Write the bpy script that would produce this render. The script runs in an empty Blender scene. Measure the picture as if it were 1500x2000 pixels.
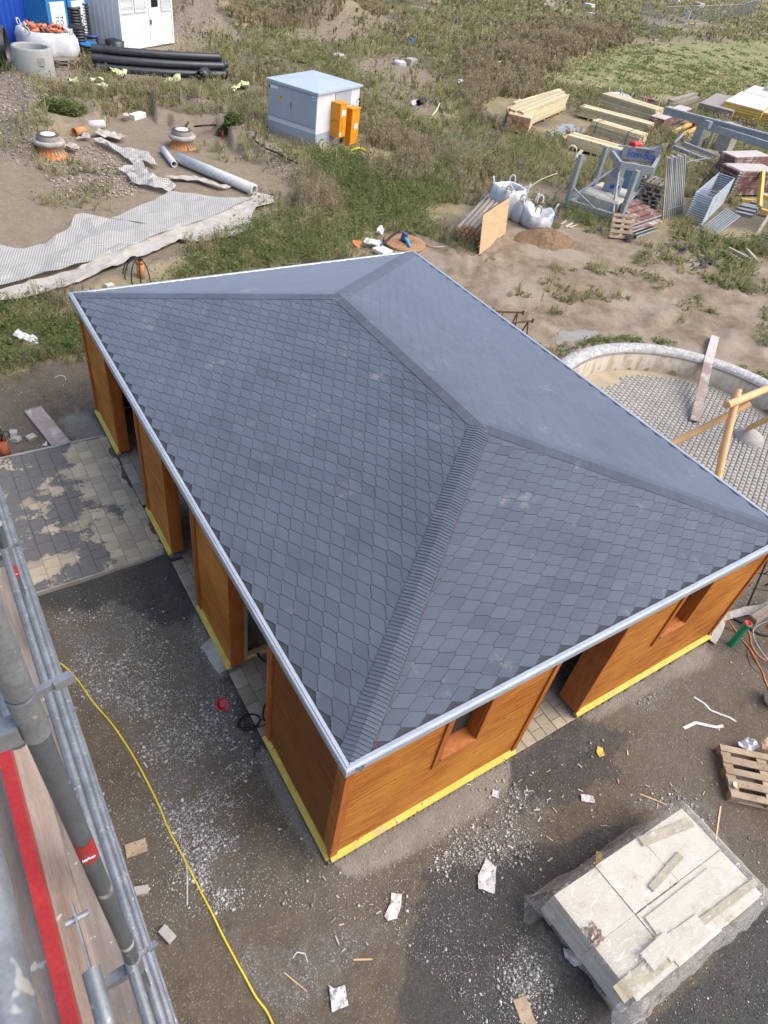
import bpy, math, random
import numpy as np
from mathutils import Vector, Matrix
from mathutils.geometry import delaunay_2d_cdt
random.seed(7); RNG=np.random.default_rng(11)
sc=bpy.context.scene; COL=sc.collection
# ------------------------------------------------------------------ camera, sky, sun, exposure
F=1322.33
CX=Vector((0.84077433,-0.52496127,0.1323412)); CD=Vector((-0.27929388,-0.62999454,-0.72463909)); CF=Vector((0.46378169,0.57229586,-0.67630171))
CL=Vector((-2.05927072,-2.37080464,8.56897506))
cd=bpy.data.cameras.new("camera"); cam=bpy.data.objects.new("camera",cd); COL.objects.link(cam)
cd.sensor_fit='VERTICAL'; cd.sensor_height=36; cd.sensor_width=27; cd.lens=F/2000*36; cd.clip_start=.02; cd.clip_end=2000
M4=Matrix((( CX.x,-CD.x,-CF.x,CL.x),(CX.y,-CD.y,-CF.y,CL.y),(CX.z,-CD.z,-CF.z,CL.z),(0,0,0,1))); cam.matrix_world=M4
sc.camera=cam
SUN_EL,SUN_AZ=52,-42      # azimuth measured from +x towards +y
wd=bpy.data.worlds.new("World"); sc.world=wd; wd.use_nodes=True
nt=wd.node_tree; sk=nt.nodes.new('ShaderNodeTexSky'); sk.sky_type='NISHITA'; sk.sun_disc=False
sk.sun_elevation=math.radians(SUN_EL); sk.sun_rotation=math.radians(90-SUN_AZ); sk.air_density=.95; sk.dust_density=3.6; sk.ozone_density=1.0
nt.links.new(sk.outputs[0],nt.nodes['Background'].inputs[0]); nt.nodes['Background'].inputs[1].default_value=0.15
sl=bpy.data.lights.new("sun",'SUN'); sl.energy=1.15; sl.angle=math.radians(60); sl.color=(1,.965,.92)
so=bpy.data.objects.new("sun",sl); COL.objects.link(so)
sd=Vector((math.cos(math.radians(SUN_EL))*math.cos(math.radians(SUN_AZ)),math.cos(math.radians(SUN_EL))*math.sin(math.radians(SUN_AZ)),math.sin(math.radians(SUN_EL))))
so.rotation_euler=sd.to_track_quat('Z','Y').to_euler(); so.location=(0,-10,20)
vs=sc.view_settings; vs.view_transform='Standard'; vs.look='None'; vs.exposure=0.95; vs.gamma=1; vs.use_curve_mapping=False
# ------------------------------------------------------------------ measuring helpers (photo pixel -> place on the site)
def P(u,v,z=-.12):
    d=CX*((u-750)/F)+CD*((v-1000)/F)+CF
    t=(z-CL.z)/d.z; return CL+d*t
def proj(p):
    q=Vector(p)-CL; w=q.dot(CF); return (750+F*q.dot(CX)/w,1000+F*q.dot(CD)/w)
def H(b,v):                                    # height above base b whose image row is v
    lo,hi=b[2],b[2]+8
    for _ in range(40):
        m=(lo+hi)/2
        if proj((b[0],b[1],m))[1]>v: lo=m
        else: hi=m
    return lo-b[2]
def lat(i,j,s):
    n=(i.astype(np.int64)*374761393+j.astype(np.int64)*668265263+s*1442695041)&0x7fffffff
    n=((n^(n>>13))*1274126177)&0x7fffffff; return ((n^(n>>16))&0xffff)/65535.
def vn(x,y,s=0):
    x=np.asarray(x,float);y=np.asarray(y,float);i=np.floor(x);j=np.floor(y);a=x-i;b=y-j;a=a*a*(3-2*a);b=b*b*(3-2*b)
    i=i.astype(np.int64);j=j.astype(np.int64)
    return (lat(i,j,s)*(1-a)+lat(i+1,j,s)*a)*(1-b)+(lat(i,j+1,s)*(1-a)+lat(i+1,j+1,s)*a)*b
def fbm(x,y,s=0,o=4):
    r=0;A=1;T=0
    for k in range(o): r=r+A*vn(np.asarray(x)*2**k,np.asarray(y)*2**k,s+k*17);T+=A;A*=.5
    return r/T
def pip(poly,x,y):
    c=np.zeros(np.shape(x),bool);n=len(poly)
    for k in range(n):
        x0,y0=poly[k];x1,y1=poly[(k+1)%n]
        if y0==y1: continue
        c^=((y0>y)!=(y1>y))&(x<(x1-x0)*(y-y0)/(y1-y0)+x0)
    return c
def PX(l,z=-.12): return [tuple(P(u,v,z)[:2]) for u,v in l]
def segd(pl,x,y):
    d=np.full(np.shape(x),1e9)
    for (x0,y0),(x1,y1) in zip(pl[:-1],pl[1:]):
        L=(x1-x0)**2+(y1-y0)**2; t=np.clip(((x-x0)*(x1-x0)+(y-y0)*(y1-y0))/L,0,1)
        d=np.minimum(d,np.hypot(x-x0-t*(x1-x0),y-y0-t*(y1-y0)))
    return d
# ------------------------------------------------------------------ building blocks
class MB:
    def __init__(s): s.v=[];s.f=[];s.t=[];s.sm=[];s.tn=None
    def tone(s,t): s.tn=t;return s
    def add(s,vs,fs,smooth=False,t=None):
        n=len(s.v); s.v+= [tuple(p) for p in vs]; s.f+=[tuple(i+n for i in f) for f in fs]
        t=s.tn if t is None else t
        if t is None: t=random.random()
        s.t+=[t]*len(fs); s.sm+=[smooth]*len(fs); return s
    def box(s,c,d,ax=None,t=None,ch=0):
        """c centre, d full sizes, ax (X,Y,Z) axes; ch: small chamfer on the top edges"""
        X,Y,Z=ax if ax else (Vector((1,0,0)),Vector((0,1,0)),Vector((0,0,1)))
        c=Vector(c); a,b,e=d[0]/2,d[1]/2,d[2]/2
        if ch:
            vs=[c+X*(i*a)+Y*(j*b)-Z*e for i,j in((-1,-1),(1,-1),(1,1),(-1,1))]
            vs+=[c+X*(i*a)+Y*(j*b)+Z*(e-ch) for i,j in((-1,-1),(1,-1),(1,1),(-1,1))]
            vs+=[c+X*(i*(a-ch))+Y*(j*(b-ch))+Z*e for i,j in((-1,-1),(1,-1),(1,1),(-1,1))]
            fs=[(3,2,1,0),(8,9,10,11)]
            for k in range(4):
                q=(k+1)%4; fs+=[(k,q,q+4,k+4),(k+4,q+4,q+8,k+8)]
            return s.add(vs,fs,t=t)
        vs=[c+X*(i*a)+Y*(j*b)+Z*(k*e) for k in(-1,1) for j in(-1,1) for i in(-1,1)]
        return s.add(vs,[(0,2,3,1),(4,5,7,6),(0,1,5,4),(1,3,7,5),(3,2,6,7),(2,0,4,6)],t=t)
    def b2(s,x0,x1,y0,y1,z0,z1,t=None,ch=0): return s.box(((x0+x1)/2,(y0+y1)/2,(z0+z1)/2),(abs(x1-x0),abs(y1-y0),abs(z1-z0)),t=t,ch=ch)
    def beam(s,a,b,w,h,up=(0,0,1),t=None,ch=0):
        a=Vector(a);b=Vector(b);X=(b-a);L=X.length;X.normalize();Y=Vector(up).cross(X)
        if Y.length<1e-4: Y=Vector((0,1,0)).cross(X)
        Y.normalize();Z=X.cross(Y); return s.box((a+b)/2,(L,w,h),(X,Y,Z),t=t,ch=ch)
    def cyl(s,a,b,r,n=12,r2=None,cap=True,t=None,smooth=True,hollow=0):
        a=Vector(a);b=Vector(b);X=(b-a).normalized(); U=X.orthogonal().normalized();W=X.cross(U); r2=r if r2 is None else r2
        vs=[];fs=[]
        prof=[(a,r),(b,r2)]
        if hollow: prof=[(b-X*min(.3,(b-a).length),r2-hollow),(b,r2-hollow),(b,r2),(a,r),(a,r-hollow),(a+X*min(.3,(b-a).length),r-hollow)]
        for p,q in prof:
            for k in range(n):
                g=2*math.pi*k/n; vs.append(p+U*(math.cos(g)*q)+W*(math.sin(g)*q))
        m=len(prof)
        for j in range(m-1):
            for k in range(n):
                q=(k+1)%n; fs.append((j*n+k,j*n+q,(j+1)*n+q,(j+1)*n+k))
        if hollow: fs=[f[::-1] for f in fs]
        s.add(vs,fs,smooth,t=t)
        if cap: s.add(vs,[tuple(range(n))[::-1],tuple((m-1)*n+k for k in range(n))],False,t=t)
        return s
    def lathe(s,c,prof,n=24,axis=(0,0,1),t=None,smooth=True,cap=False):
        X=Vector(axis).normalized();U=X.orthogonal().normalized();W=X.cross(U);c=Vector(c);vs=[];fs=[]
        for r,h in prof:
            for k in range(n):
                g=2*math.pi*k/n;vs.append(c+X*h+U*(math.cos(g)*r)+W*(math.sin(g)*r))
        for j in range(len(prof)-1):
            for k in range(n):
                q=(k+1)%n;fs.append((j*n+k,j*n+q,(j+1)*n+q,(j+1)*n+k))
        if cap: fs.append(tuple((len(prof)-1)*n+k for k in range(n))); fs.append(tuple(range(n))[::-1])
        return s.add(vs,fs,smooth,t=t)
    def tube(s,pts,r,n=8,t=None,sub=6,cap=True):
        pts=[Vector(p) for p in pts]
        if sub>1 and len(pts)>2:
            q=[pts[0]]+pts+[pts[-1]];o=[]
            for i in range(1,len(q)-2):
                for k in range(sub):
                    u=k/sub;p0,p1,p2,p3=q[i-1],q[i],q[i+1],q[i+2]
                    o.append(.5*((2*p1)+(p2-p0)*u+(2*p0-5*p1+4*p2-p3)*u*u+(3*p1-p0-3*p2+p3)*u**3))
            o.append(pts[-1]);pts=o
        vs=[];fs=[];U=None
        for i,p in enumerate(pts):
            X=(pts[min(i+1,len(pts)-1)]-pts[max(i-1,0)])
            X=X.normalized() if X.length>1e-9 else Vector((1,0,0))
            U=X.orthogonal().normalized() if U is None else (U-X*U.dot(X)).normalized(); W=X.cross(U)
            for k in range(n):
                g=2*math.pi*k/n;vs.append(p+U*(math.cos(g)*r)+W*(math.sin(g)*r))
        for i in range(len(pts)-1):
            for k in range(n):
                q=(k+1)%n;fs.append((i*n+k,i*n+q,(i+1)*n+q,(i+1)*n+k))
        if cap: fs+=[tuple(range(n))[::-1],tuple((len(pts)-1)*n+k for k in range(n))]
        return s.add(vs,fs,True,t=t)
    def prism(s,poly,z0,z1,t=None):
        n=len(poly);vs=[(x,y,z0) for x,y in poly]+[(x,y,z1) for x,y in poly]
        fs=[tuple(range(n))[::-1],tuple(range(n,2*n))]+[(k,(k+1)%n,(k+1)%n+n,k+n) for k in range(n)]
        return s.add(vs,fs,t=t)
def root(o):
    while o.parent: o=o.parent
    return o
def link(name,mesh,parent=None,loc=(0,0,0)):
    o=bpy.data.objects.new(name,mesh); COL.objects.link(o)
    if parent: o.parent=parent
    else: o.location=loc
    return o
def mesh_of(name,mb,mt,off=(0,0,0)):
    me=bpy.data.meshes.new(name); off=np.array(off)
    me.from_pydata([tuple(np.array(v)-off) for v in mb.v],[],mb.f)
    me.polygons.foreach_set('use_smooth',mb.sm)
    a=me.attributes.new('tone','FLOAT','FACE'); a.data.foreach_set('value',np.array(mb.t,np.float32))
    me.materials.append(mt); me.update(); return me
def part(name,mb,mt,parent,label=None,local=False):
    off=(0,0,0) if local else tuple(root(parent).location)
    o=link(name,mesh_of(name,mb,mt,off),parent)
    if label: o['label']=label
    return o
def tag(o,label,cat,group=None,kind=None):
    o['label']=label
    if cat: o['category']=cat
    if group: o['group']=group
    if kind: o['kind']=kind
    return o
def thing(name,loc,label,cat,group=None,rz=0):
    o=bpy.data.objects.new(name,None); COL.objects.link(o); o.location=loc; o.rotation_euler=(0,0,rz); o.empty_display_size=.2
    return tag(o,label,cat,group)
def solo(name,mb,mt,label,cat,group=None,loc=None):
    if loc is None:
        a=np.array(mb.v); loc=(float(a[:,0].mean()),float(a[:,1].mean()),float(a[:,2].min()))
    return tag(link(name,mesh_of(name,mb,mt,loc),None,loc),label,cat,group)
def struct(name,mb,mt,label=None):
    o=link(name,mesh_of(name,mb,mt)); o['kind']='structure'
    if label: o['label']=label
    return o
def stuff(name,mb,mt,label=None):
    o=link(name,mesh_of(name,mb,mt)); o['kind']='stuff'
    if label: o['label']=label
    return o
def copy_tree(o,loc,rz,label,group=None):
    def cp(s,par):
        c=s.copy(); COL.objects.link(c)
        if par: c.parent=par
        for ch in [q for q in bpy.data.objects if q.parent==s]: cp(ch,c)
        return c
    c=cp(o,None); c.location=loc; c.rotation_euler=(0,0,rz); c['label']=label
    if group: c['group']=group
    return c
def text(s,size,mt,parent,loc,X,Y,name='lettering',ext=.002,label=None,width=None):
    cu=bpy.data.curves.new('t','FONT'); cu.body=s; cu.size=size; cu.extrude=ext; cu.align_x='CENTER'; cu.align_y='CENTER'
    t=bpy.data.objects.new('t',cu); COL.objects.link(t); bpy.context.view_layer.update()
    me=bpy.data.meshes.new_from_object(t); bpy.data.objects.remove(t)
    X=Vector(X).normalized();Y=Vector(Y).normalized();Z=X.cross(Y); k=1
    if width: w=max(v.co.x for v in me.vertices)-min(v.co.x for v in me.vertices); k=width/w
    rl=root(parent).location
    for v in me.vertices: v.co=Vector(loc)+X*v.co.x*k+Y*v.co.y+Z*v.co.z-rl
    me.materials.clear(); me.materials.append(mt)
    o=link(name,me,parent)
    if label:o['label']=label
    return o
# ------------------------------------------------------------------ materials
def nodes(name):
    m=bpy.data.materials.new(name); m.use_nodes=True; n=m.node_tree; b=n.nodes['Principled BSDF']; return m,n,b
def N(n,t,**k):
    x=n.nodes.new(t)
    for a,v in k.items(): setattr(x,a,v)
    return x
def noise(n,co,scale,detail=5,rough=.6,stretch=None,dist=0):
    if stretch:
        mp=N(n,'ShaderNodeMapping'); mp.inputs['Scale'].default_value=stretch; n.links.new(co,mp.inputs[0]); co=mp.outputs[0]
    x=N(n,'ShaderNodeTexNoise'); x.inputs['Scale'].default_value=scale;x.inputs['Detail'].default_value=detail;x.inputs['Roughness'].default_value=rough;x.inputs['Distortion'].default_value=dist
    n.links.new(co,x.inputs['Vector']); return x.outputs[0]
def ramp(n,fac,a,b,ca=(0,0,0,1),cb=(1,1,1,1)):
    r=N(n,'ShaderNodeValToRGB'); r.color_ramp.elements[0].position=a; r.color_ramp.elements[1].position=b
    r.color_ramp.elements[0].color=ca; r.color_ramp.elements[1].color=cb; n.links.new(fac,r.inputs[0]); return r.outputs[0]
def c4(c): return (c[0],c[1],c[2],1)
def mix(n,fac,a,b,mode='MIX'):
    x=N(n,'ShaderNodeMix',data_type='RGBA',blend_type=mode)
    for s,v in ((0,fac),(6,a),(7,b)):
        if isinstance(v,(int,float)): x.inputs[s].default_value=v
        elif isinstance(v,(tuple,list)): x.inputs[s].default_value=c4(v)
        else: n.links.new(v,x.inputs[s])
    return x.outputs[2]
def math_(n,op,a,b=None,c=None):
    x=N(n,'ShaderNodeMath',operation=op)
    for i,v in enumerate((a,b,c)):
        if v is None: continue
        if isinstance(v,(int,float)): x.inputs[i].default_value=v
        else: n.links.new(v,x.inputs[i])
    return x.outputs[0]
def bumpn(n,b,h,strength=.3,dist=.01):
    x=N(n,'ShaderNodeBump'); x.inputs['Strength'].default_value=strength; x.inputs['Distance'].default_value=dist
    n.links.new(h,x.inputs['Height']); n.links.new(x.outputs[0],b.inputs['Normal'])
def attr(n,name): x=N(n,'ShaderNodeAttribute'); x.attribute_name=name; return x.outputs['Fac']
MATS={}
def mat(name,c1,c2=None,rough=.8,scale=6,stretch=None,bump=.2,bd=.005,metal=0,tone=.25,spec=.3,spots=None,dirt=None,fine=90,alpha=None):
    """two-tone noise colour, per-piece tone, optional spots (colour, scale, threshold) and dirt (colour, amount)"""
    if name in MATS: return MATS[name]
    m,n,b=nodes(name); co=N(n,'ShaderNodeTexCoord').outputs['Object']
    c2=c2 or tuple(x*.7 for x in c1)
    f=noise(n,co,scale,6,.65,stretch); col=mix(n,ramp(n,f,.32,.68),c1,c2)
    fi=noise(n,co,fine,3,.7,stretch); col=mix(n,.35,col,mix(n,1,col,ramp(n,fi,.3,.7,(.55,.55,.55,1),(1.45,1.45,1.45,1)),'MULTIPLY'))
    if tone:
        t=attr(n,'tone'); k=N(n,'ShaderNodeMapRange'); k.inputs[3].default_value=1-tone; k.inputs[4].default_value=1+tone; n.links.new(t,k.inputs[0])
        cb=N(n,'ShaderNodeCombineColor'); [n.links.new(k.outputs[0],cb.inputs[i]) for i in range(3)]
        col=mix(n,1,col,cb.outputs[0],'MULTIPLY')
    if dirt: col=mix(n,ramp(n,noise(n,co,2.3,6,.7),.62-dirt[1]*.3,.72-dirt[1]*.2),col,dirt[0])
    if spots: col=mix(n,ramp(n,noise(n,co,spots[1],2,.5),spots[2],spots[2]+.04),col,spots[0])
    n.links.new(col,b.inputs['Base Color']); b.inputs['Roughness'].default_value=rough; b.inputs['Metallic'].default_value=metal
    b.inputs['Specular IOR Level'].default_value=spec
    if bump: bumpn(n,b,mix(n,.5,f,fi),bump,bd)
    if alpha: b.inputs['Alpha'].default_value=alpha
    MATS[name]=m; return m
WOOD=(.50,.36,.20)
def wall_wood(name='stained_boards',dk=(.25,.068,.011),lt=(.60,.225,.036),hi=(.68,.31,.06)):
    m,n,b=nodes(name); co=N(n,'ShaderNodeTexCoord').outputs['Object']
    g=noise(n,co,1,8,.7,(1.1,1.1,26),.3); g2=noise(n,co,1,6,.7,(3,3,60),.2); big=noise(n,co,.9,3,.5)
    col=mix(n,ramp(n,g,.38,.62),dk,lt); col=mix(n,math_(n,'MULTIPLY',ramp(n,g2,.46,.64),.75),col,(.085,.022,.006))
    col=mix(n,math_(n,'MULTIPLY',ramp(n,big,.35,.7),.45),col,hi)
    v=N(n,'ShaderNodeTexVoronoi'); mp=N(n,'ShaderNodeMapping'); mp.inputs['Scale'].default_value=(7,7,22); n.links.new(co,mp.inputs[0]); n.links.new(mp.outputs[0],v.inputs['Vector']); v.inputs['Scale'].default_value=1
    col=mix(n,math_(n,'MULTIPLY',ramp(n,v.outputs[0],.06,.20,(1,1,1,1),(0,0,0,1)),.85),col,(.11,.03,.01))
    # board joints every 95 mm
    sx=N(n,'ShaderNodeSeparateXYZ'); n.links.new(co,sx.inputs[0]); fr=math_(n,'FRACT',math_(n,'MULTIPLY',sx.outputs[2],10.5))
    j=math_(n,'LESS_THAN',fr,.045); col=mix(n,math_(n,'MULTIPLY',j,.6),col,(.09,.03,.01))
    n.links.new(col,b.inputs['Base Color']); b.inputs['Roughness'].default_value=.6; b.inputs['Specular IOR Level'].default_value=.2
    bumpn(n,b,math_(n,'SUBTRACT',g2,math_(n,'MULTIPLY',j,1.5)),.35,.003); return m
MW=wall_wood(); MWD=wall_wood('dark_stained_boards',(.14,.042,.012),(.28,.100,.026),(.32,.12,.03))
MTRIM=mat('stained_trim',(.30,.082,.016),(.45,.145,.030),rough=.45,scale=3,stretch=(6,6,1),tone=.12,bump=.15)
MYEL=mat('yellow_strip',(.66,.49,.09),(.54,.38,.06),rough=.6,scale=5,tone=.05,spots=((.16,.11,.05),22,.67),bump=.3,dirt=((.42,.34,.16),.25))
MCONC=mat('concrete',(.30,.28,.25),(.21,.195,.17),rough=.9,scale=5,tone=.08,bump=.4,fine=160)
MCONCL=mat('light_concrete',(.42,.40,.365),(.31,.295,.265),rough=.9,scale=4,tone=.1,bump=.3,dirt=((.30,.25,.19),.4))
MOPSHADE=mat('opening_shade',(.05,.04,.03),rough=.8,tone=0)  # near-black colour painted in for the shade inside the window openings
MRAW=mat('raw_timber',(.62,.45,.25),(.48,.33,.17),rough=.7,scale=3,stretch=(1,1,6),tone=.18)
MGALV=mat('galvanised',(.32,.335,.35),(.19,.20,.212),rough=.42,scale=7,tone=.12,metal=.55,bump=.25,bd=.002,spots=((.46,.44,.40),34,.655),spec=.5)
MGALVD=mat('galvanised_dull',(.105,.118,.125),(.15,.165,.175),rough=.45,scale=5,tone=.1,metal=.4,bump=.2,bd=.001,spots=((.45,.43,.38),9,.73))
MALU=mat('aluminium_trim',(.47,.51,.56),(.37,.41,.45),rough=.35,scale=4,tone=.05,metal=.35,spots=((.30,.29,.27),30,.70),bump=.1)

MSTEEL=mat('steel_grey',(.36,.39,.41),(.26,.285,.305),rough=.5,scale=4,tone=.15,metal=.3)
MRED=mat('red_paint',(.40,.035,.035),(.30,.022,.022),rough=.4,scale=8,tone=.1,spots=((.55,.45,.35),7,.70))
MWHITE=mat('white_panel',(.66,.68,.70),(.60,.62,.64),rough=.5,scale=2,tone=.05,bump=.05,dirt=((.55,.53,.48),.12))
MGREYD=mat('cabinet_grey',(.36,.41,.47),(.33,.37,.43),rough=.45,scale=2,tone=.04,bump=.03)
MROOFC=mat('cabinet_roof',(.42,.48,.58),(.38,.44,.53),rough=.4,scale=2,tone=.03,bump=.05)
MORANGE=mat('orange_paint',(.75,.30,.02),(.62,.22,.015),rough=.5,scale=4,tone=.08,spots=((.2,.07,.02),11,.70))
MPIPEO=mat('orange_plastic',(.62,.24,.06),(.50,.18,.045),rough=.55,scale=4,tone=.12,dirt=((.36,.27,.18),.6))
MTERRA=mat('terracotta_plastic',(.62,.22,.11),(.50,.16,.08),rough=.5,scale=4,tone=.2,dirt=((.45,.36,.28),.25))
MBLACK=mat('black_plastic',(.022,.024,.028),(.04,.043,.05),rough=.33,scale=5,tone=.2,spec=.5,bump=.05)
MRUBBER=mat('black_rubber',(.018,.018,.02),(.035,.035,.036),rough=.6,scale=5,tone=.15,bump=.1)
MBLUE=mat('blue_paint',(.015,.075,.42),(.012,.06,.33),rough=.5,scale=2,tone=.05,bump=.05)
MBLUEL=mat('blue_plastic',(.03,.22,.50),(.025,.17,.40),rough=.45,scale=3,tone=.08,bump=.05)
MBLUED=mat('dull_blue_lid',(.05,.11,.26),(.04,.08,.18),rough=.5,scale=3,tone=.1)
MPALLET=mat('pallet_wood',(.46,.36,.25),(.30,.225,.15),rough=.85,scale=5,stretch=(1,1,1),tone=.22,bump=.4,spots=((.16,.11,.07),30,.66))
MPALLETG=mat('grey_pallet_wood',(.32,.28,.23),(.20,.17,.135),rough=.9,scale=5,tone=.25,bump=.4)
MLUMBER=mat('yellow_lumber',(.64,.54,.34),(.50,.41,.25),rough=.75,scale=4,tone=.26,bump=.2,spots=((.30,.26,.20),6,.66))
MLUMBG=mat('weathered_lumber',(.52,.46,.36),(.40,.34,.26),rough=.8,scale=4,tone=.25,bump=.2)
MLOG=mat('peeled_log',(.66,.44,.22),(.56,.35,.16),rough=.6,scale=4,stretch=(1,1,1),tone=.06,bump=.2,spots=((.34,.17,.07),8,.72))
MSPRUCE=mat('grey_log',(.36,.31,.27),(.27,.23,.20),rough=.8,scale=5,tone=.2)
MLOGEND=mat('log_end',(.50,.26,.10),(.60,.38,.20),rough=.8,scale=14,tone=.3)
MPLY=mat('plywood',(.60,.42,.25),(.47,.31,.17),rough=.7,scale=2.2,stretch=(1,1,4),tone=.03,bump=.05)
MPLYD=mat('plywood_edge',(.10,.06,.04),rough=.7,tone=.05)
MFORM=mat('formwork_red',(.17,.08,.07),(.25,.135,.12),rough=.7,scale=5,tone=.3,dirt=((.50,.45,.40),.35))
MFORMT=mat('formwork_top',(.52,.47,.43),(.42,.36,.33),rough=.75,scale=3,tone=.12)
MPLANKR=mat('pink_plank',(.38,.30,.27),(.28,.21,.185),rough=.75,scale=5,tone=.08,dirt=((.50,.46,.40),.35))
MBEAMY=mat('yellow_beam',(.66,.45,.13),(.54,.34,.08),rough=.6,scale=4,tone=.12)
MFABW=mat('white_fabric',(.58,.59,.60),(.47,.48,.49),rough=.85,scale=3,tone=.05,bump=.5,bd=.02)
MFLEECE=mat('fleece',(.48,.45,.40),(.38,.35,.30),rough=.95,scale=2,tone=.03,bump=.5,bd=.02,dirt=((.36,.28,.20),.3))
MPAPER=mat('paper',(.62,.62,.62),(.48,.47,.46),rough=.8,scale=14,tone=.1,bump=.6,bd=.01,spots=((.25,.22,.2),22,.66))
MSTY=mat('styrofoam',(.78,.77,.72),rough=.8,tone=.05)
MYFOIL=mat('yellow_foil',(.52,.52,.12),(.58,.58,.48),rough=.6,scale=6,tone=.2,bump=.5)
MHOSEY=mat('hose_yellow',(.72,.57,.05),(.58,.44,.03),rough=.5,scale=10,tone=.05,bump=.05)
MCABLEO=mat('cable_orange',(.72,.27,.09),rough=.5,tone=.05)
MRUST=mat('rusty_steel',(.075,.04,.03),(.12,.055,.035),rough=.75,scale=14,tone=.15)
MGREENP=mat('green_pipe',(.02,.30,.14),(.015,.24,.11),rough=.4,scale=6,tone=.05,dirt=((.2,.3,.22),.15))
MREDP=mat('red_plastic',(.60,.03,.03),(.50,.02,.02),rough=.35,tone=.05,bump=.02)
MPINK=mat('pale_red_plastic',(.62,.12,.13),rough=.35,tone=.05,bump=.02)
MCLAY=mat('clay_pipe',(.40,.12,.05),(.32,.09,.04),rough=.6,scale=6,tone=.08,dirt=((.45,.33,.25),.25))
MSLAB=mat('pale_slab',(.60,.56,.47),(.51,.47,.385),rough=.8,scale=3,tone=.10,bump=.08,dirt=((.50,.44,.34),.1))
MSLABD=mat('stone_strip',(.42,.37,.26),(.33,.29,.20),rough=.8,scale=7,tone=.1,bump=.3)
MSIGN=mat('sign_white',(.75,.76,.78),(.68,.70,.72),rough=.5,tone=0,bump=0)
MINK=mat('ink_dark',(.03,.03,.035),rough=.6,tone=0,bump=0)
MINKB=mat('ink_blue',(.02,.10,.50),rough=.5,tone=0,bump=0)
MWARN=mat('warning_yellow',(.80,.50,.02),rough=.5,tone=0,bump=0)
MGLASSD=mat('dark_window',(.02,.02,.025),rough=.12,tone=0,bump=0,spec=.6)
MSHUT=mat('blind_slats',(.60,.62,.64),(.50,.52,.54),rough=.5,tone=.15,bump=.05)
# ------------------------------------------------------------------ terrain
W,L,HE,OV=7.3,9.848,2.474,.091
RS,RH=2.967,.904                                # ridge inset and rise
BC=(12.65,4.35); BR=3.42
RIM=PX([(95,300),(120,262),(170,255),(205,248),(200,215),(250,208),(292,212),(300,238),(345,248),(400,245),(440,262),(455,292),(520,330),(560,372),(470,420),(380,440),(300,400),(200,400),(95,340)])
BANK=PX([(-300,740),(0,735),(90,722),(175,690),(230,640)])
BANK2=PX([(-260,640),(0,622),(130,590),(250,545),(400,500),(520,455),(600,420)])
GRIDGE=PX([(30,150),(60,190),(80,240),(60,300)]); GR2=PX([(300,195),(370,200),(430,215),(470,270),(540,310),(600,350)])
HEAP1=tuple(P(395,28)[:2]); HEAP2=tuple(P(650,42)[:2]); RUT=[PX(l) for l in ([(700,500),(900,520),(1050,540),(1250,610),(1500,650)],[(860,520),(1010,510),(1150,560),(1330,575),(1560,600)],[(1000,600),(1180,620),(1350,640),(1520,690)],[(900,500),(1020,470),(1200,500),(1500,560)],[(880,560),(1010,620),(1100,690)])]
def sst(a,b,x): t=np.clip((x-a)/(b-a),0,1); return t*t*(3-2*t)
def hgt(x,y):
    x=np.asarray(x,float);y=np.asarray(y,float)
    r=np.hypot(x-CL.x,y-CL.y)
    h=-.13+.045*(fbm(x*1.3,y*1.3,3,4)-.5)+.022*(fbm(x*7,y*7,5,4)-.5)*np.clip(20/np.maximum(r,1),0,1)
    far=sst(14,40,r); h=h+far*(.14*(fbm(x*.22,y*.22,9,3)-.5))
    # concrete haunch against the footing
    dx=np.maximum(np.maximum(-x,x-W),0);dy=np.maximum(np.maximum(-y,y-L),0);d=np.hypot(dx,dy)
    ins=(x>-.02)&(x<W+.02)&(y>-.02)&(y<L+.02)
    h=h+np.where(ins,-.10,.07*(1-sst(.05,.5,d+.12*(fbm(x*2,y*2,8,3)-.5))))
    # apron and yard stay level
    db=np.hypot(x-BC[0],y-BC[1]); h=h-.62*(1-sst(BR+.05,BR+.14,db))+.10*(1-sst(BR+.45,BR+1.2,db))*sst(BR+.1,BR+.2,db)
    wx=x+.5*(fbm(x*1.5,y*1.5,21,3)-.5);wy=y+.5*(fbm(x*1.5,y*1.5,22,3)-.5)
    near=(np.hypot(x-7,y-26)<16)
    dr=segd(RIM+[RIM[0]],wx,wy); inn=pip(RIM,wx,wy)
    h=h+np.where(near&~inn,.42*sst(0,.16,dr)*np.exp(-dr/1.6)*sst(25,29,y+.25*x),0)
    h=h+.22*np.exp(-(segd(BANK,wx,wy)/.55)**2)+.20*np.exp(-(segd(BANK2,wx,wy)/.6)**2)
    h=h+.3*np.exp(-(segd(GRIDGE,wx,wy)/.8)**2)+.22*np.exp(-(segd(GR2,wx,wy)/.55)**2)
    for (cx,cy),R,A in ((HEAP1,5.,2.0),(HEAP2,5.5,2.2)):
        h=h+A*np.clip(1-np.hypot(wx-cx,wy-cy)/R,0,1)**1.4*(.8+.4*fbm(x,y,30,3))
    for l in RUT:
        q=segd(l,x+.35*(wx-x),y+.35*(wy-y)); h=h+.09*np.exp(-((q-.45)/.10)**2)-.09*np.exp(-(q/.3)**2)*(.6+.8*np.sin((x+y)*14))
    return h
def hz(x,y): return float(hgt(np.array([x]),np.array([y]))[0])
def G(u,v):                                      # ground point under a photo pixel
    z=-.12
    for _ in range(6): p=P(u,v,z); z=hz(p.x,p.y)
    p=P(u,v,z); return Vector((p.x,p.y,z))
SANDL=PX([(-600,120),(60,165),(110,215),(200,205),(300,225),(440,240),(500,300),(600,372),(560,410),(520,440),(430,475),(300,520),(150,575),(0,605),(-600,760)])
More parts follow.
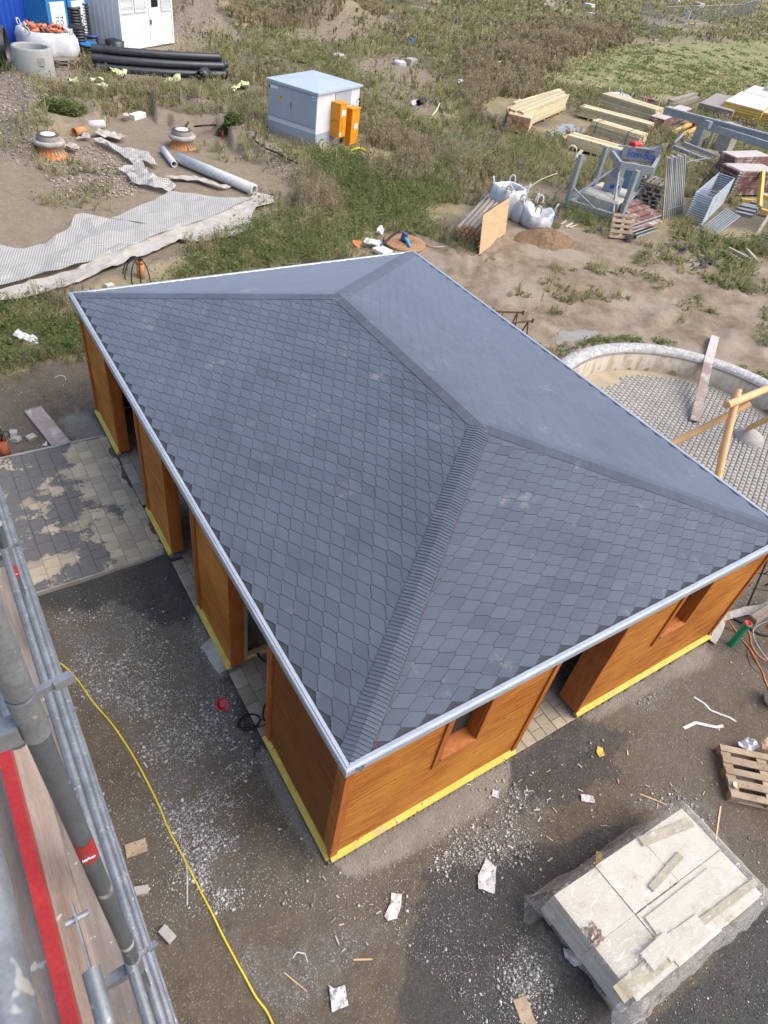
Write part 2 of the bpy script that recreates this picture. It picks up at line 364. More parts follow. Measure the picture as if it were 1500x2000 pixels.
SANDP=[PX(l) for l in ([(270,40),(420,40),(480,80),(330,110)],[(560,30),(740,20),(770,60),(700,90),(560,80)],[(690,110),(820,120),(840,165),(700,165)],[(1210,75),(1600,90),(1600,150),(1330,118)],[(760,160),(870,200),(820,230),(750,210)],[(1060,140),(1280,165),(1210,180),(1060,170)],[(1260,100),(1350,105),(1370,128),(1270,125)])]
MUD=PX([(700,508),(740,478),(800,452),(880,470),(930,500),(985,470),(1010,445),(1130,432),(1200,470),(1250,455),(1330,470),(1400,445),(1470,520),(1700,520),(1900,1100),(1500,1050),(1100,720),(900,560)])
YARD=PX([(-700,800),(0,760),(90,735),(180,700),(260,640),(420,500),(700,520),(1100,760),(1500,1010),(2600,1400),(2500,3600),(-2600,3600)])
DARK=[PX(l) for l in ([(60,1150),(335,1090),(350,1085),(385,1180),(392,1235),(330,1215),(250,1190),(120,1185)],[(455,1325),(500,1390),(520,1450),(545,1500),(500,1480),(460,1400),(435,1340)],[(1000,1490),(1120,1405),(1240,1440),(1200,1500),(1110,1560),(1010,1590),(985,1540)],[(830,1700),(950,1650),(1080,1640),(1290,1590),(1090,1760),(1120,1850),(1240,1990),(1290,1970),(1500,1770),(1700,1750),(1600,2300),(850,2300),(780,1950)])]
LIGHT=[PX(l) for l in ([(110,1200),(230,1180),(380,1235),(440,1330),(480,1420),(500,1500),(420,1560),(480,1690),(430,1800),(540,1860),(700,1800),(760,1810),(680,1900),(560,1990),(480,1900),(360,1680),(290,1520),(210,1400),(120,1280)],[(870,1690),(900,1600),(1000,1540),(1090,1560),(1030,1650),(960,1700)],[(1200,1570),(1330,1540),(1400,1560),(1380,1640),(1300,1590)],[(1180,1330),(1260,1300),(1330,1330),(1290,1380),(1190,1370)],[(1400,1080),(1500,1080),(1500,1200),(1400,1200)],[(250,800),(290,870),(240,860),(130,900),(60,870),(180,840)],[(1060,1800),(1130,1900),(1000,2000),(990,1900)])]
CONC=[PX(l) for l in ([(640,1690),(1003,1475),(1000,1530),(960,1580),(860,1640),(760,1690),(690,1715)],[(640,1690),(520,1455),(500,1480),(560,1600),(620,1690)],[(1120,1400),(1385,1248),(1395,1290),(1280,1340),(1170,1410)],[(385,1185),(455,1320),(430,1340),(380,1250)],[(170,800),(235,880),(150,860),(120,820)])]
GRAVL=[PX(l) for l in ([(-300,100),(130,110),(200,150),(110,215),(90,260),(60,330),(-300,200)],[(60,300),(190,280),(290,330),(260,385),(120,390)],[(200,120),(340,95),(420,150),(220,160)],[(300,0),(430,0),(490,45),(340,85)],[(360,190),(470,215),(600,345),(570,360),(440,250)])]
LAWN=PX([(1080,120),(1230,85),(1700,75),(1900,260),(1500,200),(1300,190),(1100,170)])
LUSH=[PX(l) for l in ([(-500,640),(0,620),(120,590),(175,640),(180,690),(90,725),(0,745),(-500,780)],[(230,560),(400,500),(560,420),(720,440),(740,490),(560,520),(300,560)],[(560,180),(640,330),(640,300),(900,330),(880,470),(720,450),(600,360)],[(1080,440),(1130,400),(1200,400),(1190,440)],[(1300,480),(1380,440),(1500,470),(1500,580),(1400,560)])]
BROWN=[PX(l) for l in ([(900,110),(1050,40),(1240,50),(1220,100),(1080,170),(960,260),(900,200)],[(740,260),(860,300),(850,370),(740,380),(700,340)],[(560,350),(650,370),(670,440),(560,470)],[(450,60),(600,10),(760,10),(620,60)],[(1280,170),(1500,150),(1500,190),(1330,200)],[(1380,290),(1500,330),(1500,400),(1380,380)])]
MGR=PX([(1250,480),(1380,450),(1500,490),(1500,570),(1420,560),(1330,530),(1240,520)])
def zones(x,y):
    r=np.hypot(x-CL.x,y-CL.y); k=np.clip(r*.045,.12,2.5)
    wx=x+k*(fbm(x/k*.9,y/k*.9,41,4)-.5)*1.6; wy=y+k*(fbm(x/k*.9,y/k*.9,42,4)-.5)*1.6
    w={}
    q=np.clip(r*.012,.05,.6); JX=((0,0),(1,.3),(-.6,.9),(-.5,-1),(.6,-.7))
    def soft(ls,kx=1.):
        s=0
        for a,b in JX: s=s+np.maximum.reduce([pip(l,x+kx*(wx-x)+a*q*1.5,y+kx*(wy-y)+b*q*1.5)*1. for l in ls])
        return s/5
    n1=fbm(x*.35,y*.35,51,4); n2=fbm(x*1.1,y*1.1,52,3)
    bare=np.zeros_like(x)
    bare=np.maximum(bare,soft([SANDL]))
    for l in SANDP: bare=np.maximum(bare,pip(l,wx,wy)*.8)
    mud=soft([MUD]); yard=pip(YARD,wx,wy)*1.
    w['sand']=bare; w['mud']=mud; w['yard']=yard
    w['dark']=soft(DARK)
    w['light']=soft(LIGHT)
    w['conc']=soft(CONC,.3)
    w['gravl']=soft(GRAVL)
    lawn=pip(LAWN,wx,wy)*1.; w['lawn']=lawn
    lush=np.maximum.reduce([pip(l,wx,wy)*1. for l in LUSH]); brown=np.maximum.reduce([pip(l,wx,wy)*1. for l in BROWN])
    db=np.hypot(x-BC[0],y-BC[1])
    field=1-np.clip(np.maximum.reduce([bare,mud,yard*(1-lush)]),0,1)
    edge=((db>BR+.45)&(db<BR+.95)&(fbm(x*1.5,y*1.5,77,3)>.42))*1.
    w['veg']=np.clip(field*(.22+1.6*(n1-.25))*(1-.55*w['gravl'])+lush*.9+brown*.75+edge*.5+mud*(n1>.60)*(n2>.50)*.6+mud*pip(MGR,wx,wy)*(n2>.46)*.5+bare*(n1>.60)*.25,0,1)*(db>BR+.43)
    w['veg']*=~((x>-.3)&(x<W+.3)&(y>-.3)&(y<L+.3))
    w['brown']=np.clip(brown+(fbm(x*.28,y*.28,60,3)>.55)*field*(1-lush)*.5,0,1); w['lush']=lush; w['edge']=edge
    return w
def build_ground():
    a1=np.radians(np.arange(-14,116,.17)); a2=np.radians(np.arange(116,346,2.5)); an=np.concatenate([a1,a2]); na=len(an)
    rr=[.25]
    while rr[-1]<1500: rr.append(rr[-1]*1.0155+.004)
    rr=np.array(rr); nr=len(rr)
    X=CL.x+rr[:,None]*np.cos(an)[None]; Y=CL.y+rr[:,None]*np.sin(an)[None]
    x=X.ravel();y=Y.ravel(); z=hgt(x,y); w=zones(x,y)
    V=np.stack([x,y,z],1); V=np.vstack([V,[[CL.x,CL.y,-.13]]]).astype(np.float32)
    i=np.arange(nr-1)[:,None]*na; j=np.arange(na)[None]; j2=(j+1)%na
    Q=np.stack([i+j,i+na+j,i+na+j2,i+j2],-1).reshape(-1,4)
    T=np.stack([np.full(na,nr*na),np.arange(na),(np.arange(na)+1)%na],1)
    me=bpy.data.meshes.new('ground'); me.vertices.add(len(V)); me.vertices.foreach_set('co',V.ravel())
    nl=Q.size+T.size; me.loops.add(nl); me.loops.foreach_set('vertex_index',np.concatenate([Q.ravel(),T.ravel()]).astype(np.int32))
    me.polygons.add(len(Q)+len(T)); me.polygons.foreach_set('loop_start',np.concatenate([np.arange(len(Q))*4,len(Q)*4+np.arange(len(T))*3]).astype(np.int32))
    me.polygons.foreach_set('use_smooth',np.ones(len(Q)+len(T),bool)); me.update(calc_edges=True)
    for k,v in w.items():
        if k in('edge','yard'): continue
        at=me.attributes.new('z_'+k,'FLOAT','POINT'); at.data.foreach_set('value',np.append(v,0).astype(np.float32))
    me.materials.append(ground_mat()); o=link('ground',me); o['kind']='structure'; return o
def ground_mat():
    m,n,b=nodes('soil'); co=N(n,'ShaderNodeTexCoord').outputs['Object']
    nb=noise(n,co,.55,6,.65); nm=noise(n,co,3.5,8,.7); nf=noise(n,co,38,6,.75); ng=noise(n,co,140,3,.7)
    def v(scale):
        x=N(n,'ShaderNodeTexVoronoi'); x.inputs['Scale'].default_value=scale; n.links.new(co,x.inputs['Vector']); return x
    def peb(col,scale,thr,bright,gain=1):       # scattered stones
        x=v(scale); s=N(n,'ShaderNodeSeparateColor'); n.links.new(x.outputs['Color'],s.inputs[0])
        k=math_(n,'MULTIPLY',math_(n,'GREATER_THAN',s.outputs[0],thr),math_(n,'LESS_THAN',x.outputs['Distance'],.42))
        return mix(n,math_(n,'MULTIPLY',k,gain),col,mix(n,s.outputs[1],tuple(c*.5 for c in bright),bright))
    brown=mix(n,ramp(n,nm,.35,.65),(.158,.124,.087),(.092,.070,.048)); brown=mix(n,ramp(n,nb,.4,.65),brown,(.138,.118,.092))
    brown=peb(brown,55,.80,(.33,.30,.26),.8); brown=peb(brown,120,.72,(.26,.235,.20),.7)
    sand=mix(n,ramp(n,nm,.3,.7),(.285,.232,.165),(.20,.158,.112)); sand=peb(sand,30,.9,(.5,.45,.38),.7)
    mud=mix(n,ramp(n,nm,.35,.65),(.285,.222,.155),(.175,.135,.093)); mud=mix(n,ramp(n,nb,.45,.6),mud,(.32,.262,.20))
    veg=mix(n,ramp(n,nm,.4,.6),(.19,.18,.08),(.30,.25,.145)); veg=mix(n,ramp(n,nb,.42,.6),veg,(.31,.25,.165))
    dark=mix(n,ramp(n,nm,.35,.65),(.058,.055,.050),(.092,.081,.068)); dark=peb(dark,90,.70,(.20,.20,.20),.8); dark=peb(dark,170,.6,(.13,.13,.13),.8)
    light=mix(n,ramp(n,nm,.3,.7),(.17,.155,.135),(.108,.092,.075)); light=peb(light,45,.50,(.42,.41,.38),.85); light=peb(light,95,.45,(.36,.35,.33),.8)
    gravl=mix(n,ramp(n,nm,.3,.7),(.26,.205,.155),(.18,.14,.105)); gravl=peb(gravl,18,.62,(.55,.50,.43),.8); gravl=peb(gravl,34,.6,(.42,.36,.29),.7)
    conc=mix(n,ramp(n,nm,.3,.7),(.27,.245,.205),(.205,.18,.148))
    lawn=mix(n,ramp(n,nm,.35,.6),(.15,.19,.055),(.24,.23,.11)); lawn=mix(n,ramp(n,nb,.5,.62),lawn,(.33,.26,.17))
    def A(k,soft=.5):
        a=attr(n,'z_'+k); return ramp(n,math_(n,'ADD',a,math_(n,'MULTIPLY',math_(n,'SUBTRACT',nf,.5),soft*1.6)),.3,.7)
    col=brown
    for k,c in (('veg',veg),('sand',sand),('mud',mud),('lawn',lawn),('gravl',gravl),('dark',dark)): col=mix(n,A(k),col,c)
    col=mix(n,math_(n,'MULTIPLY',A('light'),ramp(n,nm,.40,.56)),col,light); col=mix(n,A('conc',.15),col,conc)
    col=mix(n,.6,col,mix(n,1,col,ramp(n,ng,.25,.75,(.5,.5,.5,1),(1.5,1.5,1.5,1)),'MULTIPLY'))
    col=mix(n,.5,col,mix(n,1,col,ramp(n,nf,.3,.7,(.7,.7,.7,1),(1.25,1.25,1.25,1)),'MULTIPLY'))
    n.links.new(col,b.inputs['Base Color']); b.inputs['Roughness'].default_value=.92; b.inputs['Specular IOR Level'].default_value=.15
    h=math_(n,'ADD',math_(n,'MULTIPLY',nm,3),math_(n,'ADD',nf,math_(n,'MULTIPLY',ng,.4))); bumpn(n,b,h,.7,.022)
    return m
build_ground()
# puddles: thin sheets of water lying in the hollows
mw,nn_,bb=nodes('muddy_water'); co=N(nn_,'ShaderNodeTexCoord').outputs['Object']
nn_.links.new(mix(nn_,noise(nn_,co,1.2),(.23,.20,.15),(.30,.29,.26)),bb.inputs['Base Color']); bb.inputs['Roughness'].default_value=.06; bb.inputs['Specular IOR Level'].default_value=.6
def puddle(px,lab,up=.05):
    c=G(*px[0]); pts=[P(u,v,c.z+up) for u,v in px[1:]]; mb=MB(); n=len(pts); o=[]
    for i in range(n):
        for k in range(5):
            t=k/5; p=pts[i].lerp(pts[(i+1)%n],t); j=.10*(1+abs(p.y)*.02); o.append((p.x+random.uniform(-j,j),p.y+random.uniform(-j,j),c.z+up))
    mb.add(o,[tuple(range(len(o)))[::-1]]); ob=struct('water',mb,mw,lab)
puddle([(1110,250),(1060,262),(1085,248),(1110,240),(1140,252),(1130,278),(1100,280),(1050,272)],'shallow brown puddle in the grass between the lumber bundles',.06)
puddle([(1140,640),(1090,650),(1130,640),(1165,648),(1150,668),(1115,685),(1085,678)],'muddy puddle beside the stone rimmed basin',.03)
pth=MB(); a=[P(*q,-.0) for q in ((1030,-6),(1090,-6),(1160,26),(1150,36),(1085,20))]; pth.add([(p.x,p.y,hz(p.x,p.y)+.12) for p in a],[tuple(range(5))[::-1]]); struct('path',pth,mat('path_gravel',(.34,.28,.22),(.27,.22,.17),rough=.95,scale=2,tone=0),'pale gravel path crossing the far field')
# ------------------------------------------------------------------ paving
MPAV=mat('pavers',(.44,.37,.27),(.34,.285,.21),rough=.85,scale=9,tone=.16,bump=.35,fine=120)
def pav_mat():
    m,n,b=nodes('gritty_pavers'); co=N(n,'ShaderNodeTexCoord').outputs['Object']
    nm=noise(n,co,1.35,6,.62); nf=noise(n,co,16,4,.7); ng=noise(n,co,130,3,.8)
    t=attr(n,'tone'); k=N(n,'ShaderNodeMapRange'); k.inputs[3].default_value=.80; k.inputs[4].default_value=1.15; n.links.new(t,k.inputs[0])
    cb=N(n,'ShaderNodeCombineColor'); [n.links.new(k.outputs[0],cb.inputs[i]) for i in range(3)]
    col=mix(n,1,mix(n,nf,(.40,.335,.24),(.50,.43,.32)),cb.outputs[0],'MULTIPLY')
    sx=N(n,'ShaderNodeSeparateXYZ'); n.links.new(co,sx.inputs[0])
    # grit lies thick away from the building and thins towards the pavilion openings
    g=math_(n,'ADD',nm,math_(n,'MULTIPLY',nf,.22)); bias=N(n,'ShaderNodeMapRange'); bias.inputs[1].default_value=-1.3; bias.inputs[2].default_value=-.35; bias.inputs[3].default_value=.555; bias.inputs[4].default_value=.70
    n.links.new(sx.outputs[0],bias.inputs[0]); d=math_(n,'SUBTRACT',g,bias.outputs[0]); gm=ramp(n,d,.0,.035)
    grit=mix(n,ramp(n,ng,.35,.65),(.075,.073,.07),(.24,.23,.22)); col=mix(n,gm,col,grit)
    n.links.new(col,b.inputs['Base Color']); b.inputs['Roughness'].default_value=.9; b.inputs['Specular IOR Level'].default_value=.2
    bumpn(n,b,math_(n,'ADD',math_(n,'MULTIPLY',gm,2.5),ng),.5,.006); return m
MPAVG=pav_mat()
def tiles(mb,x0,x1,y0,y1,z,w=.205,d=.165,keep=None,stag=True,hh=.06,gap=.006):
    j=0;x=x0
    while x<x1-.02:
        y=y0-(d*.5*(j%2) if stag else 0)
        while y<y1-.02:
            a,b_=max(y,y0),min(y+d,y1); c=min(x+w,x1)
            if b_-a>.03 and (keep is None or keep((x+c)/2,(a+b_)/2)):
                zz=z+random.uniform(-.003,.003); mb.b2(x+gap/2,c-gap/2,a+gap/2,b_-gap/2,z-hh,zz,ch=.006)
            y+=d
        x+=w;j+=1
A0=P(70,1145,-.05); A1=P(338,1072,-.05); A2=P(0,890,-.05); A3=P(228,852,-.05)
ya=(A1.y+A0.y)/2-.0; yb=(A3.y+A2.y)/2
ap=MB(); tiles(ap,-4.2,-.06,A1.y,yb,-.055,w=.235,d=.20,gap=.003); struct('paving',ap,MPAVG,'pale block paving apron half buried under dark grit')
ip=MB(); tiles(ip,-.055,7.28,-.05,L,-.05,w=.20,d=.30,keep=lambda x,y:not(x<.15 and any(a<y<b for a,b in((-1,1.8),(2.92,4.27),(5.39,6.7),(8.27,11)))) and not(y<.15 and any(a<x<b for a,b in((-1,2.92),(4.1,8))))); struct('paving',ip,MPAV,'block paving on the floor of the pavilion')
kb=MB(); kb.b2(-4.2,-.1,A1.y-.035,A1.y-.006,-.16,-.06); kb.b2(-4.2,-.1,yb+.006,yb+.05,-.16,-.05); struct('kerb_edging',kb,MCONCL,'thin concrete edging along the apron')
bed=MB(); bed.b2(-4.2,-.07,A1.y,yb,-.22,-.10); struct('paving_bed',bed,MPAVG)
# ------------------------------------------------------------------ the pavilion
BLD=thing('pavilion',(0,0,0),'timber pavilion with orange stained walls and a grey shingled hip roof','pavilion')
def roofmat():
    m,n,b=nodes('bitumen_shingle'); co=N(n,'ShaderNodeTexCoord').outputs['Object']
    t=attr(n,'tone'); nb=noise(n,co,.7,4,.6); ng=noise(n,co,230,2,.8); nm=noise(n,co,9,4,.6)
    col=mix(n,ramp(n,t,0,1),(.046,.057,.079),(.072,.086,.114)); col=mix(n,math_(n,'MULTIPLY',ramp(n,nb,.35,.7),.5),col,(.095,.113,.148))
    col=mix(n,.75,col,mix(n,1,col,ramp(n,ng,.25,.75,(.35,.35,.35,1),(1.65,1.65,1.65,1)),'MULTIPLY'))
    dust=noise(n,co,2.1,7,.75); col=mix(n,math_(n,'MULTIPLY',ramp(n,dust,.60,.72),.42),col,(.34,.31,.27))
    n.links.new(col,b.inputs['Base Color']); b.inputs['Roughness'].default_value=.68; b.inputs['Specular IOR Level'].default_value=.34
    b.inputs['Sheen Weight'].default_value=.38; b.inputs['Sheen Roughness'].default_value=.5; b.inputs['Sheen Tint'].default_value=(.75,.85,1,1)
    bumpn(n,b,ng,.5,.002); return m
MSH=roofmat(); MUND=mat('roof_underlay',(.05,.052,.058),(.035,.036,.04),rough=.8,tone=0,bump=.1)
MSHD=mat('shingle_gap',(.012,.013,.016),rough=.9,tone=0,bump=0)
def clip(poly,a,b,c):                           # keep a*s+b*t<=c
    o=[]
    for i in range(len(poly)):
        p,q=poly[i],poly[(i+1)%len(poly)]; dp=a*p[0]+b*p[1]-c; dq=a*q[0]+b*q[1]-c
        if dp<=0:o.append(p)
        if dp*dq<0: t=dp/(dp-dq); o.append((p[0]+(q[0]-p[0])*t,p[1]+(q[1]-p[1])*t))
    return o
e0=Vector((-OV,-OV,HE));e1=Vector((W+OV,-OV,HE));e2=Vector((W+OV,L+OV,HE));e3=Vector((-OV,L+OV,HE))
RD=Vector((W/2,RS,HE+RH));RA=Vector((W/2,L-RS,HE+RH))
deck=MB(); deck.add([e0,e1,e2,e3,RD,RA,e0-Vector((0,0,.07)),e1-Vector((0,0,.07)),e2-Vector((0,0,.07)),e3-Vector((0,0,.07))],[(0,1,4),(1,2,5,4),(2,3,5),(3,0,4,5),(0,6,7,1),(1,7,8,2),(2,8,9,3),(3,9,6,0),(9,8,7,6)])
roof=part('roof',deck,MUND,BLD,'grey hexagonal shingled hip roof')
HWx,EX,DG=.157,.102,.073                         # half tab width, row exposure, diagonal rise
def slope(a,b,top):
    """a->b along the eave, top: ridge points over it (b side first)"""
    X=(b-a).normalized(); up=(top[0]-a); T=(up-X*up.dot(X)).normalized(); Nn=X.cross(T)
    if Nn.z<0: Nn=-Nn
    reg=[(0,0),((b-a).dot(X),0)]+[((p-a).dot(X),(p-a).dot(T)) for p in top]
    hp=[]; n=len(reg)
    for i in range(n):
        p,q=reg[i],reg[(i+1)%n]; dx,dy=q[0]-p[0],q[1]-p[1]; hp.append((dy,-dx,dy*p[0]-dx*p[1]))
    mb=MB(); tmax=max(r[1] for r in reg); smax=reg[1][0]; j=0; t0=.055
    while t0+j*EX<tmax+.1:
        tc=t0+j*EX; s=-HWx*(j%2)-.1
        while s<smax+HWx:
            g=.0025; hw=HWx-g; pts=[(s,tc+g),(s+hw,tc+DG+g*.5),(s+hw,tc+EX-g*.5),(s,tc+EX+DG-g),(s-hw,tc+EX-g*.5),(s-hw,tc+DG+g*.5)]
            dj=random.uniform(-.0012,.0012); pts=[(p[0]+dj,p[1]+dj*.5) for p in pts]
            base=tc
            for h in hp:
                if pts: pts=clip(pts,*h)
            pts=[p for i,p in enumerate(pts) if math.dist(p,pts[i-1])>1e-4]
            if len(pts)>2:
                lift=random.uniform(0,.0015); k=len(pts)
                f=lambda p:a+X*p[0]+T*p[1]+Nn*(.0105+lift-.040*(p[1]-base)*1.0)
                tp=[f(p) for p in pts]; bt=[a+X*p[0]+T*p[1]+Nn*.0005 for p in pts]
                mb.add(tp+bt,[tuple(range(k))]+[(i,k+i,k+(i+1)%k,(i+1)%k) for i in range(k)],t=min(1,max(0,random.gauss(.5,.22))))
            s+=2*HWx
        j+=1
    return mb
for a,b,top in ((e0,e1,[RD]),(e1,e2,[RA,RD]),(e2,e3,[RA]),(e3,e0,[RD,RA])):
    part('shingles',slope(a,b,top),MSH,roof)
def caps(a,b,n1,n2,wing=.142,ex=.047,start=.05,stop=.0):
    """a low/start to b; n1,n2: in-plane directions away from the line"""
    mb=MB(); X=(b-a); Ln=X.length; X.normalize(); Z=Vector((0,0,1)); k=start
    while k<Ln-stop:
        p=a+X*k; q=a+X*(k+ex*1.35); lf=.027; l2=.010; wv=random.uniform(-.004,.004)
        c0=p+Z*lf; c1=q+Z*l2; A1=p+n1*(wing+wv)+Z*(lf-.006); A2=q+n1*(wing+wv)+Z*(l2-.004); B1=p+n2*(wing+wv)+Z*(lf-.006); B2=q+n2*(wing+wv)+Z*(l2-.004)
        m=.02; M1=p+n1*m+Z*(lf-.001);M2=q+n1*m+Z*(l2-.001);O1=p+n2*m+Z*(lf-.001);O2=q+n2*m+Z*(l2-.001)
        D=Z*-.012; vs=[A1,M1,c0,O1,B1,A2,M2,c1,O2,B2,A1+D,M1+D,c0+D,O1+D,B1+D,A2+D,B2+D]
        mb.add(vs,[(5,6,1,0),(6,7,2,1),(7,8,3,2),(8,9,4,3),(0,1,11,10),(1,2,12,11),(2,3,13,12),(3,4,14,13),(5,0,10,15),(4,9,16,14)],t=min(1,max(0,random.gauss(.45,.18))))
        k+=ex
    return mb
def inplane(a,b,third):
    X=(b-a).normalized(); v=third-a; v=v-X*v.dot(X); return v.normalized()
for a,b,t1,t2 in ((e0,RD,e1,e3),(e1,RD,e0,e2),(e2,RA,e1,e3),(e3,RA,e0,e2)):
    part('ridge_cap',caps(a,b,inplane(a,b,t1),inplane(a,b,t2),stop=.05),MSH,roof)
part('ridge_cap',caps(RA,RD,inplane(RA,RD,e2),inplane(RA,RD,e3),start=-.06,stop=-.06,wing=.15),MSH,roof)
# folded metal along the eaves, one length per side
for i,(a,b) in enumerate(((e0,e1),(e1,e2),(e2,e3),(e3,e0))):
    X=(b-a).normalized(); O=X.cross(Vector((0,0,1))).normalized(); mb=MB()
    prof=[(-.055,.020),(-.045,.034),(-.012,.036),(-.008,.026),(.012,.024),(.020,.012),(.022,-.068),(.010,-.074),(.004,-.070)]
    vs=[]
    for s_,p in ((-1,a),(1,b)):
        for o,z in prof: vs.append(p+X*(s_*o)+O*o+Vector((0,0,z)))
    m=len(prof); mb.add(vs,[(k,k+1,m+k+1,m+k) for k in range(m-1)],t=.5); nj=0
    for q_ in range(1,nj+1):
        c_=a+(b-a)*(q_/(nj+1)); mb.beam(c_+O*.0235+Vector((0,0,-.035))-X*.03,c_+O*.0235+Vector((0,0,-.035))+X*.03,.003,.10,t=.15); mb.beam(c_-O*.012+Vector((0,0,.0375))-X*.03,c_-O*.012+Vector((0,0,.0375))+X*.03,.085,.003,t=.15)
    part('eave_trim',mb,MALU,roof)
cl_=MB(); n1=inplane(e0,RD,e1); a_=e0.lerp(RD,.04)+n1*.165+Vector((0,0,.016)); b_=e0.lerp(RD,.96)+n1*.165+Vector((0,0,.016)); cl_.beam(a_,b_,.005,.002); part('chalk_line',cl_,mat('red_chalk',(.19,.09,.09),rough=.9,tone=0),roof)
def casing(mb,x0,x1,z0,z1,proud=.022): mb.b2(x0,x1,-proud,.01,z0,z1)
ZB=.055; TH=.17
def flash(wp,ax,a,b,ends=True):
    """yellow sloping strip under a wall panel; ax 'x': wall plane y=0, runs in x; ax 'y': wall plane x=0"""
    mb=MB(); n=3; pr=[(.0,ZB+.022),(-.012,ZB+.018),(-.062,ZB-.030),(-.066,ZB-.052),(-.05,ZB-.056),(.02,ZB-.05)]
    vs=[]
    for s_ in (a,b):
        for o,z in pr: vs.append((s_,o,z) if ax=='x' else (o,s_,z))
    m=len(pr); fs=[(k,k+1,m+k+1,m+k) for k in range(m-1)]+[tuple(range(m)),tuple(range(m,2*m))[::-1]]
    if ax=='y': fs=[f[::-1] for f in fs]
    mb.add(vs,fs,t=.5); part('base_strip',mb,MYEL,wp)
# front wall, plane y=0
def boards(name,mb,mt,par):
    for i in range(len(mb.v)//8):
        q=MB(); q.add(mb.v[i*8:i*8+8],[tuple(k-i*8 for k in f) for f in mb.f[i*6:i*6+6]],t=mb.t[i*6]); part(name,q,mt,par)
def front_panel(x0,x1,win,cornerL,cornerR):
    mb=MB(); zt=2.41
    wx0,wx1,wz0=win
    mb.b2(x0,wx0,0,TH,ZB,zt);mb.b2(wx1,x1,0,TH,ZB,zt);mb.b2(wx0,wx1,0,TH,ZB,wz0);mb.b2(wx0,wx1,0,TH,2.2,zt)
    wp=part('wall_panel',mb,MW,BLD); flash(wp,'x',x0-.01,x1+.01)
    fr=MB(); fr.b2(wx0-.085,wx0-.0,-.024,.012,wz0-.20,2.35); fr.b2(wx1+.0,wx1+.05,-.024,.012,wz0-.03,2.35)
    fr.add([(wx0,-.035,wz0-.012),(wx1,-.035,wz0-.012),(wx1,TH,wz0+.03),(wx0,TH,wz0+.03),(wx0,-.035,wz0-.05),(wx1,-.035,wz0-.05),(wx1,-.002,wz0-.05),(wx0,-.002,wz0-.05)],[(0,1,2,3),(4,5,1,0),(7,6,5,4),(0,3,7,4),(1,5,6,2)])
    fr.b2(wx0-.0,wx0+.02,.005,TH+.012,wz0-.0,2.19); fr.b2(wx1-.02,wx1,.005,TH+.012,wz0,2.19)
    wf=part('window_frame',fr,MTRIM,wp); bk=MB(); bk.b2(wx0+.02,wx1-.02,TH-.02,TH-.008,wz0+.04,2.19); part('opening_shade_sheet',bk,MOPSHADE,wf)  # added dark sheet paints the interior shade behind the open window
    tr=MB()
    if cornerL: tr.b2(x0-.022,x0+.078,-.024,-.001,ZB,zt)
    else:
        tr.b2(x0-.0,x0+.05,-.02,-.001,ZB,zt); tr.b2(x0-.022,x0-.001,-.02,TH+.17,ZB,zt)
    tr.b2(x1-.055,x1+.022,-.024,-.001,ZB,zt); 
    if not cornerR: tr.b2(x1+.001,x1+.022,-.001,TH,ZB,zt)
    boards('corner_board',tr,MTRIM,wp); return wp
front_panel(0,2.90,(1.335,1.865,1.275),True,False)
front_panel(4.12,W,(5.28,5.84,1.235),False,True)
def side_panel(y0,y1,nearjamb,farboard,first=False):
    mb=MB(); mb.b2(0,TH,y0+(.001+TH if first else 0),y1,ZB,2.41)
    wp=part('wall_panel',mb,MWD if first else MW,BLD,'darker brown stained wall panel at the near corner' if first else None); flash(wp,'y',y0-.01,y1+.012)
    tr=MB()
    if first: tr.b2(-.024,-.001,-.022,.05,ZB,2.41)
    else: tr.b2(-.012,TH+.02,y0-.022,y0-.001,ZB,2.41)
    tr.b2(-.026,-.001,y1-.10,y1-.055,ZB,2.41); tr.b2(-.03,TH+.02,y1-.03,y1+.02,ZB,2.41) if not first else tr.b2(-.03,-.001,y1-.05,y1+.012,ZB,2.41)
    boards('corner_board',tr,MTRIM,wp)
    if not first:
        j=MB(); j.b2(.01,.16,y0-.03,y0-.0225,ZB,2.41); part('jamb_board',j,MTRIM,wp)
side_panel(0,1.76,0,1,True); side_panel(2.98,4.23,1,1); side_panel(5.45,6.66,1,1); side_panel(8.33,9.80,1,1)
# far side walls, closed
mb=MB(); mb.b2(W-TH,W,TH+.001,L-TH-.001,ZB,2.41); part('wall_panel',mb,MW,BLD)
mb=MB(); mb.b2(TH+.001,W,L-TH,L,ZB,2.41); part('wall_panel',mb,MW,BLD)
ft=MB()
for x0,x1,y0,y1 in ((-.045,2.905,-.045,.14),(4.11,W+.04,-.045,.14),(-.045,.14,.141,1.775),(-.045,.14,2.94,4.245),(-.045,.14,5.41,6.68),(-.045,.14,8.29,L+.02),(W-.14,W+.04,.141,L-.141),(.141,W+.04,L-.14,L+.02)):
    ft.b2(x0,x1,y0,y1,-.45,0.0)
boards('footing',ft,mat('footing_concrete',(.20,.20,.20),(.15,.15,.148),rough=.9,tone=.05),BLD)
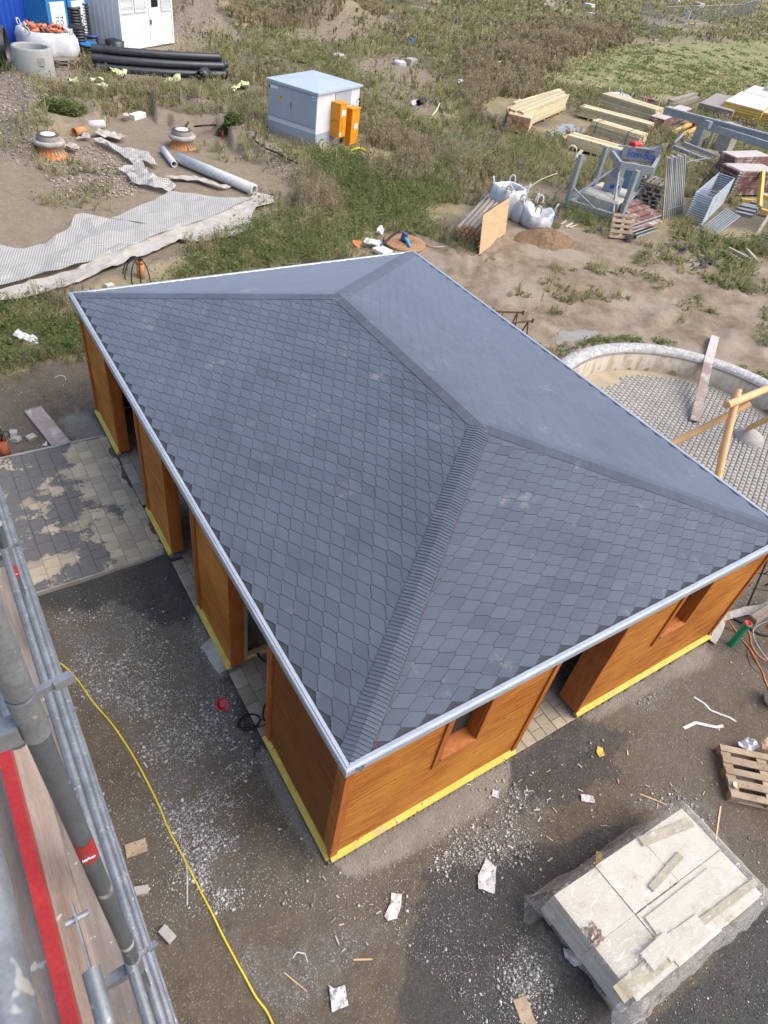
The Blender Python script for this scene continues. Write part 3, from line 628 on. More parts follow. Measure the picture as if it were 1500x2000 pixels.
# inside: beams, posts and the pale stud frame seen through the second gap
ib=MB(); ib.b2(.02,.16,.2,L-.2,2.25,2.40); ib.b2(.2,W-.2,3.2,3.32,2.2,2.36); ib.b2(.2,W-.2,6.2,6.32,2.2,2.36); boards('roof_beam',ib,MTRIM,BLD)
for yy in (3.26,6.26):
    for xx in (2.4,4.9): q=MB(); q.b2(xx-.06,xx+.06,yy-.06,yy+.06,-.04,2.2); part('post',q,MTRIM,BLD)
sf=MB(); s0=P(476,1285,.0); s1=P(560,1250,.0)
sf.b2(s0.x-.03,s0.x+.05,s0.y-.03,s0.y+.05,-.04,2.24); sf.b2(s0.x+.051,s0.x+1.5,s0.y-.03,s0.y+.05,-.04,.05); sf.b2(s0.x+1.501,s0.x+1.58,s0.y-.03,s0.y+.05,-.04,2.24)
part('stud_frame',sf,MRAW,BLD,'pale unstained stud frame inside the near gap')
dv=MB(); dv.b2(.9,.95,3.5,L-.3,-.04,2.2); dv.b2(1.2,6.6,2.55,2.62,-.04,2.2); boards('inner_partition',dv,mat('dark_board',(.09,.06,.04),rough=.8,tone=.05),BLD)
# ------------------------------------------------------------------ scaffold beside the camera
SX=-2.150
SCF=thing('scaffold',(SX,0,-.13),'galvanised tube scaffold with timber decks seen from above along the left edge','scaffold')
YS=(-1.39,1.18,3.75,6.32); ZD=6.20
for i,y in enumerate(YS):
    mb=MB(); zj=ZD+1.03
    mb.cyl((SX,y,-.12),(SX,y,zj),.0268 if i==0 else .0245,18,cap=False,t=.2); st=part('standard',mb,MGALVD,SCF)
    up=MB(); up.cyl((SX,y,zj+.001),(SX,y,8.13),.0300 if i==0 else .02415,20,t=.6); part('standard',up,MGALV,SCF)
    if i<2:
        s=MB(); zs=6.39 if i==0 else 5.0; s.cyl((SX,y,zs-.065),(SX,y,zs+.065),.0274 if i==0 else .0253,24,cap=False,t=.5); sk_=part('sticker',s,MRED,st)
        text('layher',.015,MSIGN,st,Vector((SX,y-.0290,zs-.02)),(1,0,0),(0,0,1))
    s=MB(); s.cyl((SX,y,5.41),(SX,y,5.45),.0275,20,cap=False,t=.5); part('tape_band',s,MCONCL,st)
    for z in (7.18,5.18,3.18,1.18):
        cp=MB(); cp.cyl((SX,y,z-.12),(SX,y,z+.040),.0315,20,t=.4)
        cp.beam((SX+.02,y,z+.02),(SX+.10,y+.014,z+.02),.016,.022,t=.9); cp.beam((SX+.065,y-.002,z+.024),(SX+.108,y+.004,z+.026),.013,.024,t=.7)
        part('coupler',cp,MGALV,SCF)
        tr=MB(); tr.beam((SX-.028,y,z-.08),(SX-.76,y,z-.08),.045,.06,t=.6); part('transom',tr,MGALV,SCF)
    inn=MB(); inn.cyl((SX-.78,y,-.12),(SX-.78,y,8.1),.02415,14,t=.5); part('standard',inn,MGALV,SCF)
# long tubes, level by level
def rail(x,z,r=.0215,y0=-3.6,y1=6.4,mt=None):
    mb=MB(); mb.cyl((x,y0,z),(x,y1,z),r,14,t=random.random()); return part('guard_rail',mb,mt or MGALV,SCF)
for z,dx in ((5.20,-.012),(4.72,.022),(4.10,-.02),(3.60,.02),(3.2,0),(4.4,.05),(3.0,.06),(2.55,.03),(2.1,-.03),(1.4,0),(.9,.02)): rail(SX+dx,z,.0225,-3.4)
rail(SX-.055,6.90,.0215,-1.30)
BX=SX-.062
mb=MB(); mb.cyl((BX,-2.75,6.38),(BX,-1.73,6.47),.0225,16); mb.beam((BX,-1.74,6.47),(BX,-1.56,6.49),.005,.034); mb.cyl((BX-.028,-1.60,6.48),(BX+.03,-1.60,6.48),.009,8)
part('diagonal_brace',mb,MGALV,SCF)
mb=MB(); mb.cyl((SX+.06,-2.9,3.9),(SX+.05,-1.80,4.2),.0235,14); mb.beam((SX+.05,-1.80,4.2),(SX+.045,-1.62,4.25),.008,.045); mb.cyl((SX+.0,-1.66,4.24),(SX+.12,-1.66,4.24),.010,8); part('diagonal_brace',mb,MGALV,SCF)
MDECK=mat('deck_board',(.36,.30,.25),(.20,.155,.12),rough=.9,scale=2.4,stretch=(9,.7,1),tone=.1,bump=.6,bd=.004,spots=((.55,.52,.47),20,.68),fine=40)
for lv in range(4):
    z=ZD-2*lv
    for k,(x0,x1) in enumerate(((-.345,-.060),(-.645,-.355))):
        for a,b in ((-3.75,-2.02),(-2.01,.54),(.56,3.12),(3.14,5.7)):
            mb=MB(); mb.b2(SX+x0+.006,SX+x1-.006,a,b,z-.045,z,t=random.random()); d=part('deck_board',mb,MDECK,SCF)
tb=MB(); tb.b2(SX-.170,SX-.132,-3.6,6.0,ZD+.02,ZD+.10); part('toe_board',tb,MRED,SCF,'red painted toe board')
tb=MB(); tb.b2(SX-.055,SX-.05,-3.6,-1.6,4.22,4.36); part('toe_board',tb,MRED,SCF)
hand=MB(); hand.cyl((SX-.022,-3.2,7.90),(SX-.022,-1.45,7.90),.024,24,t=.3); part('guard_rail',hand,MGALV,SCF)
gl=MB(); gl.lathe((SX,1.18,6.5),[(.026,-.03),(.028,-.03),(.028,.03),(.026,.03)],16); part('clip',gl,mat('green_clip',(.10,.55,.05),tone=0),SCF,'small green plastic clip on the second standard')
# ------------------------------------------------------------------ hose and small yard things
def gtube(px,r,mt,name,label,cat,z=0,group=None,n=8,parent=None,zs=None,sub=6):
    pts=[]
    for i,(u,v) in enumerate(px):
        g=G(u,v); zz=(zs[i] if zs else 0)+z
        if zz: q=P(u,v,g.z+zz+r); g=q
        else: g=Vector((g.x,g.y,g.z+r*.8))
        pts.append(g)
    mb=MB(); mb.tube(pts,r,n,sub=sub); return solo(name,mb,mt,label,cat,group)
gtube([(100,1290),(122,1299),(150,1327),(182,1372),(215,1410),(238,1442),(262,1480),(290,1532),(312,1578),(330,1622),(352,1664),(372,1702),(392,1742),(412,1780),(432,1822),(456,1868),(478,1908),(500,1948),(520,1975),(536,2010),(560,2080)],.0125,MHOSEY,'hose','thin yellow hose running in a long curve beside the scaffold','hose')
def lying(name,u,v,dims,rz,mt,label,cat,group=None,tilt=(0,0),ch=.006,lift=0):
    g=G(u,v); mb=MB(); mb.box((0,0,dims[2]/2),dims,ch=ch,t=.5)
    o=link(name,mesh_of(name,mb,mt),None,(g.x,g.y,g.z+lift)); o.rotation_euler=(tilt[0],tilt[1],rz); return tag(o,label,cat,group)
lying('brick',272,1742,(.20,.095,.06),-.35,MCONCL,'pale brick lying near the scaffold between the timber offcut and the second brick','brick',tilt=(0,.05))
lying('brick',327,1826,(.18,.10,.065),-1.2,MCONCL,'pale brick nearer the bottom edge, closer to the yellow hose','brick',tilt=(.05,0))
lying('timber_offcut',266,1657,(.24,.16,.025),-.15,MPALLET,'broken weathered board scrap on the dirt beside the scaffold','board')
lying('timber_offcut',1026,1985,(.16,.34,.03),-.25,MPALLET,'short pale board lying on dark grit near the bottom edge','board')
# red bucket lid
g=G(437,1376); mb=MB(); mb.lathe((0,0,0),[(0,.004),(.088,.004),(.092,.022),(.100,.024),(.104,.014),(.104,0)],32,t=.5)
lid=thing('lid',(g.x,g.y,g.z+.005),'bright red round bucket lid lying upside down on gravel','lid'); lid.rotation_euler=(.05,.08,0); part('rim',mb,MREDP,lid,local=True)
mb=MB(); mb.cyl((.012,.004,.0045),(.012,.004,.011),.066,28); part('panel',mb,MPINK,lid,local=True)
# concrete slab leaning on the footing
c=[P(390,1270,-.02),P(417,1240,.06)]
slab=MB(); a=P(391,1264,-.08);b_=P(420,1322,-.10); c_=P(447,1302,.03); d_=P(413,1243,.03)
nrm=(b_-a).cross(d_-a).normalized(); nrm=nrm if nrm.z>0 else -nrm
vs=[a,b_,c_,d_]+[p-nrm*.05 for p in (a,b_,c_,d_)]; slab.add(vs,[(0,1,2,3),(7,6,5,4),(0,4,5,1),(1,5,6,2),(2,6,7,3),(3,7,4,0)]); solo('kerb_slab',slab,MCONCL,'rough grey concrete slab leaning against the pavilion footing','slab')
# black cable loops at the second opening
g=G(487,1412); pts=[]
for k in range(40): t=k/40*2*math.pi*2.6; pts.append((g.x+(.15+.015*math.sin(t*1.7))*math.cos(t),g.y+(.11+.012*math.cos(t*1.3))*math.sin(t),g.z+.012+.006*k/10))
for q in ((505,1420,-.03),(520,1414,-.01),(540,1412,0)): pts.append(P(*q))
mb=MB(); mb.tube(pts,.009,6,sub=3); solo('cable_coil',mb,MRUBBER,'black cable coiled on the dirt outside the near opening','cable')
mb=MB(); mb.tube([P(486,1268,0),P(500,1274,.03),P(515,1290,0),P(545,1300,0)],.018,7); mb.tube([P(560,1360,0),P(528,1366,.05),P(515,1385,.03),P(518,1408,0),P(560,1420,0)],.014,7); solo('cable',mb,MRUBBER,'thick black cables lying over the pavers inside the near opening','cable')
lying('stick',482,1262,(.12,.03,.02),.1,MRAW,'tiny pale wood stick by the second panel foot','stick',lift=.06)
# crumpled papers
def crumple(name,px,label,cat,mt=MPAPER,amp=.02,res=.03,lift=.012,group=None):
    pts=[G(u,v) for u,v in px]; poly=[(p.x,p.y) for p in pts]; xs=[p[0] for p in poly];ys=[p[1] for p in poly]
    V=[];n=len(poly)
    for i in range(n):
        p,q=poly[i],poly[(i+1)%n]; k=max(1,int(math.dist(p,q)/res))
        for j in range(k): t=j/k; V.append((p[0]+(q[0]-p[0])*t,p[1]+(q[1]-p[1])*t))
    nb=len(V); x=min(xs)
    while x<max(xs):
        y=min(ys)
        while y<max(ys):
            X_,Y_=x+random.uniform(-.3,.3)*res,y+random.uniform(-.3,.3)*res
            if bool(pip(poly,np.array([X_]),np.array([Y_]))[0]) and min(math.dist((X_,Y_),q) for q in V[:nb])>res*.45: V.append((X_,Y_))
            y+=res
        x+=res
    r=delaunay_2d_cdt([Vector(v) for v in V],[(i,(i+1)%nb) for i in range(nb)],[],1,1e-5)
    a=np.array([[v.x,v.y] for v in r[0]]); z=hgt(a[:,0],a[:,1])+lift+amp*1.6*np.abs(fbm(a[:,0]/res*.30,a[:,1]/res*.30,91,3)-.42)*1.0+amp*.5*RNG.random(len(a))
    mb=MB(); mb.add([(a[i,0],a[i,1],float(z[i])) for i in range(len(a))],[tuple(f)[::-1] for f in r[2]],t=.5)
    # make faces look up
    v0,v1,v2=[Vector(mb.v[i]) for i in mb.f[0][:3]]
    if (v1-v0).cross(v2-v0).z<0: mb.f=[f[::-1] for f in mb.f]
    return solo(name,mb,mt,label,cat,group)
crumple('paper_sheet',[(948,1679),(968,1697),(965,1747),(933,1738),(932,1713)],'large white crumpled paper sheet on the dirt right of the near corner','paper',amp=.05,res=.06)
crumple('paper_sheet',[(757,1800),(750,1790),(762,1765),(764,1745),(784,1748),(783,1770),(775,1795)],'narrow crumpled plastic scrap below the near wall corner','plastic scrap',amp=.05,res=.05)
crumple('paper_sheet',[(641,1925),(652,1932),(673,1925),(680,1965),(648,1978),(645,1950)],'torn printed paper sheet with dark blotches near the bottom edge','paper',amp=.06,res=.04)
crumple('paper_sheet',[(1132,1553),(1158,1556),(1160,1570),(1135,1566)],'small printed paper scrap on gravel above the slab pallet','paper',amp=.03,res=.04)
crumple('foil_scrap',[(1166,1458),(1176,1463),(1180,1478),(1170,1480),(1164,1470)],'small yellow foil scrap on dark gravel right of the front opening','foil scrap',MYEL,amp=.03,res=.04)
crumple('foil_scrap',[(1163,1664),(1174,1665),(1175,1678),(1184,1680),(1170,1690),(1162,1686)],'small yellow foil scrap beside the wrapped slab pallet','foil scrap',MYEL,amp=.03,res=.04)
crumple('plastic_scrap',[(962,1542),(974,1548),(972,1562),(960,1556)],'little white crumpled plastic beside the gravel patch','plastic scrap',MFABW,amp=.04,res=.03)
crumple('plastic_strip',[(1098,1852),(1118,1860),(1134,1886),(1120,1890),(1102,1872)],'dirty grey plastic tatter at the left foot of the slab pallet','plastic scrap',MPAPER,amp=.05,res=.04)
def strap(px,label,w=.02,mt=None,name='packing_strap'):
    mb=MB(); pts=[G(u,v)+Vector((0,0,.008)) for u,v in px]
    for a,b in zip(pts[:-1],pts[1:]): mb.beam(a,b,w,.004)
    return solo(name,mb,mt or MPAPER,label,'strap')
strap([(1335,1423),(1358,1412),(1400,1421),(1412,1418)],'dirty white packing strap on the mud right of the front wall',.05)
strap([(1355,1362),(1375,1374),(1388,1388),(1425,1402),(1438,1410)],'bent white plastic strip on the mud behind the packing strap',.035)
strap([(572,1872),(580,1860),(596,1863),(601,1880)],'thin bent white plastic strip on pale gravel',.012)
strap([(357,1662),(366,1700),(366,1768)],'dirty clear tape strip under the yellow hose',.014); strap([(690,1875),(727,1874)],'straight thin wooden stick on the dirt near the bottom',.018,MRAW,'stick')
strap([(555,1900),(600,1937)],'thin wooden stick at the edge of the pale gravel',.012,MRAW,'stick'); strap([(1250,1551),(1303,1573)],'long splinter of wood above the slab pallet',.02,MRAW,'stick')
strap([(1407,1575),(1398,1640)],'slim wooden stake standing askew behind the slab pallet',.02,MRAW,'stick')
# left yard: plank, clay pipe with cables, loose pavers
pk=thing('scaffold_plank',tuple(G(94,838)),'pinkish weathered formwork plank with metal ends on the left yard','plank')
a=G(66,804);b_=G(122,874); Y=(b_-a).normalized(); mb=MB(); mb.beam(a+Vector((0,0,.05)),b_+Vector((0,0,.06)),.33,.045,ch=.004,t=.4); part('board',mb,MPLANKR,pk)
mb=MB(); mb.beam(b_+Vector((0,0,.06)),b_+Y*.05+Vector((0,0,.061)),.335,.05,t=.8); mb.beam(a-Y*.03+Vector((0,0,.05)),a+Vector((0,0,.05)),.335,.05,t=.8); part('metal_end',mb,MGALV,pk)
g=G(12,889); pp=thing('drain_pipe',tuple(g),'upright clay red drain pipe with black cables sticking out at the left edge','pipe')
mb=MB(); mb.cyl(g-Vector((0,0,.1)),g+Vector((0,0,.36)),.082,24,hollow=.012,cap=False,t=.5); part('pipe',mb,MCLAY,pp)
mb=MB()
for k in range(5):
    an=k*1.3; d=Vector((math.cos(an),math.sin(an),0)); mb.tube([g+Vector((0,0,.25)),g+d*.04+Vector((0,0,.45)),g+d*.10+Vector((0,0,.53)),g+d*.16+Vector((0,0,.44)),g+d*.10+Vector((0,0,.38))],.009,6)
part('cables',mb,MRUBBER,pp)
for k,(u,v,l) in enumerate(((62,858,'loose pale paver lying between the clay pipe and the plank'),(27,850,'pale paver standing behind the clay pipe'),(33,862,'pale paver touching the side of the clay pipe'))):
    lying('loose_paver',u,v,(.16,.13,.09),.4+k,MCONCL,l,'paver',tilt=(.1,.2*k))
crumple('plastic_scrap',[(82,872),(92,862),(93,872)],'tiny white scrap beside the lower end of the plank','plastic scrap',MFABW,res=.04)
crumple('plastic_sheet',[(30,675),(42,668),(58,675),(70,680),(80,682),(78,692),(58,690),(45,684)],'crumpled white plastic lying in the weeds left of the pavilion','plastic sheet',MFABW,amp=.12,res=.08,lift=.25)
strap([(107,738),(117,733),(127,736),(128,743)],'thin white bent wire on the dark soil bank',.012); 
# ------------------------------------------------------------------ slab stack under film
SB=Vector((0,0,0)); q0=Vector((1.90,-1.72));q1=Vector((1.98,-2.93));q2=Vector((4.14,-2.99));q3=Vector((4.08,-1.80)); ZT=.50; ZG=-.12
def bil(s,t): p=q0.lerp(q3,s).lerp(q1.lerp(q2,s),t); return p
PS=thing('slab_pallet',(3.0,-2.35,ZG),'pallet of pale stone slabs wrapped in dirty clear film at the bottom right','slab pallet')
mb=MB()
for k in range(3):
    for s in (.04,.5,.96): p=bil(s,.1+.4*k); mb.box((p.x,p.y,ZG+.05),(.14,.12,.09))
for t in (.04,.5,.96): mb.beam((*bil(.01,t),ZG+.105),(*bil(.99,t),ZG+.105),.12,.022)
part('pallet',mb,MPALLET,PS)
mb=MB(); rows=[.0,.24,.5,.74,1.]; z=ZG+.12; nl=6; dz=(ZT-z)/nl
for l in range(nl):
    cols=[0,.30,.64,1.] if l%2 else [0,.36,.70,1.]
    for i in range(len(cols)-1):
        for j in range(2):
            a,b=cols[i]+.002,cols[i+1]-.002; c_,d_=(0,.498) if j==0 else (.502,1)
            J=[random.uniform(-.008,.008) for _ in range(2)]
            ps=[bil(a,c_),bil(b,c_),bil(b,d_),bil(a,d_)]; ps=[(p.x+J[0],p.y+J[1]) for p in ps][::-1]; mb.prism(ps,z+l*dz,z+(l+1)*dz-.004)
part('slab',mb,MSLAB,PS)
def onstack(u,v,u2,v2,w,h,mt,label,name='stone_strip',dz=.0,cat='stone strip'):
    a=P(u,v,ZT+dz);b=P(u2,v2,ZT+dz); mb=MB(); mb.beam(a+Vector((0,0,h/2+.006)),b+Vector((0,0,h/2+.006)),w,h,ch=.004); return solo(name,mb,mt,label,cat)
onstack(1250,1645,1350,1607,.11,.025,MSLABD,'brownish stone strip at the far edge on top of the wrapped slabs')
onstack(1270,1737,1328,1670,.085,.025,MSLABD,'short brownish stone strip lying in the middle of the wrapped slabs')
onstack(1355,1812,1475,1722,.085,.025,MSLABD,'long brownish stone strip at the right side of the wrapped slabs')
onstack(1205,1945,1305,1862,.17,.03,MSLABD,'wide brownish stone strip at the nearest corner of the wrapped slabs')
for l,(u,v,u2,v2,w) in zip(('pale rectangular slab lying loose near the middle right of the stack','small pale square slab beside the wide brown strip on the stack','pale slab next to the wide brown strip, nearest the left edge of the stack'),((1275,1817,1400,1717,.28),(1295,1860,1372,1805,.22),(1262,1880,1310,1835,.19))[:3]):
    onstack(u,v,u2,v2,w,.02,MSLAB,l,'loose_slab',dz={'l':0,'s':.027}.get(l[0],.0)+(.054 if 'next to' in l else 0),cat='slab')
# crumpled paper ball and rubble
g=P(1158,1826,ZT); mb=MB()
for k in range(26):
    c_=g+Vector((random.uniform(-.08,.08),random.uniform(-.08,.08),random.uniform(0,.05))); X=Vector((random.gauss(0,1),random.gauss(0,1),random.gauss(0,1))).normalized();Y=X.orthogonal().normalized(); mb.add([c_+X*.05,c_+Y*.04,c_-X*.045,c_-Y*.04+Vector((0,0,.02))],[(0,1,2),(0,2,3)])
solo('crumpled_paper',mb,mat('brown_paper',(.62,.50,.42),(.45,.28,.18),scale=20,rough=.7,tone=.3),'crumpled brownish white paper ball on top of the wrapped slabs','paper ball')
# film
mf,n,b=nodes('clear_film'); co=N(n,'ShaderNodeTexCoord').outputs['Object']
f1=noise(n,co,2.2,7,.7,None,.6); f2=noise(n,co,7,5,.7,(1,3,1),1.2); ds=noise(n,co,3.2,7,.72)
col=mix(n,ramp(n,ds,.56,.60),(.78,.78,.76),(.38,.33,.22)); n.links.new(col,b.inputs['Base Color']); b.inputs['Roughness'].default_value=.16; b.inputs['Specular IOR Level'].default_value=.7
lw=N(n,'ShaderNodeLayerWeight'); lw.inputs[0].default_value=.35; al=math_(n,'MAXIMUM',math_(n,'MULTIPLY_ADD',lw.outputs['Facing'],.45,.06),math_(n,'MAXIMUM',math_(n,'MULTIPLY_ADD',ramp(n,f2,.50,.72),.6,.05),math_(n,'MULTIPLY',ramp(n,ds,.60,.66),.7))); n.links.new(al,b.inputs['Alpha'])
bumpn(n,b,math_(n,'ADD',f1,math_(n,'MULTIPLY',f2,.8)),.8,.04); MFILM=mf
mb=MB(); n1,n2=44,26; Vv=[];Ff=[]
def filmz(s,t,o): 
    p=bil(min(max(s,0),1),min(max(t,0),1)); return p
for i in range(n1+1):
    for j in range(n2+1):
        s=-.17+1.34*i/n1; t=-.28+1.56*j/n2
        os_=max(-s,s-1,0);ot=max(-t,t-1,0); sc_=min(max(s,0),1);tc=min(max(t,0),1); p=bil(sc_,tc)
        dirx=(q3-q0).normalized();diry=(q1-q0).normalized()
        drop=max(os_*2.2,ot*1.2); wv=fbm(i*.45,j*.45,71,3)
        out=.04+.10*wv*min(1,drop*3)+drop*.16; 
        pp_=Vector((p.x,p.y))
        if os_>0: pp_+=dirx*(out if s>1 else -out)
        if ot>0: pp_+=diry*(out if t>1 else -out)
        z=ZT+.095+.03*fbm(i*.5,j*.5,73,3)-drop*1.05
        z=max(z,ZG+.012+.02*wv)
        Vv.append((pp_.x,pp_.y,z))
for i in range(n1):
    for j in range(n2):
        a=i*(n2+1)+j; Ff.append((a,a+n2+1,a+n2+2,a+1))
mb.add(Vv,Ff,True,t=.5); 
# two loose tails of film
for (u,v,z0),(u2,v2,z1),w in (((1085,1772,.3),(1022,1778,-.06),.10),((1235,1950,.3),(1225,2030,-.09),.16)):
    a=P(u,v,z0);b_=P(u2,v2,z1); X=(b_-a); Y=Vector((-X.y,X.x,0)).normalized(); vs=[];k=9
    for i in range(k):
        t=i/(k-1); c_=a.lerp(b_,t)+Vector((0,0,.05*math.sin(t*7)))
        for s in (-1,-.35,.35,1): vs.append(c_+Y*(s*w*(1+.5*t+.25*math.sin(t*9+s)))+Vector((0,0,.035*math.sin(s*4+t*5))))
    mb.add(vs,[(i*4+j,i*4+j+1,(i+1)*4+j+1,(i+1)*4+j) for i in range(k-1) for j in range(3)],True,t=.5)
solo('plastic_film',mb,MFILM,'crumpled clear plastic film draped over the pallet of pale slabs','plastic film')
# ------------------------------------------------------------------ pallets
def pallet(name,loc,rz,label,mt=MPALLET,group=None,L_=1.2,B=.8):
    p=thing(name,loc,label,'pallet',group,rz); mb=MB()
    for k in range(5): mb.box((0,-B/2+.05+k*(B-.1)/4,.133),(L_,.10 if k%2==0 else .115,.022),ch=.003)
    part('deck_boards',mb,mt,p,local=True); mb=MB()
    for i in (-1,0,1):
        mb.box((i*(L_/2-.0725),0,.111),(.14,B,.022))
        for j in (-1,0,1): mb.box((i*(L_/2-.0725),j*(B/2-.05),.061),(.14,.10,.077))
    part('blocks',mb,mt,p,local=True); mb=MB()
    for j in (-1,0,1): mb.box((0,j*(B/2-.05),.011),(L_,.10,.022))
    part('skids',mb,mt,p,local=True); return p
a=G(1397,1467);b_=G(1418,1560); yv=(a-b_); yv.z=0; yv.normalize(); xv=Vector((yv.y,-yv.x,0)); c_=(a+b_)/2+xv*.6; rz=math.atan2(xv.y,xv.x)
PAL0=pallet('pallet',(c_.x,c_.y,-.13),rz,'weathered wooden pallet lying flat on the mud at the right edge')
g=P(1437,1534,.03); mb=MB(); mb.lathe(g,[(0,.004),(.035,.003),(.04,.008),(.042,.02),(.046,.021),(.046,.012),(.042,0)],24,t=.5)
cl=solo('cup_lid',mb,mat('lid_orange_white',(.75,.74,.70),(.72,.40,.10),scale=9,rough=.4,tone=0),'white and orange round lid lying on the pallet at the right','lid')
crumple('tape_tangle',[(1430,1458),(1450,1450),(1465,1452),(1470,1472),(1455,1476)],'tangled white packing tape behind the pallet at the right','tape',MFABW,amp=.16,res=.045,lift=.06)
crumple('cardboard_scrap',[(1474,1462),(1486,1453),(1500,1470),(1490,1478),(1476,1475)],'crushed brown cardboard behind the pallet','cardboard',mat('cardboard',(.45,.33,.22),(.35,.24,.15),rough=.8,tone=.1),amp=.2,res=.05,lift=.08)
# ------------------------------------------------------------------ things at the right corner of the pavilion
g=G(1427,1260); tp=P(1447,1213,.62); gp=thing('green_pipe',tuple(g),'green drain pipe standing up with a red cap by the right corner','pipe')
ax=Vector((g.x,g.y,.45)); mb=MB(); mb.cyl(g-Vector((0,0,.1)),ax,.056,24,t=.5); mb.lathe((g.x,g.y,.34),[(.056,0),(.066,.01),(.066,.10),(.070,.11),(.070,.125),(.060,.126)],24,t=.6); part('pipe',mb,MGREENP,gp)
mb=MB(); mb.lathe((g.x,g.y,.46),[(.060,0),(.060,.012),(.050,.012),(.048,-.004),(0,-.004)],24); part('cap',mb,MREDP,gp)
gtube([(1420,1208),(1436,1232),(1448,1250),(1464,1268),(1476,1290),(1488,1312),(1494,1330),(1500,1345),(1515,1400),(1530,1440)],.011,MCABLEO,'orange_cable','thick orange cable curving over the mud from the corner to the right edge','cable')
gtube([(1456,1222),(1464,1240),(1468,1262),(1482,1282),(1500,1292),(1530,1300)],.011,MCABLEO,'orange_cable','shorter orange cable looping right of the green pipe','cable')
gtube([(1408,1225),(1430,1231),(1452,1245),(1462,1262),(1459,1275),(1466,1300),(1482,1314),(1489,1310),(1470,1285),(1464,1262),(1480,1280),(1510,1300)],.005,mat('thin_red_cable',(.16,.05,.04),tone=0),'thin_cable','thin dark red cable tangled below the orange cables','cable')
gtube([(1430,1208),(1455,1222),(1475,1236),(1500,1243),(1540,1248)],.022,MRUBBER,'black_hose','short black hose right of the green pipe','hose')
crumple('membrane_strip',[(1383,1255),(1392,1225),(1405,1200),(1440,1192),(1480,1183),(1510,1176),(1510,1188),(1480,1200),(1440,1208),(1418,1213),(1408,1240),(1395,1262)],'dirty white membrane strip lying along the right side of the pavilion','membrane',MFLEECE,amp=.06,res=.08)
lt=MB(); a=P(1468,1212,.05); b_=P(1540,1165,.25); lt.beam(a,b_,.16,.16,ch=.02); solo('old_timber',lt,MPALLETG,'old grey squared timber lying at the right edge','timber')
# frame of a table saw cut by the edge of the photo
ts=thing('saw_frame',tuple(G(1492,1290)),'orange power tool on a bent tubular steel frame at the right edge','power tool')
mb=MB(); mb.tube([P(1540,1200,.45),P(1480,1222,.35),P(1471,1240,.3),P(1480,1262,.15),P(1500,1290,-.05),P(1515,1310,-.1)],.014,8); part('tube_frame',mb,MGALV,ts)
mb=MB(); c_=P(1520,1222,.5); mb.box(c_,(.28,.22,.16),ch=.02); part('housing',mb,mat('tool_orange',(.75,.16,.03),tone=0),ts)
mb=MB(); c_=G(1506,1372); mb.lathe((c_.x,c_.y,c_.z),[(.02,0),(.12,.01),(.15,.08),(.15,.26),(.13,.3),(.0,.31)],20,t=.5); solo('white_canister',mb,MWHITE,'white plastic canister cut by the right edge','canister')
# trestles
def trestle(name,c,rz,label,w=1.0,h=1.0,cat='trestle',leg=.35):
    t=thing(name,c,label,cat,'rusty steel trestles',rz); mb=MB(); mb.cyl((-w/2,0,h),(w/2,0,h),.024,8); mb.cyl((-w/2,0,h-.05),(-w/2,0,h+.05),.03,8); mb.cyl((w/2,0,h-.05),(w/2,0,h+.05),.03,8); part('top_bar',mb,MRUST,t,local=True)
    for sx in (-1,1):
        for sy in (-1,1):
            mb=MB(); mb.cyl((sx*w*.36,0,h-.02),(sx*w*.36,sy*leg,0),.018,8); part('leg',mb,MRUST,t,local=True)
    mb=MB(); 
    for sy in (-1,1): mb.cyl((-w*.36,sy*leg*.6,h*.4),(w*.36,sy*leg*.6,h*.4),.012,6)
    mb.cyl((0,leg*.6,h*.4),(0,0,h),.011,6); part('cross_bar',mb,MRUST,t,local=True); return t
def trestle_at(u,v,u2,v2,h,lab):
    a=P(u,v,h-.12);b=P(u2,v2,h-.12); c_=(a+b)/2; d=b-a; return trestle('trestle',(c_.x,c_.y,-.14),math.atan2(d.y,d.x),lab,w=d.length,h=h)
trestle_at(945,606,1022,609,1.0,'rusty steel trestle just behind the long right eave, farther one')
trestle_at(975,632,1041,625,1.0,'rusty steel trestle just behind the long right eave, nearer one')
trestle_at(1490,1085,1580,1100,1.0,'rusty steel trestle leaning past the right corner of the pavilion')

# steel peg leaning on the footing below the front wall
a=P(756,1628,-.10); b_=P(769,1592,.10); mb=MB(); mb.beam(a,b_,.016,.012); mb.beam(b_,P(777,1608,.03),.014,.012); solo('steel_peg',mb,MGALV,'small bent steel peg leaning on the footing below the front wall','peg')
# ------------------------------------------------------------------ basin with cobbled rim
bw=thing('basin_wall',(BC[0],BC[1],-.62),'round basin wall with a pale cobbled rim and stained concrete inside','basin wall')
def ring(mb,prof,n=160,smooth=True,t=.5):
    vs=[];fs=[];m=len(prof)
    for k in range(n):
        g=2*math.pi*k/n
        for r,z in prof: vs.append((BC[0]+r*math.cos(g),BC[1]+r*math.sin(g),z))
    for k in range(n):
        q=(k+1)%n
        for j in range(m-1): fs.append((k*m+j,q*m+j,q*m+j+1,k*m+j+1))
    return mb.add(vs,fs,smooth,t=t)
MCOB,n,b=nodes('cobble_rim'); co=N(n,'ShaderNodeTexCoord').outputs['Object']
v=N(n,'ShaderNodeTexVoronoi'); v.inputs['Scale'].default_value=13; n.links.new(co,v.inputs['Vector']); v.feature='DISTANCE_TO_EDGE'; v2=N(n,'ShaderNodeTexVoronoi'); v2.inputs['Scale'].default_value=13; n.links.new(co,v2.inputs['Vector']); s_=N(n,'ShaderNodeSeparateColor'); n.links.new(v2.outputs['Color'],s_.inputs[0])
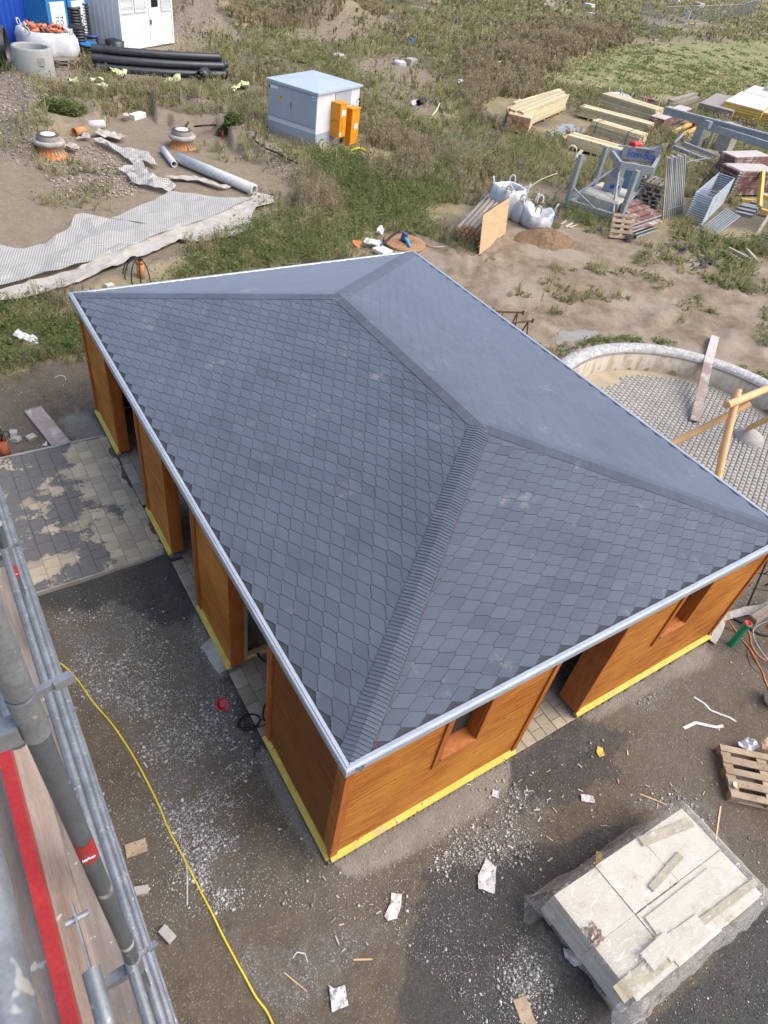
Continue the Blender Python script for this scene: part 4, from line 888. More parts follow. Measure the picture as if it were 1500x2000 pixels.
col=mix(n,s_.outputs[0],(.33,.33,.32),(.56,.56,.55)); col=mix(n,ramp(n,v.outputs[0],.02,.09,(1,1,1,1),(0,0,0,1)),col,(.36,.34,.30)); col=mix(n,.5,col,mix(n,1,col,ramp(n,noise(n,co,90),.3,.7,(.6,.6,.6,1),(1.4,1.4,1.4,1)),'MULTIPLY')); n.links.new(col,b.inputs['Base Color']); b.inputs['Roughness'].default_value=.85; bumpn(n,b,ramp(n,v.outputs[0],0,.15),.6,.01)
mb=ring(MB(),[(3.44,-.055),(3.455,-.005),(3.52,.045),(3.66,.06),(3.80,.04),(3.88,-.02),(3.90,-.30)]); part('cobbled_rim',mb,MCOB,bw)
MST,n,b=nodes('stained_concrete'); co=N(n,'ShaderNodeTexCoord').outputs['Object']; f=noise(n,co,1.6,6,.7,(3,3,.35)); f2=noise(n,co,4,5,.7)
col=mix(n,ramp(n,f,.42,.60),(.48,.43,.35),(.33,.25,.15)); col=mix(n,ramp(n,f2,.45,.65),col,(.50,.46,.39)); n.links.new(col,b.inputs['Base Color']); b.inputs['Roughness'].default_value=.9
mb=ring(MB(),[(3.40,-.75),(3.40,-.075),(3.46,-.075)]); part('inner_wall',mb,MST,bw)
mb=ring(MB(),[(3.395,-.075),(3.395,-.04),(3.44,-.04),(3.44,-.075)],t=.2); part('edge_strip',mb,MCONC,bw)
fl=MB(); ring(fl,[(.01,-.585),(3.41,-.585)]); fl.f=[f for f in fl.f]; struct('basin_floor',fl,mat('basin_silt',(.42,.35,.25),(.33,.27,.19),rough=.95,scale=2,tone=0,bump=.3),'silty floor of the basin')
gp_=MB(); px_,py_=.150,.118; rot=.45; cr,sr=math.cos(rot),math.sin(rot)
for i in range(-30,31):
    for j in range(-34,35):
        x=(i+.5*(j%2))*px_; y=j*py_; X_,Y_=x*cr-y*sr,x*sr+y*cr
        r=math.hypot(X_,Y_)
        ang=math.atan2(Y_,X_); lim=3.12+.12*math.sin(3*ang)-(.25 if ang>1.4 else 0)
        if r<lim:
            ax=(Vector((cr,sr,0)),Vector((-sr,cr,0)),Vector((0,0,1)))
            gp_.box((BC[0]+X_,BC[1]+Y_,-.575+random.uniform(-.004,.004)),(.098,.080,.05),ax,ch=.014)
struct('grass_pavers',gp_,mat('pale_grid_concrete',(.40,.40,.39),(.32,.32,.31),rough=.85,tone=.10,scale=3,bump=.2),'pale grid paving with open soil joints in the basin')
gl_=MB()
for i in range(-30,31):
    for j in range(-34,35):
        x=(i+.5*(j%2))*px_+px_/2; y=j*py_; X_,Y_=x*cr-y*sr,x*sr+y*cr; r=math.hypot(X_,Y_); ang=math.atan2(Y_,X_)
        if r<3.12+.12*math.sin(3*ang)-(.25 if ang>1.4 else 0): gl_.box((BC[0]+X_,BC[1]+Y_,-.585),(.056,.07,.028),(Vector((cr,sr,0)),Vector((-sr,cr,0)),Vector((0,0,1))))
struct('grass_paver_webs',gl_,mat('grid_web',(.24,.23,.21),(.18,.17,.155),rough=.9,tone=.1))
# board across the rim
a=P(1397,657,.02);m_=P(1382,712,.075);b_=P(1357,822,-.50)
pk=thing('plank_ramp',tuple(a),'grey weathered plank sloping over the rim down into the basin','plank')
mb=MB(); mb.beam(a,m_+(m_-a)*.02,.24,.035,ch=.004,t=.8); part('upper_board',mb,MFORMT,pk); mb=MB(); mb.beam(m_+Vector((0,0,.04)),b_,.24,.035,ch=.004,t=.3); part('lower_board',mb,MPLANKR,pk)
mb=MB(); d=(m_-a).normalized(); mb.beam(m_-d*.02+Vector((0,0,.03)),m_+d*.03+Vector((0,0,.03)),.25,.03,t=.6); part('metal_end',mb,MGALV,pk)
# log play structure
lg=thing('play_structure',tuple(P(1440,900,-.6)),'peeled log climbing frame standing in the basin','climbing frame')
def log(a,b,r,r2,seed):
    mb=MB(); a=Vector(a);b=Vector(b); pts=[a.lerp(b,t)+Vector((math.sin(seed+t*4),math.cos(seed*2+t*3),0))*.025 for t in (0,.2,.4,.6,.8,1)]; X=(b-a).normalized(); U=X.orthogonal().normalized();Wd=X.cross(U); n=16; vs=[]
    for i,p in enumerate(pts):
        q=(r+(r2-r)*i/5)*(1+.04*math.sin(seed*3+i*2))
        for k in range(n): g_=2*math.pi*k/n; vs.append(p+U*math.cos(g_)*q+Wd*math.sin(g_)*q)
    mb.add(vs,[(i*n+k,i*n+(k+1)%n,(i+1)*n+(k+1)%n,(i+1)*n+k) for i in range(5) for k in range(n)],True,t=.5); mb.add(vs,[tuple(range(n))[::-1],tuple(5*n+k for k in range(n))],t=.7); return mb
part('log',log(P(1255,893,-.45),P(1466,788,1.05),.085,.078,1),MLOG,lg); part('log',log(P(1417,791,1.25),P(1580,730,1.0),.085,.09,2),MLOG,lg)
part('log',log(P(1395,985,-.6),P(1439,760,1.35),.088,.085,3),MLOG,lg); part('log',log(P(1462,836,-.3),P(1570,780,1.3),.07,.075,4),MLOG,lg)
c_=P(1465,852,-.5); mb=MB(); mb.lathe((c_.x,c_.y,-.6),[(.40,0),(.36,.12),(.20,.22),(.08,.26),(0,.26)],18,smooth=True,t=.4); part('footing',mb,MCONCL,lg)
# ------------------------------------------------------------------ transformer cabinet
ZR=2.0; rb,ra,rc=P(622,183,ZR),P(529,150,ZR),P(704,159,ZR); u1=(ra-rb);u2=(rc-rb); bi=(u1.normalized()+u2.normalized()).normalized(); side=Vector((-bi.y,bi.x,0)); side=side if side.dot(u1)>0 else -side
xd=(bi+side).normalized(); yd=(bi-side).normalized(); wfr=u1.length-.18; dep=u2.length*.88-.18; B0=Vector((rb.x,rb.y,0))+xd*.09+yd*.09; B0.z=hz(B0.x,B0.y)-.02; HC=ZR-B0.z-.02
TC=thing('transformer_cabinet',tuple(B0),'white and grey electrical substation cabinet with a pale blue roof in the weeds','substation')
UZ=Vector((0,0,1))
def lb(x0,x1,y0,y1,z0,z1,mb=None,ch=0,t=None):   # box in cabinet axes (x along front leftwards, y back)
    mb=mb or MB(); c_=B0+xd*((x0+x1)/2)+yd*((y0+y1)/2)+UZ*((z0+z1)/2); return mb.box(c_,(abs(x1-x0),abs(y1-y0),abs(z1-z0)),(xd,yd,UZ),ch=ch,t=t)
hz0=.22*HC; 
part('body',lb(0,wfr,0,dep,-.1,HC-.05,t=.5),MWHITE,TC); 
part('plinth_band',lb(-.006,wfr+.006,-.006,dep+.006,.12*HC,.27*HC,t=.5),MGREYD,TC)
part('plinth',lb(-.010,wfr+.010,-.010,dep+.010,-.2,.119*HC,t=.5),MCONCL,TC)
rf=lb(-.09,wfr+.09,-.09,dep+.09,HC-.05,HC+.02,ch=0,t=.4); c_=[B0+xd*x+yd*y+UZ*(HC+.021) for x,y in ((-.085,-.085),(wfr+.085,-.085),(wfr+.085,dep+.085),(-.085,dep+.085))]; c_.append(B0+xd*wfr/2+yd*dep/2+UZ*(HC+.12)); rf.add(c_,[(0,4,1),(1,4,2),(2,4,3),(3,4,0)],t=.5)
part('roof',rf,MROOFC,TC)
for k in range(2):
    x0=.05+k*(wfr-.10)/2+.004; x1=.05+(k+1)*(wfr-.10)/2-.004; d=part('door',lb(x0,x1,-.030,-.008,.38*HC,.93*HC,t=.5),MGREYD,TC)
    fr=MB()
    if k==1: part('handle',lb(x0+.03,x0+.06,-.045,-.031,.60*HC,.70*HC),MINK,d)
fr=MB()
for a_ in ((.02,.049,.36,.95),(wfr-.049,wfr-.02,.36,.95)): lb(a_[0],a_[1],-.026,-.007,a_[2]*HC,a_[3]*HC,fr)
lb(.05,wfr-.05,-.026,-.007,.355*HC,.375*HC,fr); lb(.05,wfr-.05,-.026,-.007,.935*HC,.95*HC,fr); part('door_frame',fr,MGREYD,TC)
part('side_door',lb(-.028,-.008,dep*.40,dep*.78,.40*HC,.95*HC),MGREYD,TC)
# warning sign: yellow triangle and plate, two white plates with small print
ce=B0+xd*(wfr*.74)-yd*.032+UZ*(.73*HC); mb=MB(); mb.add([ce-xd*.10-UZ*.055,ce+xd*.10-UZ*.055,ce+UZ*.12],[(0,1,2)]); sgn=part('warning_sign',mb,MWARN,TC,'yellow high voltage warning triangle')
mb=MB(); z_=ce-yd*.002; mb.add([z_+xd*.012+UZ*.07,z_-xd*.028+UZ*.005,z_-xd*.004+UZ*.005,z_-xd*.018-UZ*.04,z_+xd*.025+UZ*.015,z_+xd*.002+UZ*.015],[(0,1,2),(2,1,4),(2,3,4)]); mb.f=[(0,1,2,5),(5,2,3,4)]; mb.t=mb.t[:2]; mb.sm=mb.sm[:2]; part('bolt_symbol',mb,MINK,sgn)
part('warning_plate',lb(wfr*.74-.10,wfr*.74+.10,-.034,-.031,.73*HC-.12,.73*HC-.065),MWARN,TC)
p1=part('name_plate',lb(wfr*.80,wfr*.96,-.034,-.031,.86*HC,.91*HC),MSIGN,TC); p2=part('name_plate',lb(.07,.24,-.034,-.031,.86*HC,.93*HC),MSIGN,TC)
mb=lb(wfr*.96,wfr*.99,-.036,-.031,.86*HC,.905*HC); part('logo_block',mb,MINK,TC)
mb=MB(); 
for k in range(3): lb(.09+k*.05,.12+k*.05,-.037,-.0345,.875*HC,.905*HC,mb)
part('print',mb,MINKB,p2)
def scribble(parent,o,ex,ez,n,mt,lw=.008,seed=1):
    rnd=random.Random(seed); mb=MB(); p=o
    pts=[o+ex*(k/n)+ez*rnd.uniform(-1,1) for k in range(n)]; mb.tube(pts,lw,5,sub=3); return part('graffiti',mb,mt,parent)
# orange cabinets
def ocab(u,v,vt,w,d,lab,legs,rzdir,off=0):
    b=G(u,v); h=H(b,vt); X=rzdir; Y=Vector((X.y,-X.x,0)); 
    if Y.dot(Vector((CL.x,CL.y,0))-b)>0: Y=-Y
    t=thing('cable_cabinet',tuple(b),lab,'cable cabinet','orange power cabinets beside the substation'); l=legs
    def bx(x0,x1,y0,y1,z0,z1,mb=None,ch=0,tt=.5):
        mb=mb or MB(); c_=b+X*((x0+x1)/2)+Y*((y0+y1)/2)+UZ*((z0+z1)/2); return mb.box(c_,(abs(x1-x0),abs(y1-y0),abs(z1-z0)),(X,Y,UZ),ch=ch,t=tt)
    part('housing',bx(0,w,0,d,l,h-.03),MORANGE,t); part('lid',bx(-.02,w+.02,-.02,d+.02,h-.03,h+.02,ch=.01),MORANGE,t)
    dr=part('door',bx(-.012,-.002,.02,d-.02,l+.03,h-.06),MORANGE,t); part('label_plate',bx(-.018,-.0125,d*.25,d*.78,h*.72,h*.86) if legs>.1 else bx(-.018,-.0125,d*.4,d*.78,h*.45,h*.60),MSIGN,dr)
    if legs>.1:
        part('label_plate',bx(-.018,-.0125,d*.08,d*.3,l+.06,l+.20),MSIGN,dr); scribble(dr,b-X*.014+Y*d*.4+UZ*(l+.25),Y*.01+UZ*.7,Y*.10,9,MINK,.007,3); scribble(t,b+X*w*.2-Y*.004+UZ*(l+.6),X*w*.7,UZ*.06,8,MINK,.005,5)
        lg_=MB()
        for x in (.02,w-.02):
            for y in (.02,d-.02): lg_.cyl(b+X*x+Y*y+UZ*l,b+X*(x+(.06 if x>.1 else -.06))+Y*(y+(-.05 if y<.1 else .05)),.014,6)
        for y in (.0,d): lg_.cyl(b+X*-.04+Y*y+UZ*.12,b+X*(w+.04)+Y*y+UZ*.12,.010,6)
        part('stand',lg_,MGALV,t)
    return t
# X points along the front (towards the left), Y away; the door is on the right side
ocab(659,290,204,.50,.50,'orange power cabinet with black graffiti on a steel stand, left of the pair',.40,xd)
ocab(682,286,214,.36,.62,'darker orange power cabinet standing on the ground, right of the pair',.02,xd)
g=B0+xd*(-.03)+yd*(dep-.1); mb=MB(); mb.tube([g+UZ*(HC*.75),g-xd*.1+UZ*(HC*.7),g-xd*.08+UZ*.5,g-xd*.1],.03,6); part('cable',mb,MRUBBER,TC)
# ------------------------------------------------------------------ hoses and cables over the field
gtube([(683,296),(700,292),(712,296),(730,306),(748,312),(770,318),(795,318)],.055,MHOSEY,'drain_hose','thick yellow corrugated hose beside the orange cabinets','hose')
for k,(l,px) in enumerate((('bundle of black cables left of the substation',[(530,245),(505,258),(497,270),(505,280),(520,290),(545,300),(565,312),(590,322)]),('black cables on the grass below the orange cabinets',[(640,332),(665,336),(690,338),(720,340)]),('black cable end near the gravel ridge',[(640,352),(660,356),(685,366)]),('long black cable arching behind the substation roof',[(497,104),(530,107),(560,116),(590,130)]),('second black cable arching left behind the substation',[(505,128),(530,120),(560,118),(600,124)]),('black cable end in brown grass right of the hose',[(800,308),(815,298),(830,280),(838,278)]),('dark cable loop in the brown grass in the middle of the field',[(845,185),(852,200),(862,215),(866,228)]),('black pipe ring lying on the pit bank',[(363,247),(370,236),(385,231),(400,230)]),('black hose end on the pit bank',[(380,247),(400,245),(425,244)]),('black cable on the far field',[(905,100),(930,103),(960,99)]))):
    gtube(px,.035,MRUBBER,'black_cable',l,'cable',z=.05)
mb=MB(); a=G(838,240); mb.tube([G(838,240)+UZ*.2,G(850,225)+UZ*.2,G(857,212)+UZ*.25],.04,6); solo('yellow_tube',mb,MYFOIL,'faded yellow tube end in the brown grass','tube')
# scraps on the field
for l,px,mt in (('white plastic scrap in the grass behind the stack of pipes',[(452,178),(462,172),(475,165),(487,168),(486,178),(470,176),(456,185)],MYFOIL),('yellow and white foil heap left of the pipe bundle end',[(212,142),(228,138),(250,143),(248,155),(235,160),(225,150)],MYFOIL),('yellow and white foil heap near the leaning stake',[(320,163),(335,158),(352,154),(354,166),(338,170),(325,172)],MYFOIL),('white plastic in the middle field beside the black pipe piece',[(802,205),(812,203),(812,212),(804,213)],MFABW),('small white bag far out in the field',[(892,162),(900,160),(905,165),(895,168)],MFABW),('yellow foil tube lying in weeds left of the pit',[(133,163),(150,160),(157,167),(140,169)],MYFOIL),('yellow foil strip above the pit',[(170,176),(190,172),(216,176),(214,179),(180,180)],MYFOIL),('yellow foil scrap beside the strip above the pit',[(178,162),(203,160),(204,166),(180,168)],MYFOIL),('grey plastic sheet by the reel',[(735,455),(745,450),(752,462),(745,470),(735,466)],MFABW),('dirty white cloth scrap beside the left manhole',[(125,292),(140,290),(158,298),(150,303),(132,300)],MFLEECE),('pale cloth rag lying on the pit floor',[(180,268),(200,262),(225,268),(248,277),(235,282),(205,276)],MFLEECE),('small brown cloth on the pit floor by the white foam block',[(240,232),(250,230),(255,240),(244,240)],MFLEECE),('black plastic sheet on the mud at the far right',[(1360,525),(1375,518),(1390,516),(1385,526),(1372,530)],MRUBBER),('dark plastic scrap on the mud left of the black sheet',[(1315,500),(1342,490),(1348,493),(1325,504)],MRUBBER),('black plastic grid lying in front of the small pallet',[(1218,467),(1230,463),(1243,467),(1238,476),(1222,475)],MRUBBER)):
    crumple('plastic_scrap',px,l,'scrap',mt,amp=.25,res=.14,lift=.08)
for l,(u,v),d,rz,mt in (('white foam block near the stake above the pit',(286,176),(.75,.22,.2),-.5,MSTY),('white foam block lying on the pit floor',(269,231),(.75,.3,.2),.6,MSTY),('small pale foam board behind the roof ridge beside the reel',(746,492),(.45,.5,.1),.3,MSTY),('black pipe piece in the middle of the field',(822,205),(.7,.25,.22),.9,MRUBBER)):
    if mt is MRUBBER: 
        g=G(u,v); q=MB(); q.cyl(g+Vector((-.3,-.15,.15)),g+Vector((.35,.2,.17)),.14,16,hollow=.012,cap=False); solo('pipe_piece',q,mt,l,'pipe')
    else: lying('foam_block',u,v,d,rz,mt,l,'foam block',ch=.02)
for l,u,v in (('round white manhole lid behind the substation',662,114),('round white manhole lid beside a broken concrete block',780,127),('round white lid far out in the field',958,50)):
    g=G(u,v); t=thing('manhole',tuple(g),l,'manhole','small lids in the field'); q=MB(); q.lathe(g,[(.45,-.1),(.45,.18),(.38,.2)],20,t=.5); part('ring',q,MCONCL,t); q=MB(); q.lathe(g,[(.38,.2),(.33,.24),(0,.24)],20,t=.5); part('cover',q,MFABW,t)
lying('concrete_block',802,126,(.8,.5,.35),.4,MCONCL,'broken concrete block with a rusty bar in the field','concrete block'); lying('small_marker',803,87,(.25,.25,.4),.2,MBLUEL,'small blue marker box standing in the field','marker')
for i,(px,l) in enumerate((([(970,137),(1000,125),(1030,113),(1055,95)],'line of pale boards in the brown grass of the far field'),([(968,127),(985,121)],'single pale board end left of the line of boards'))):
    q=MB(); ps=[G(*p)+UZ*.12 for p in px]
    for a,b in zip(ps[:-1],ps[1:]): q.beam(a,a.lerp(b,.92),.14,.05)
    solo('board',q,MLUMBG,l,'boards')
# ------------------------------------------------------------------ pit: manholes, membranes, rolls
def shaft(u,v,l,foil):
    g=G(u,v); t=thing('manhole_shaft',tuple(g),l,'manhole shaft','manhole shafts in the pit'); q=MB(); q.lathe(g-UZ*.25,[(.54,.0),(.52,.25),(.36,.42),(.33,.60)],32,t=.5); part('orange_cone',q,MPIPEO,t)
    q=MB()
    for k in range(22):
        an=2*math.pi*k/22; d=Vector((math.cos(an),math.sin(an),0)); q.beam(g+d*.58-UZ*.12,g+d*.38+UZ*.2,.025,.035,up=tuple(d),t=.7)
    part('ribs',q,MPIPEO,t)
    z=.32; q=MB(); q.lathe(g+UZ*z,[(.33,-.03),(.50,.0),(.52,.05),(.51,.11),(.46,.14),(.3,.14)],32,t=.5); part('collar',q,MCONCL,t)
    q=MB(); q.lathe(g+UZ*(z+.141),[(.39,0),(.39,.13),(.37,.15)],32,t=.4); part('frame',q,MCONC,t); q=MB(); q.lathe(g+UZ*(z+.141),[(.38,.151),(.36,.17),(.25,.175)],32,t=.4); part('rim',q,mat('cast_iron',(.10,.085,.075),rough=.8,tone=0),t); q=MB(); q.lathe(g+UZ*(z+.30),[(.25,.01),(.24,.03),(0,.03)],28,t=.9); part('cover',q,MSTY,t)
shaft(100,300,'manhole shaft with orange base at the left, white collar and concrete lid',False); shaft(357,287,'manhole shaft with orange ribbed base and foil collar beside the soil lump',True)
def pipe_st(u,v,u2,v2,r,mt,l,hol=.015,z=0,name='pipe',cat='pipe',group=None,n=18):
    a=G(u,v)+UZ*(r+z);b=G(u2,v2)+UZ*(r+z); q=MB(); q.cyl(a,b,r,n,cap=False,hollow=hol,t=random.random()); return solo(name,q,mt,l,cat,group)
pipe_st(146,267,166,263,.15,MPIPEO,'short orange pipe piece on the pit floor')
MNET,n,b=nodes('drainage_net'); co=N(n,'ShaderNodeTexCoord').outputs['Object']
sx=N(n,'ShaderNodeSeparateXYZ'); n.links.new(co,sx.inputs[0])
a1=math_(n,'SINE',math_(n,'MULTIPLY',math_(n,'ADD',sx.outputs[0],math_(n,'MULTIPLY',sx.outputs[1],.5)),62)); a2=math_(n,'SINE',math_(n,'MULTIPLY',math_(n,'SUBTRACT',sx.outputs[1],math_(n,'MULTIPLY',sx.outputs[0],.5)),62))
hole=math_(n,'GREATER_THAN',math_(n,'MULTIPLY',a1,a2),.12); col=mix(n,noise(n,co,1.2,5),(.50,.49,.46),(.38,.365,.335)); col=mix(n,hole,col,(.33,.31,.28)); n.links.new(col,b.inputs['Base Color']); b.inputs['Roughness'].default_value=.6
al=math_(n,'SUBTRACT',1,math_(n,'MULTIPLY',hole,.40)); n.links.new(al,b.inputs['Alpha'])
crumple('fleece_sheet',[(-80,620),(0,598),(60,585),(130,565),(200,535),(250,515),(300,497),(350,474),(380,477),(440,470),(495,452),(492,425),(500,412),(535,400),(533,388),(505,380),(480,395),(440,400),(380,425),(340,450),(250,480),(150,530),(60,555),(0,572),(-80,590)],'long dirty white fleece sheet spread across the sand at the left','fleece',MFLEECE,amp=.10,res=.20,lift=.05)
crumple('drainage_mat',[(-80,500),(0,485),(30,492),(50,495),(90,482),(133,460),(148,428),(165,426),(215,436),(300,446),(345,452),(315,465),(250,490),(150,530),(60,553),(0,572),(-80,595)],'near white dimpled drainage mat rising in folds at the left edge','drainage mat',MNET,amp=.15,res=.34,lift=.08)
crumple('drainage_mat',[(217,434),(265,414),(300,398),(332,380),(380,385),(440,393),(500,392),(470,404),(430,423),(385,440),(345,452),(300,446)],'middle section of dimpled drainage mat on the fleece','drainage mat',MNET,amp=.08,res=.30,lift=.09)
crumple('drainage_mat',[(183,280),(200,278),(230,292),(262,300),(288,305),(312,333),(295,330),(280,322),(285,340),(260,345),(232,342),(245,332),(262,328),(232,305),(205,293)],'crumpled strip of dimpled mat winding down from the pit','drainage mat',MNET,amp=.22,res=.2,lift=.08)
crumple('drainage_mat',[(248,352),(262,342),(285,343),(300,352),(330,362),(345,372),(330,382),(290,372),(270,368),(258,362)],'small torn piece of dimpled mat between the strip and the big mat','drainage mat',MNET,amp=.25,res=.2,lift=.08)
crumple('drainage_mat',[(150,277),(165,267),(176,270),(178,278),(165,277)],'scrap of dimpled mat below the short orange pipe','drainage mat',MNET,amp=.15,res=.15,lift=.06)
crumple('fleece_sheet',[(322,352),(345,350),(370,350),(400,355),(430,368),(452,372),(430,374),(405,366),(380,358),(340,357)],'white fleece edge lying behind the big roll','fleece',MFLEECE,amp=.15,res=.18,lift=.08)
pipe_st(350,320,497,382,.19,MNET if False else mat('net_roll',(.62,.62,.61),(.52,.52,.51),rough=.6,scale=3,tone=.03,spots=((.40,.40,.40),30,.56)),'thick white roll of drainage mat lying across the sand',hol=.09,name='mat_roll',cat='roll',n=28)
pipe_st(318,298,341,328,.12,MATS['net_roll'],'thin white roll of mat left of the thick one',hol=.03,name='mat_roll',cat='roll')
pipe_st(172,252,204,250,.15,MATS['net_roll'],'short white roll of mat behind the short orange pipe',hol=.03,name='mat_roll',cat='roll')
def stake(u,v,vt,l,mt,w=.09,name='stake'):
    g=G(u,v); h=H(g,vt); q=MB(); q.beam(g,g+UZ*h+Vector((.03,0,0)),w,w*.6,up=(1,0,0)); return solo(name,q,mt,l,'stake')
stake(353,206,171,'grey wooden stake standing on the pit bank',MPALLETG,.12); stake(434,272,256,'small red topped stake beside the pit',MREDP,.07); stake(206,246,228,'thin yellow stake in the pit',MYFOIL,.05)
g=G(276,541); t=thing('cable_pipe',tuple(g),'orange pipe with black cables drooping out beside the far left eave','pipe'); q=MB(); q.cyl(g-UZ*.1,g+UZ*.42,.10,20,cap=False,hollow=.012,t=.5); q.lathe(g+UZ*.38,[(.10,0),(.118,.01),(.118,.08),(.10,.09)],20,t=.5); part('pipe',q,MPIPEO,t); q=MB()
for k in range(6): an=2.2+k*.55; d=Vector((math.cos(an),math.sin(an),0)); q.tube([g+UZ*.3,g+d*.08+UZ*.52,g+d*.32+UZ*.42,g+d*.45+UZ*.1,g+d*.4-UZ*.03],.016,6)
part('cables',q,MRUBBER,t)
lying('stone_block',215,562,(.2,.14,.1),.3,MSLAB,'small pale stone on the soil bank by the far left eave','stone')
# ------------------------------------------------------------------ reel and cords behind the ridge
g=G(790,478); t=thing('hose_reel',tuple(g),'brown flat coil of hose with a blue coupling behind the roof','hose coil'); q=MB()
for k in range(11): q.lathe(g+UZ*.07,[(.12+.05*k-.022,.0),(.12+.05*k,.03),(.12+.05*k+.022,0)],40,t=(k%2)*.8)
q.lathe(g,[(.68,0),(.70,.02),(.70,.09),(.67,.10),(.1,.07)],40,t=.4); part('coil',q,mat('coil_brown',(.42,.24,.12),(.32,.18,.09),rough=.7,scale=9,tone=.3),t); q=MB(); q.cyl(g+Vector((0,.12,.12)),g+Vector((.05,.1,.34)),.10,12,t=.5); part('coupling',q,MBLUED,t); q=MB(); q.tube([g+Vector((.0,0,.2)),g+Vector((-.03,-.2,.18)),g+Vector((-.1,-.45,.13))],.05,8); part('blue_rag',q,mat('cyan_rag',(.08,.42,.70),tone=0,rough=.8),t)
gtube([(742,482),(755,470),(770,457),(782,450)],.035,MRUBBER,'black_hose','black bar leaning left of the brown coil','hose',z=.1); gtube([(798,462),(815,465),(830,475),(845,482),(868,482)],.022,MFLEECE,'white_hose','thin pale hose trailing right of the brown coil','hose',z=.02)
for l,px,mt in (('orange and white plastic bag behind the roof',[(687,483),(696,477),(706,482),(702,488),(690,488)],MCABLEO),('white and orange plastic wrapper right of the orange bag',[(708,482),(725,478),(742,480),(746,486),(720,488)],MFABW)): crumple('plastic_bag',px,l,'plastic bag',mt,amp=.2,res=.1,lift=.08)
# ------------------------------------------------------------------ containers and toilets
def axes_from(u,v,u2,v2):
    a=P(u,v,-.1);b=P(u2,v2,-.1); X=(b-a);w=X.length;X.normalize();Y=Vector((X.y,-X.x,0))
    if Y.dot(CL-a)>0: Y=-Y
    return a,X,Y,w
def obx(o,X,Y,x0,x1,y0,y1,z0,z1,mb=None,ch=0,t=None): mb=mb or MB(); return mb.box(o+X*((x0+x1)/2)+Y*((y0+y1)/2)+UZ*((z0+z1)/2),(abs(x1-x0),abs(y1-y0),abs(z1-z0)),(X,Y,UZ),ch=ch,t=t)
o,X,Y,w=axes_from(241,101,340,84); z0=hz(o.x,o.y); o.z=z0; w0=w; k=w/3.75*1.0
WC=thing('site_container',tuple(o),'white site office container with slatted shutters at the top left','container'); hC=2.6*k if k>1 else 2.6; dC=6*max(1,k*.9)
b_=obx(o,X,Y,0,w,0,dC,.1,hC,t=.5)
nr=int(w/.16)
part('walls',b_,MWHITE,WC); q=MB()
for i in range(int(w/.30)): obx(o,X,Y,.12+i*.30,.20+i*.30,-.012,-.001,.2,hC*.30,q,t=.7)
for i in range(int(dC/.30)): obx(o,X,Y,-.012,-.001,.1+i*.30,.18+i*.30,.2,hC-.15,q,t=.5)
part('wall_ribs',q,MWHITE,WC); q=MB()
for x in (-.02,w-.10): obx(o,X,Y,x,x+.12,-.03,.1,.02,hC+.02,q)
obx(o,X,Y,.1,w-.1,-.03,-.002,.02,.12,q); obx(o,X,Y,.1,w-.1,-.03,-.002,hC-.12,hC,q); part('frame',q,MWHITE,WC)
def win(x0,x1,z0,z1,dark,lab=None):
    f=MB(); fr=.05
    obx(o,X,Y,x0,x1,-.05,-.013,z0,z0+fr*1.8,f);obx(o,X,Y,x0,x1,-.05,-.013,z1-fr,z1,f);obx(o,X,Y,x0,x0+fr,-.05,-.013,z0+fr*1.8,z1-fr,f);obx(o,X,Y,x1-fr,x1,-.05,-.013,z0+fr*1.8,z1-fr,f)
    wf=part('window',f,MWHITE,WC,lab); s=MB()
    if dark: part('pane',obx(o,X,Y,x0+fr,x1-fr,-.03,-.014,z0+fr*1.8,z1-fr),MGLASSD,wf)
    else:
        n_=16
        for i in range(n_): zz=z0+fr*1.8+(z1-z0-fr*2.8)*i/n_; obx(o,X,Y,x0+fr,x1-fr,-.034,-.014,zz+.008,zz+(z1-z0-fr*2.8)/n_,s)
        part('shutter',s,MSHUT,wf)
win(.02*w,.24*w,.52*hC,.99*hC,False); win(.27*w,.49*w,.52*hC,.97*hC,False); win(.775*w,.97*w,.50*hC,.97*hC,False)
dq=obx(o,X,Y,.53*w,.76*w,-.028,-.002,.10,.95*hC); dr=part('door',dq,MWHITE,WC); 
f=MB(); obx(o,X,Y,.56*w,.73*w,-.04,-.029,.54*hC,.90*hC,f); wf=part('door_window',f,MWHITE,dr); 
s=MB(); obx(o,X,Y,.58*w,.71*w,-.046,-.041,.57*hC,.88*hC,s); part('pane',s,MGLASSD,dr)
q=MB(); obx(o,X,Y,.54*w,.56*w,-.07,-.029,.33*hC,.40*hC,q); part('handle',q,MINK,dr)
# blue container
o,X,Y,w=axes_from(-120,106,112,94); o.z=hz(o.x,o.y); BCt=thing('storage_container',tuple(o),'bright blue corrugated storage container at the top left corner','container'); q=MB()
n_=int(w/.14)
vs=[];H_=2.8
for i in range(n_*2+1):
    x=w*i/(2*n_); d=0 if (i//1)%4 in(0,1) else .04; vs+= [o+X*x+Y*d,o+X*x+Y*d+UZ*H_]
q.add(vs,[(2*i,2*i+2,2*i+3,2*i+1) for i in range(n_*2)],t=.5); obx(o,X,Y,0,w,.06,3.,.0,H_,q); part('walls',q,MBLUE,BCt)
q=MB(); obx(o,X,Y,w-.12,w+.04,-.03,.08,0,H_+.03,q); obx(o,X,Y,0,w-.13,-.03,.04,H_-.12,H_+.03,q); obx(o,X,Y,0,w-.13,-.03,.04,0,.1,q); part('frame',q,MBLUE,BCt)
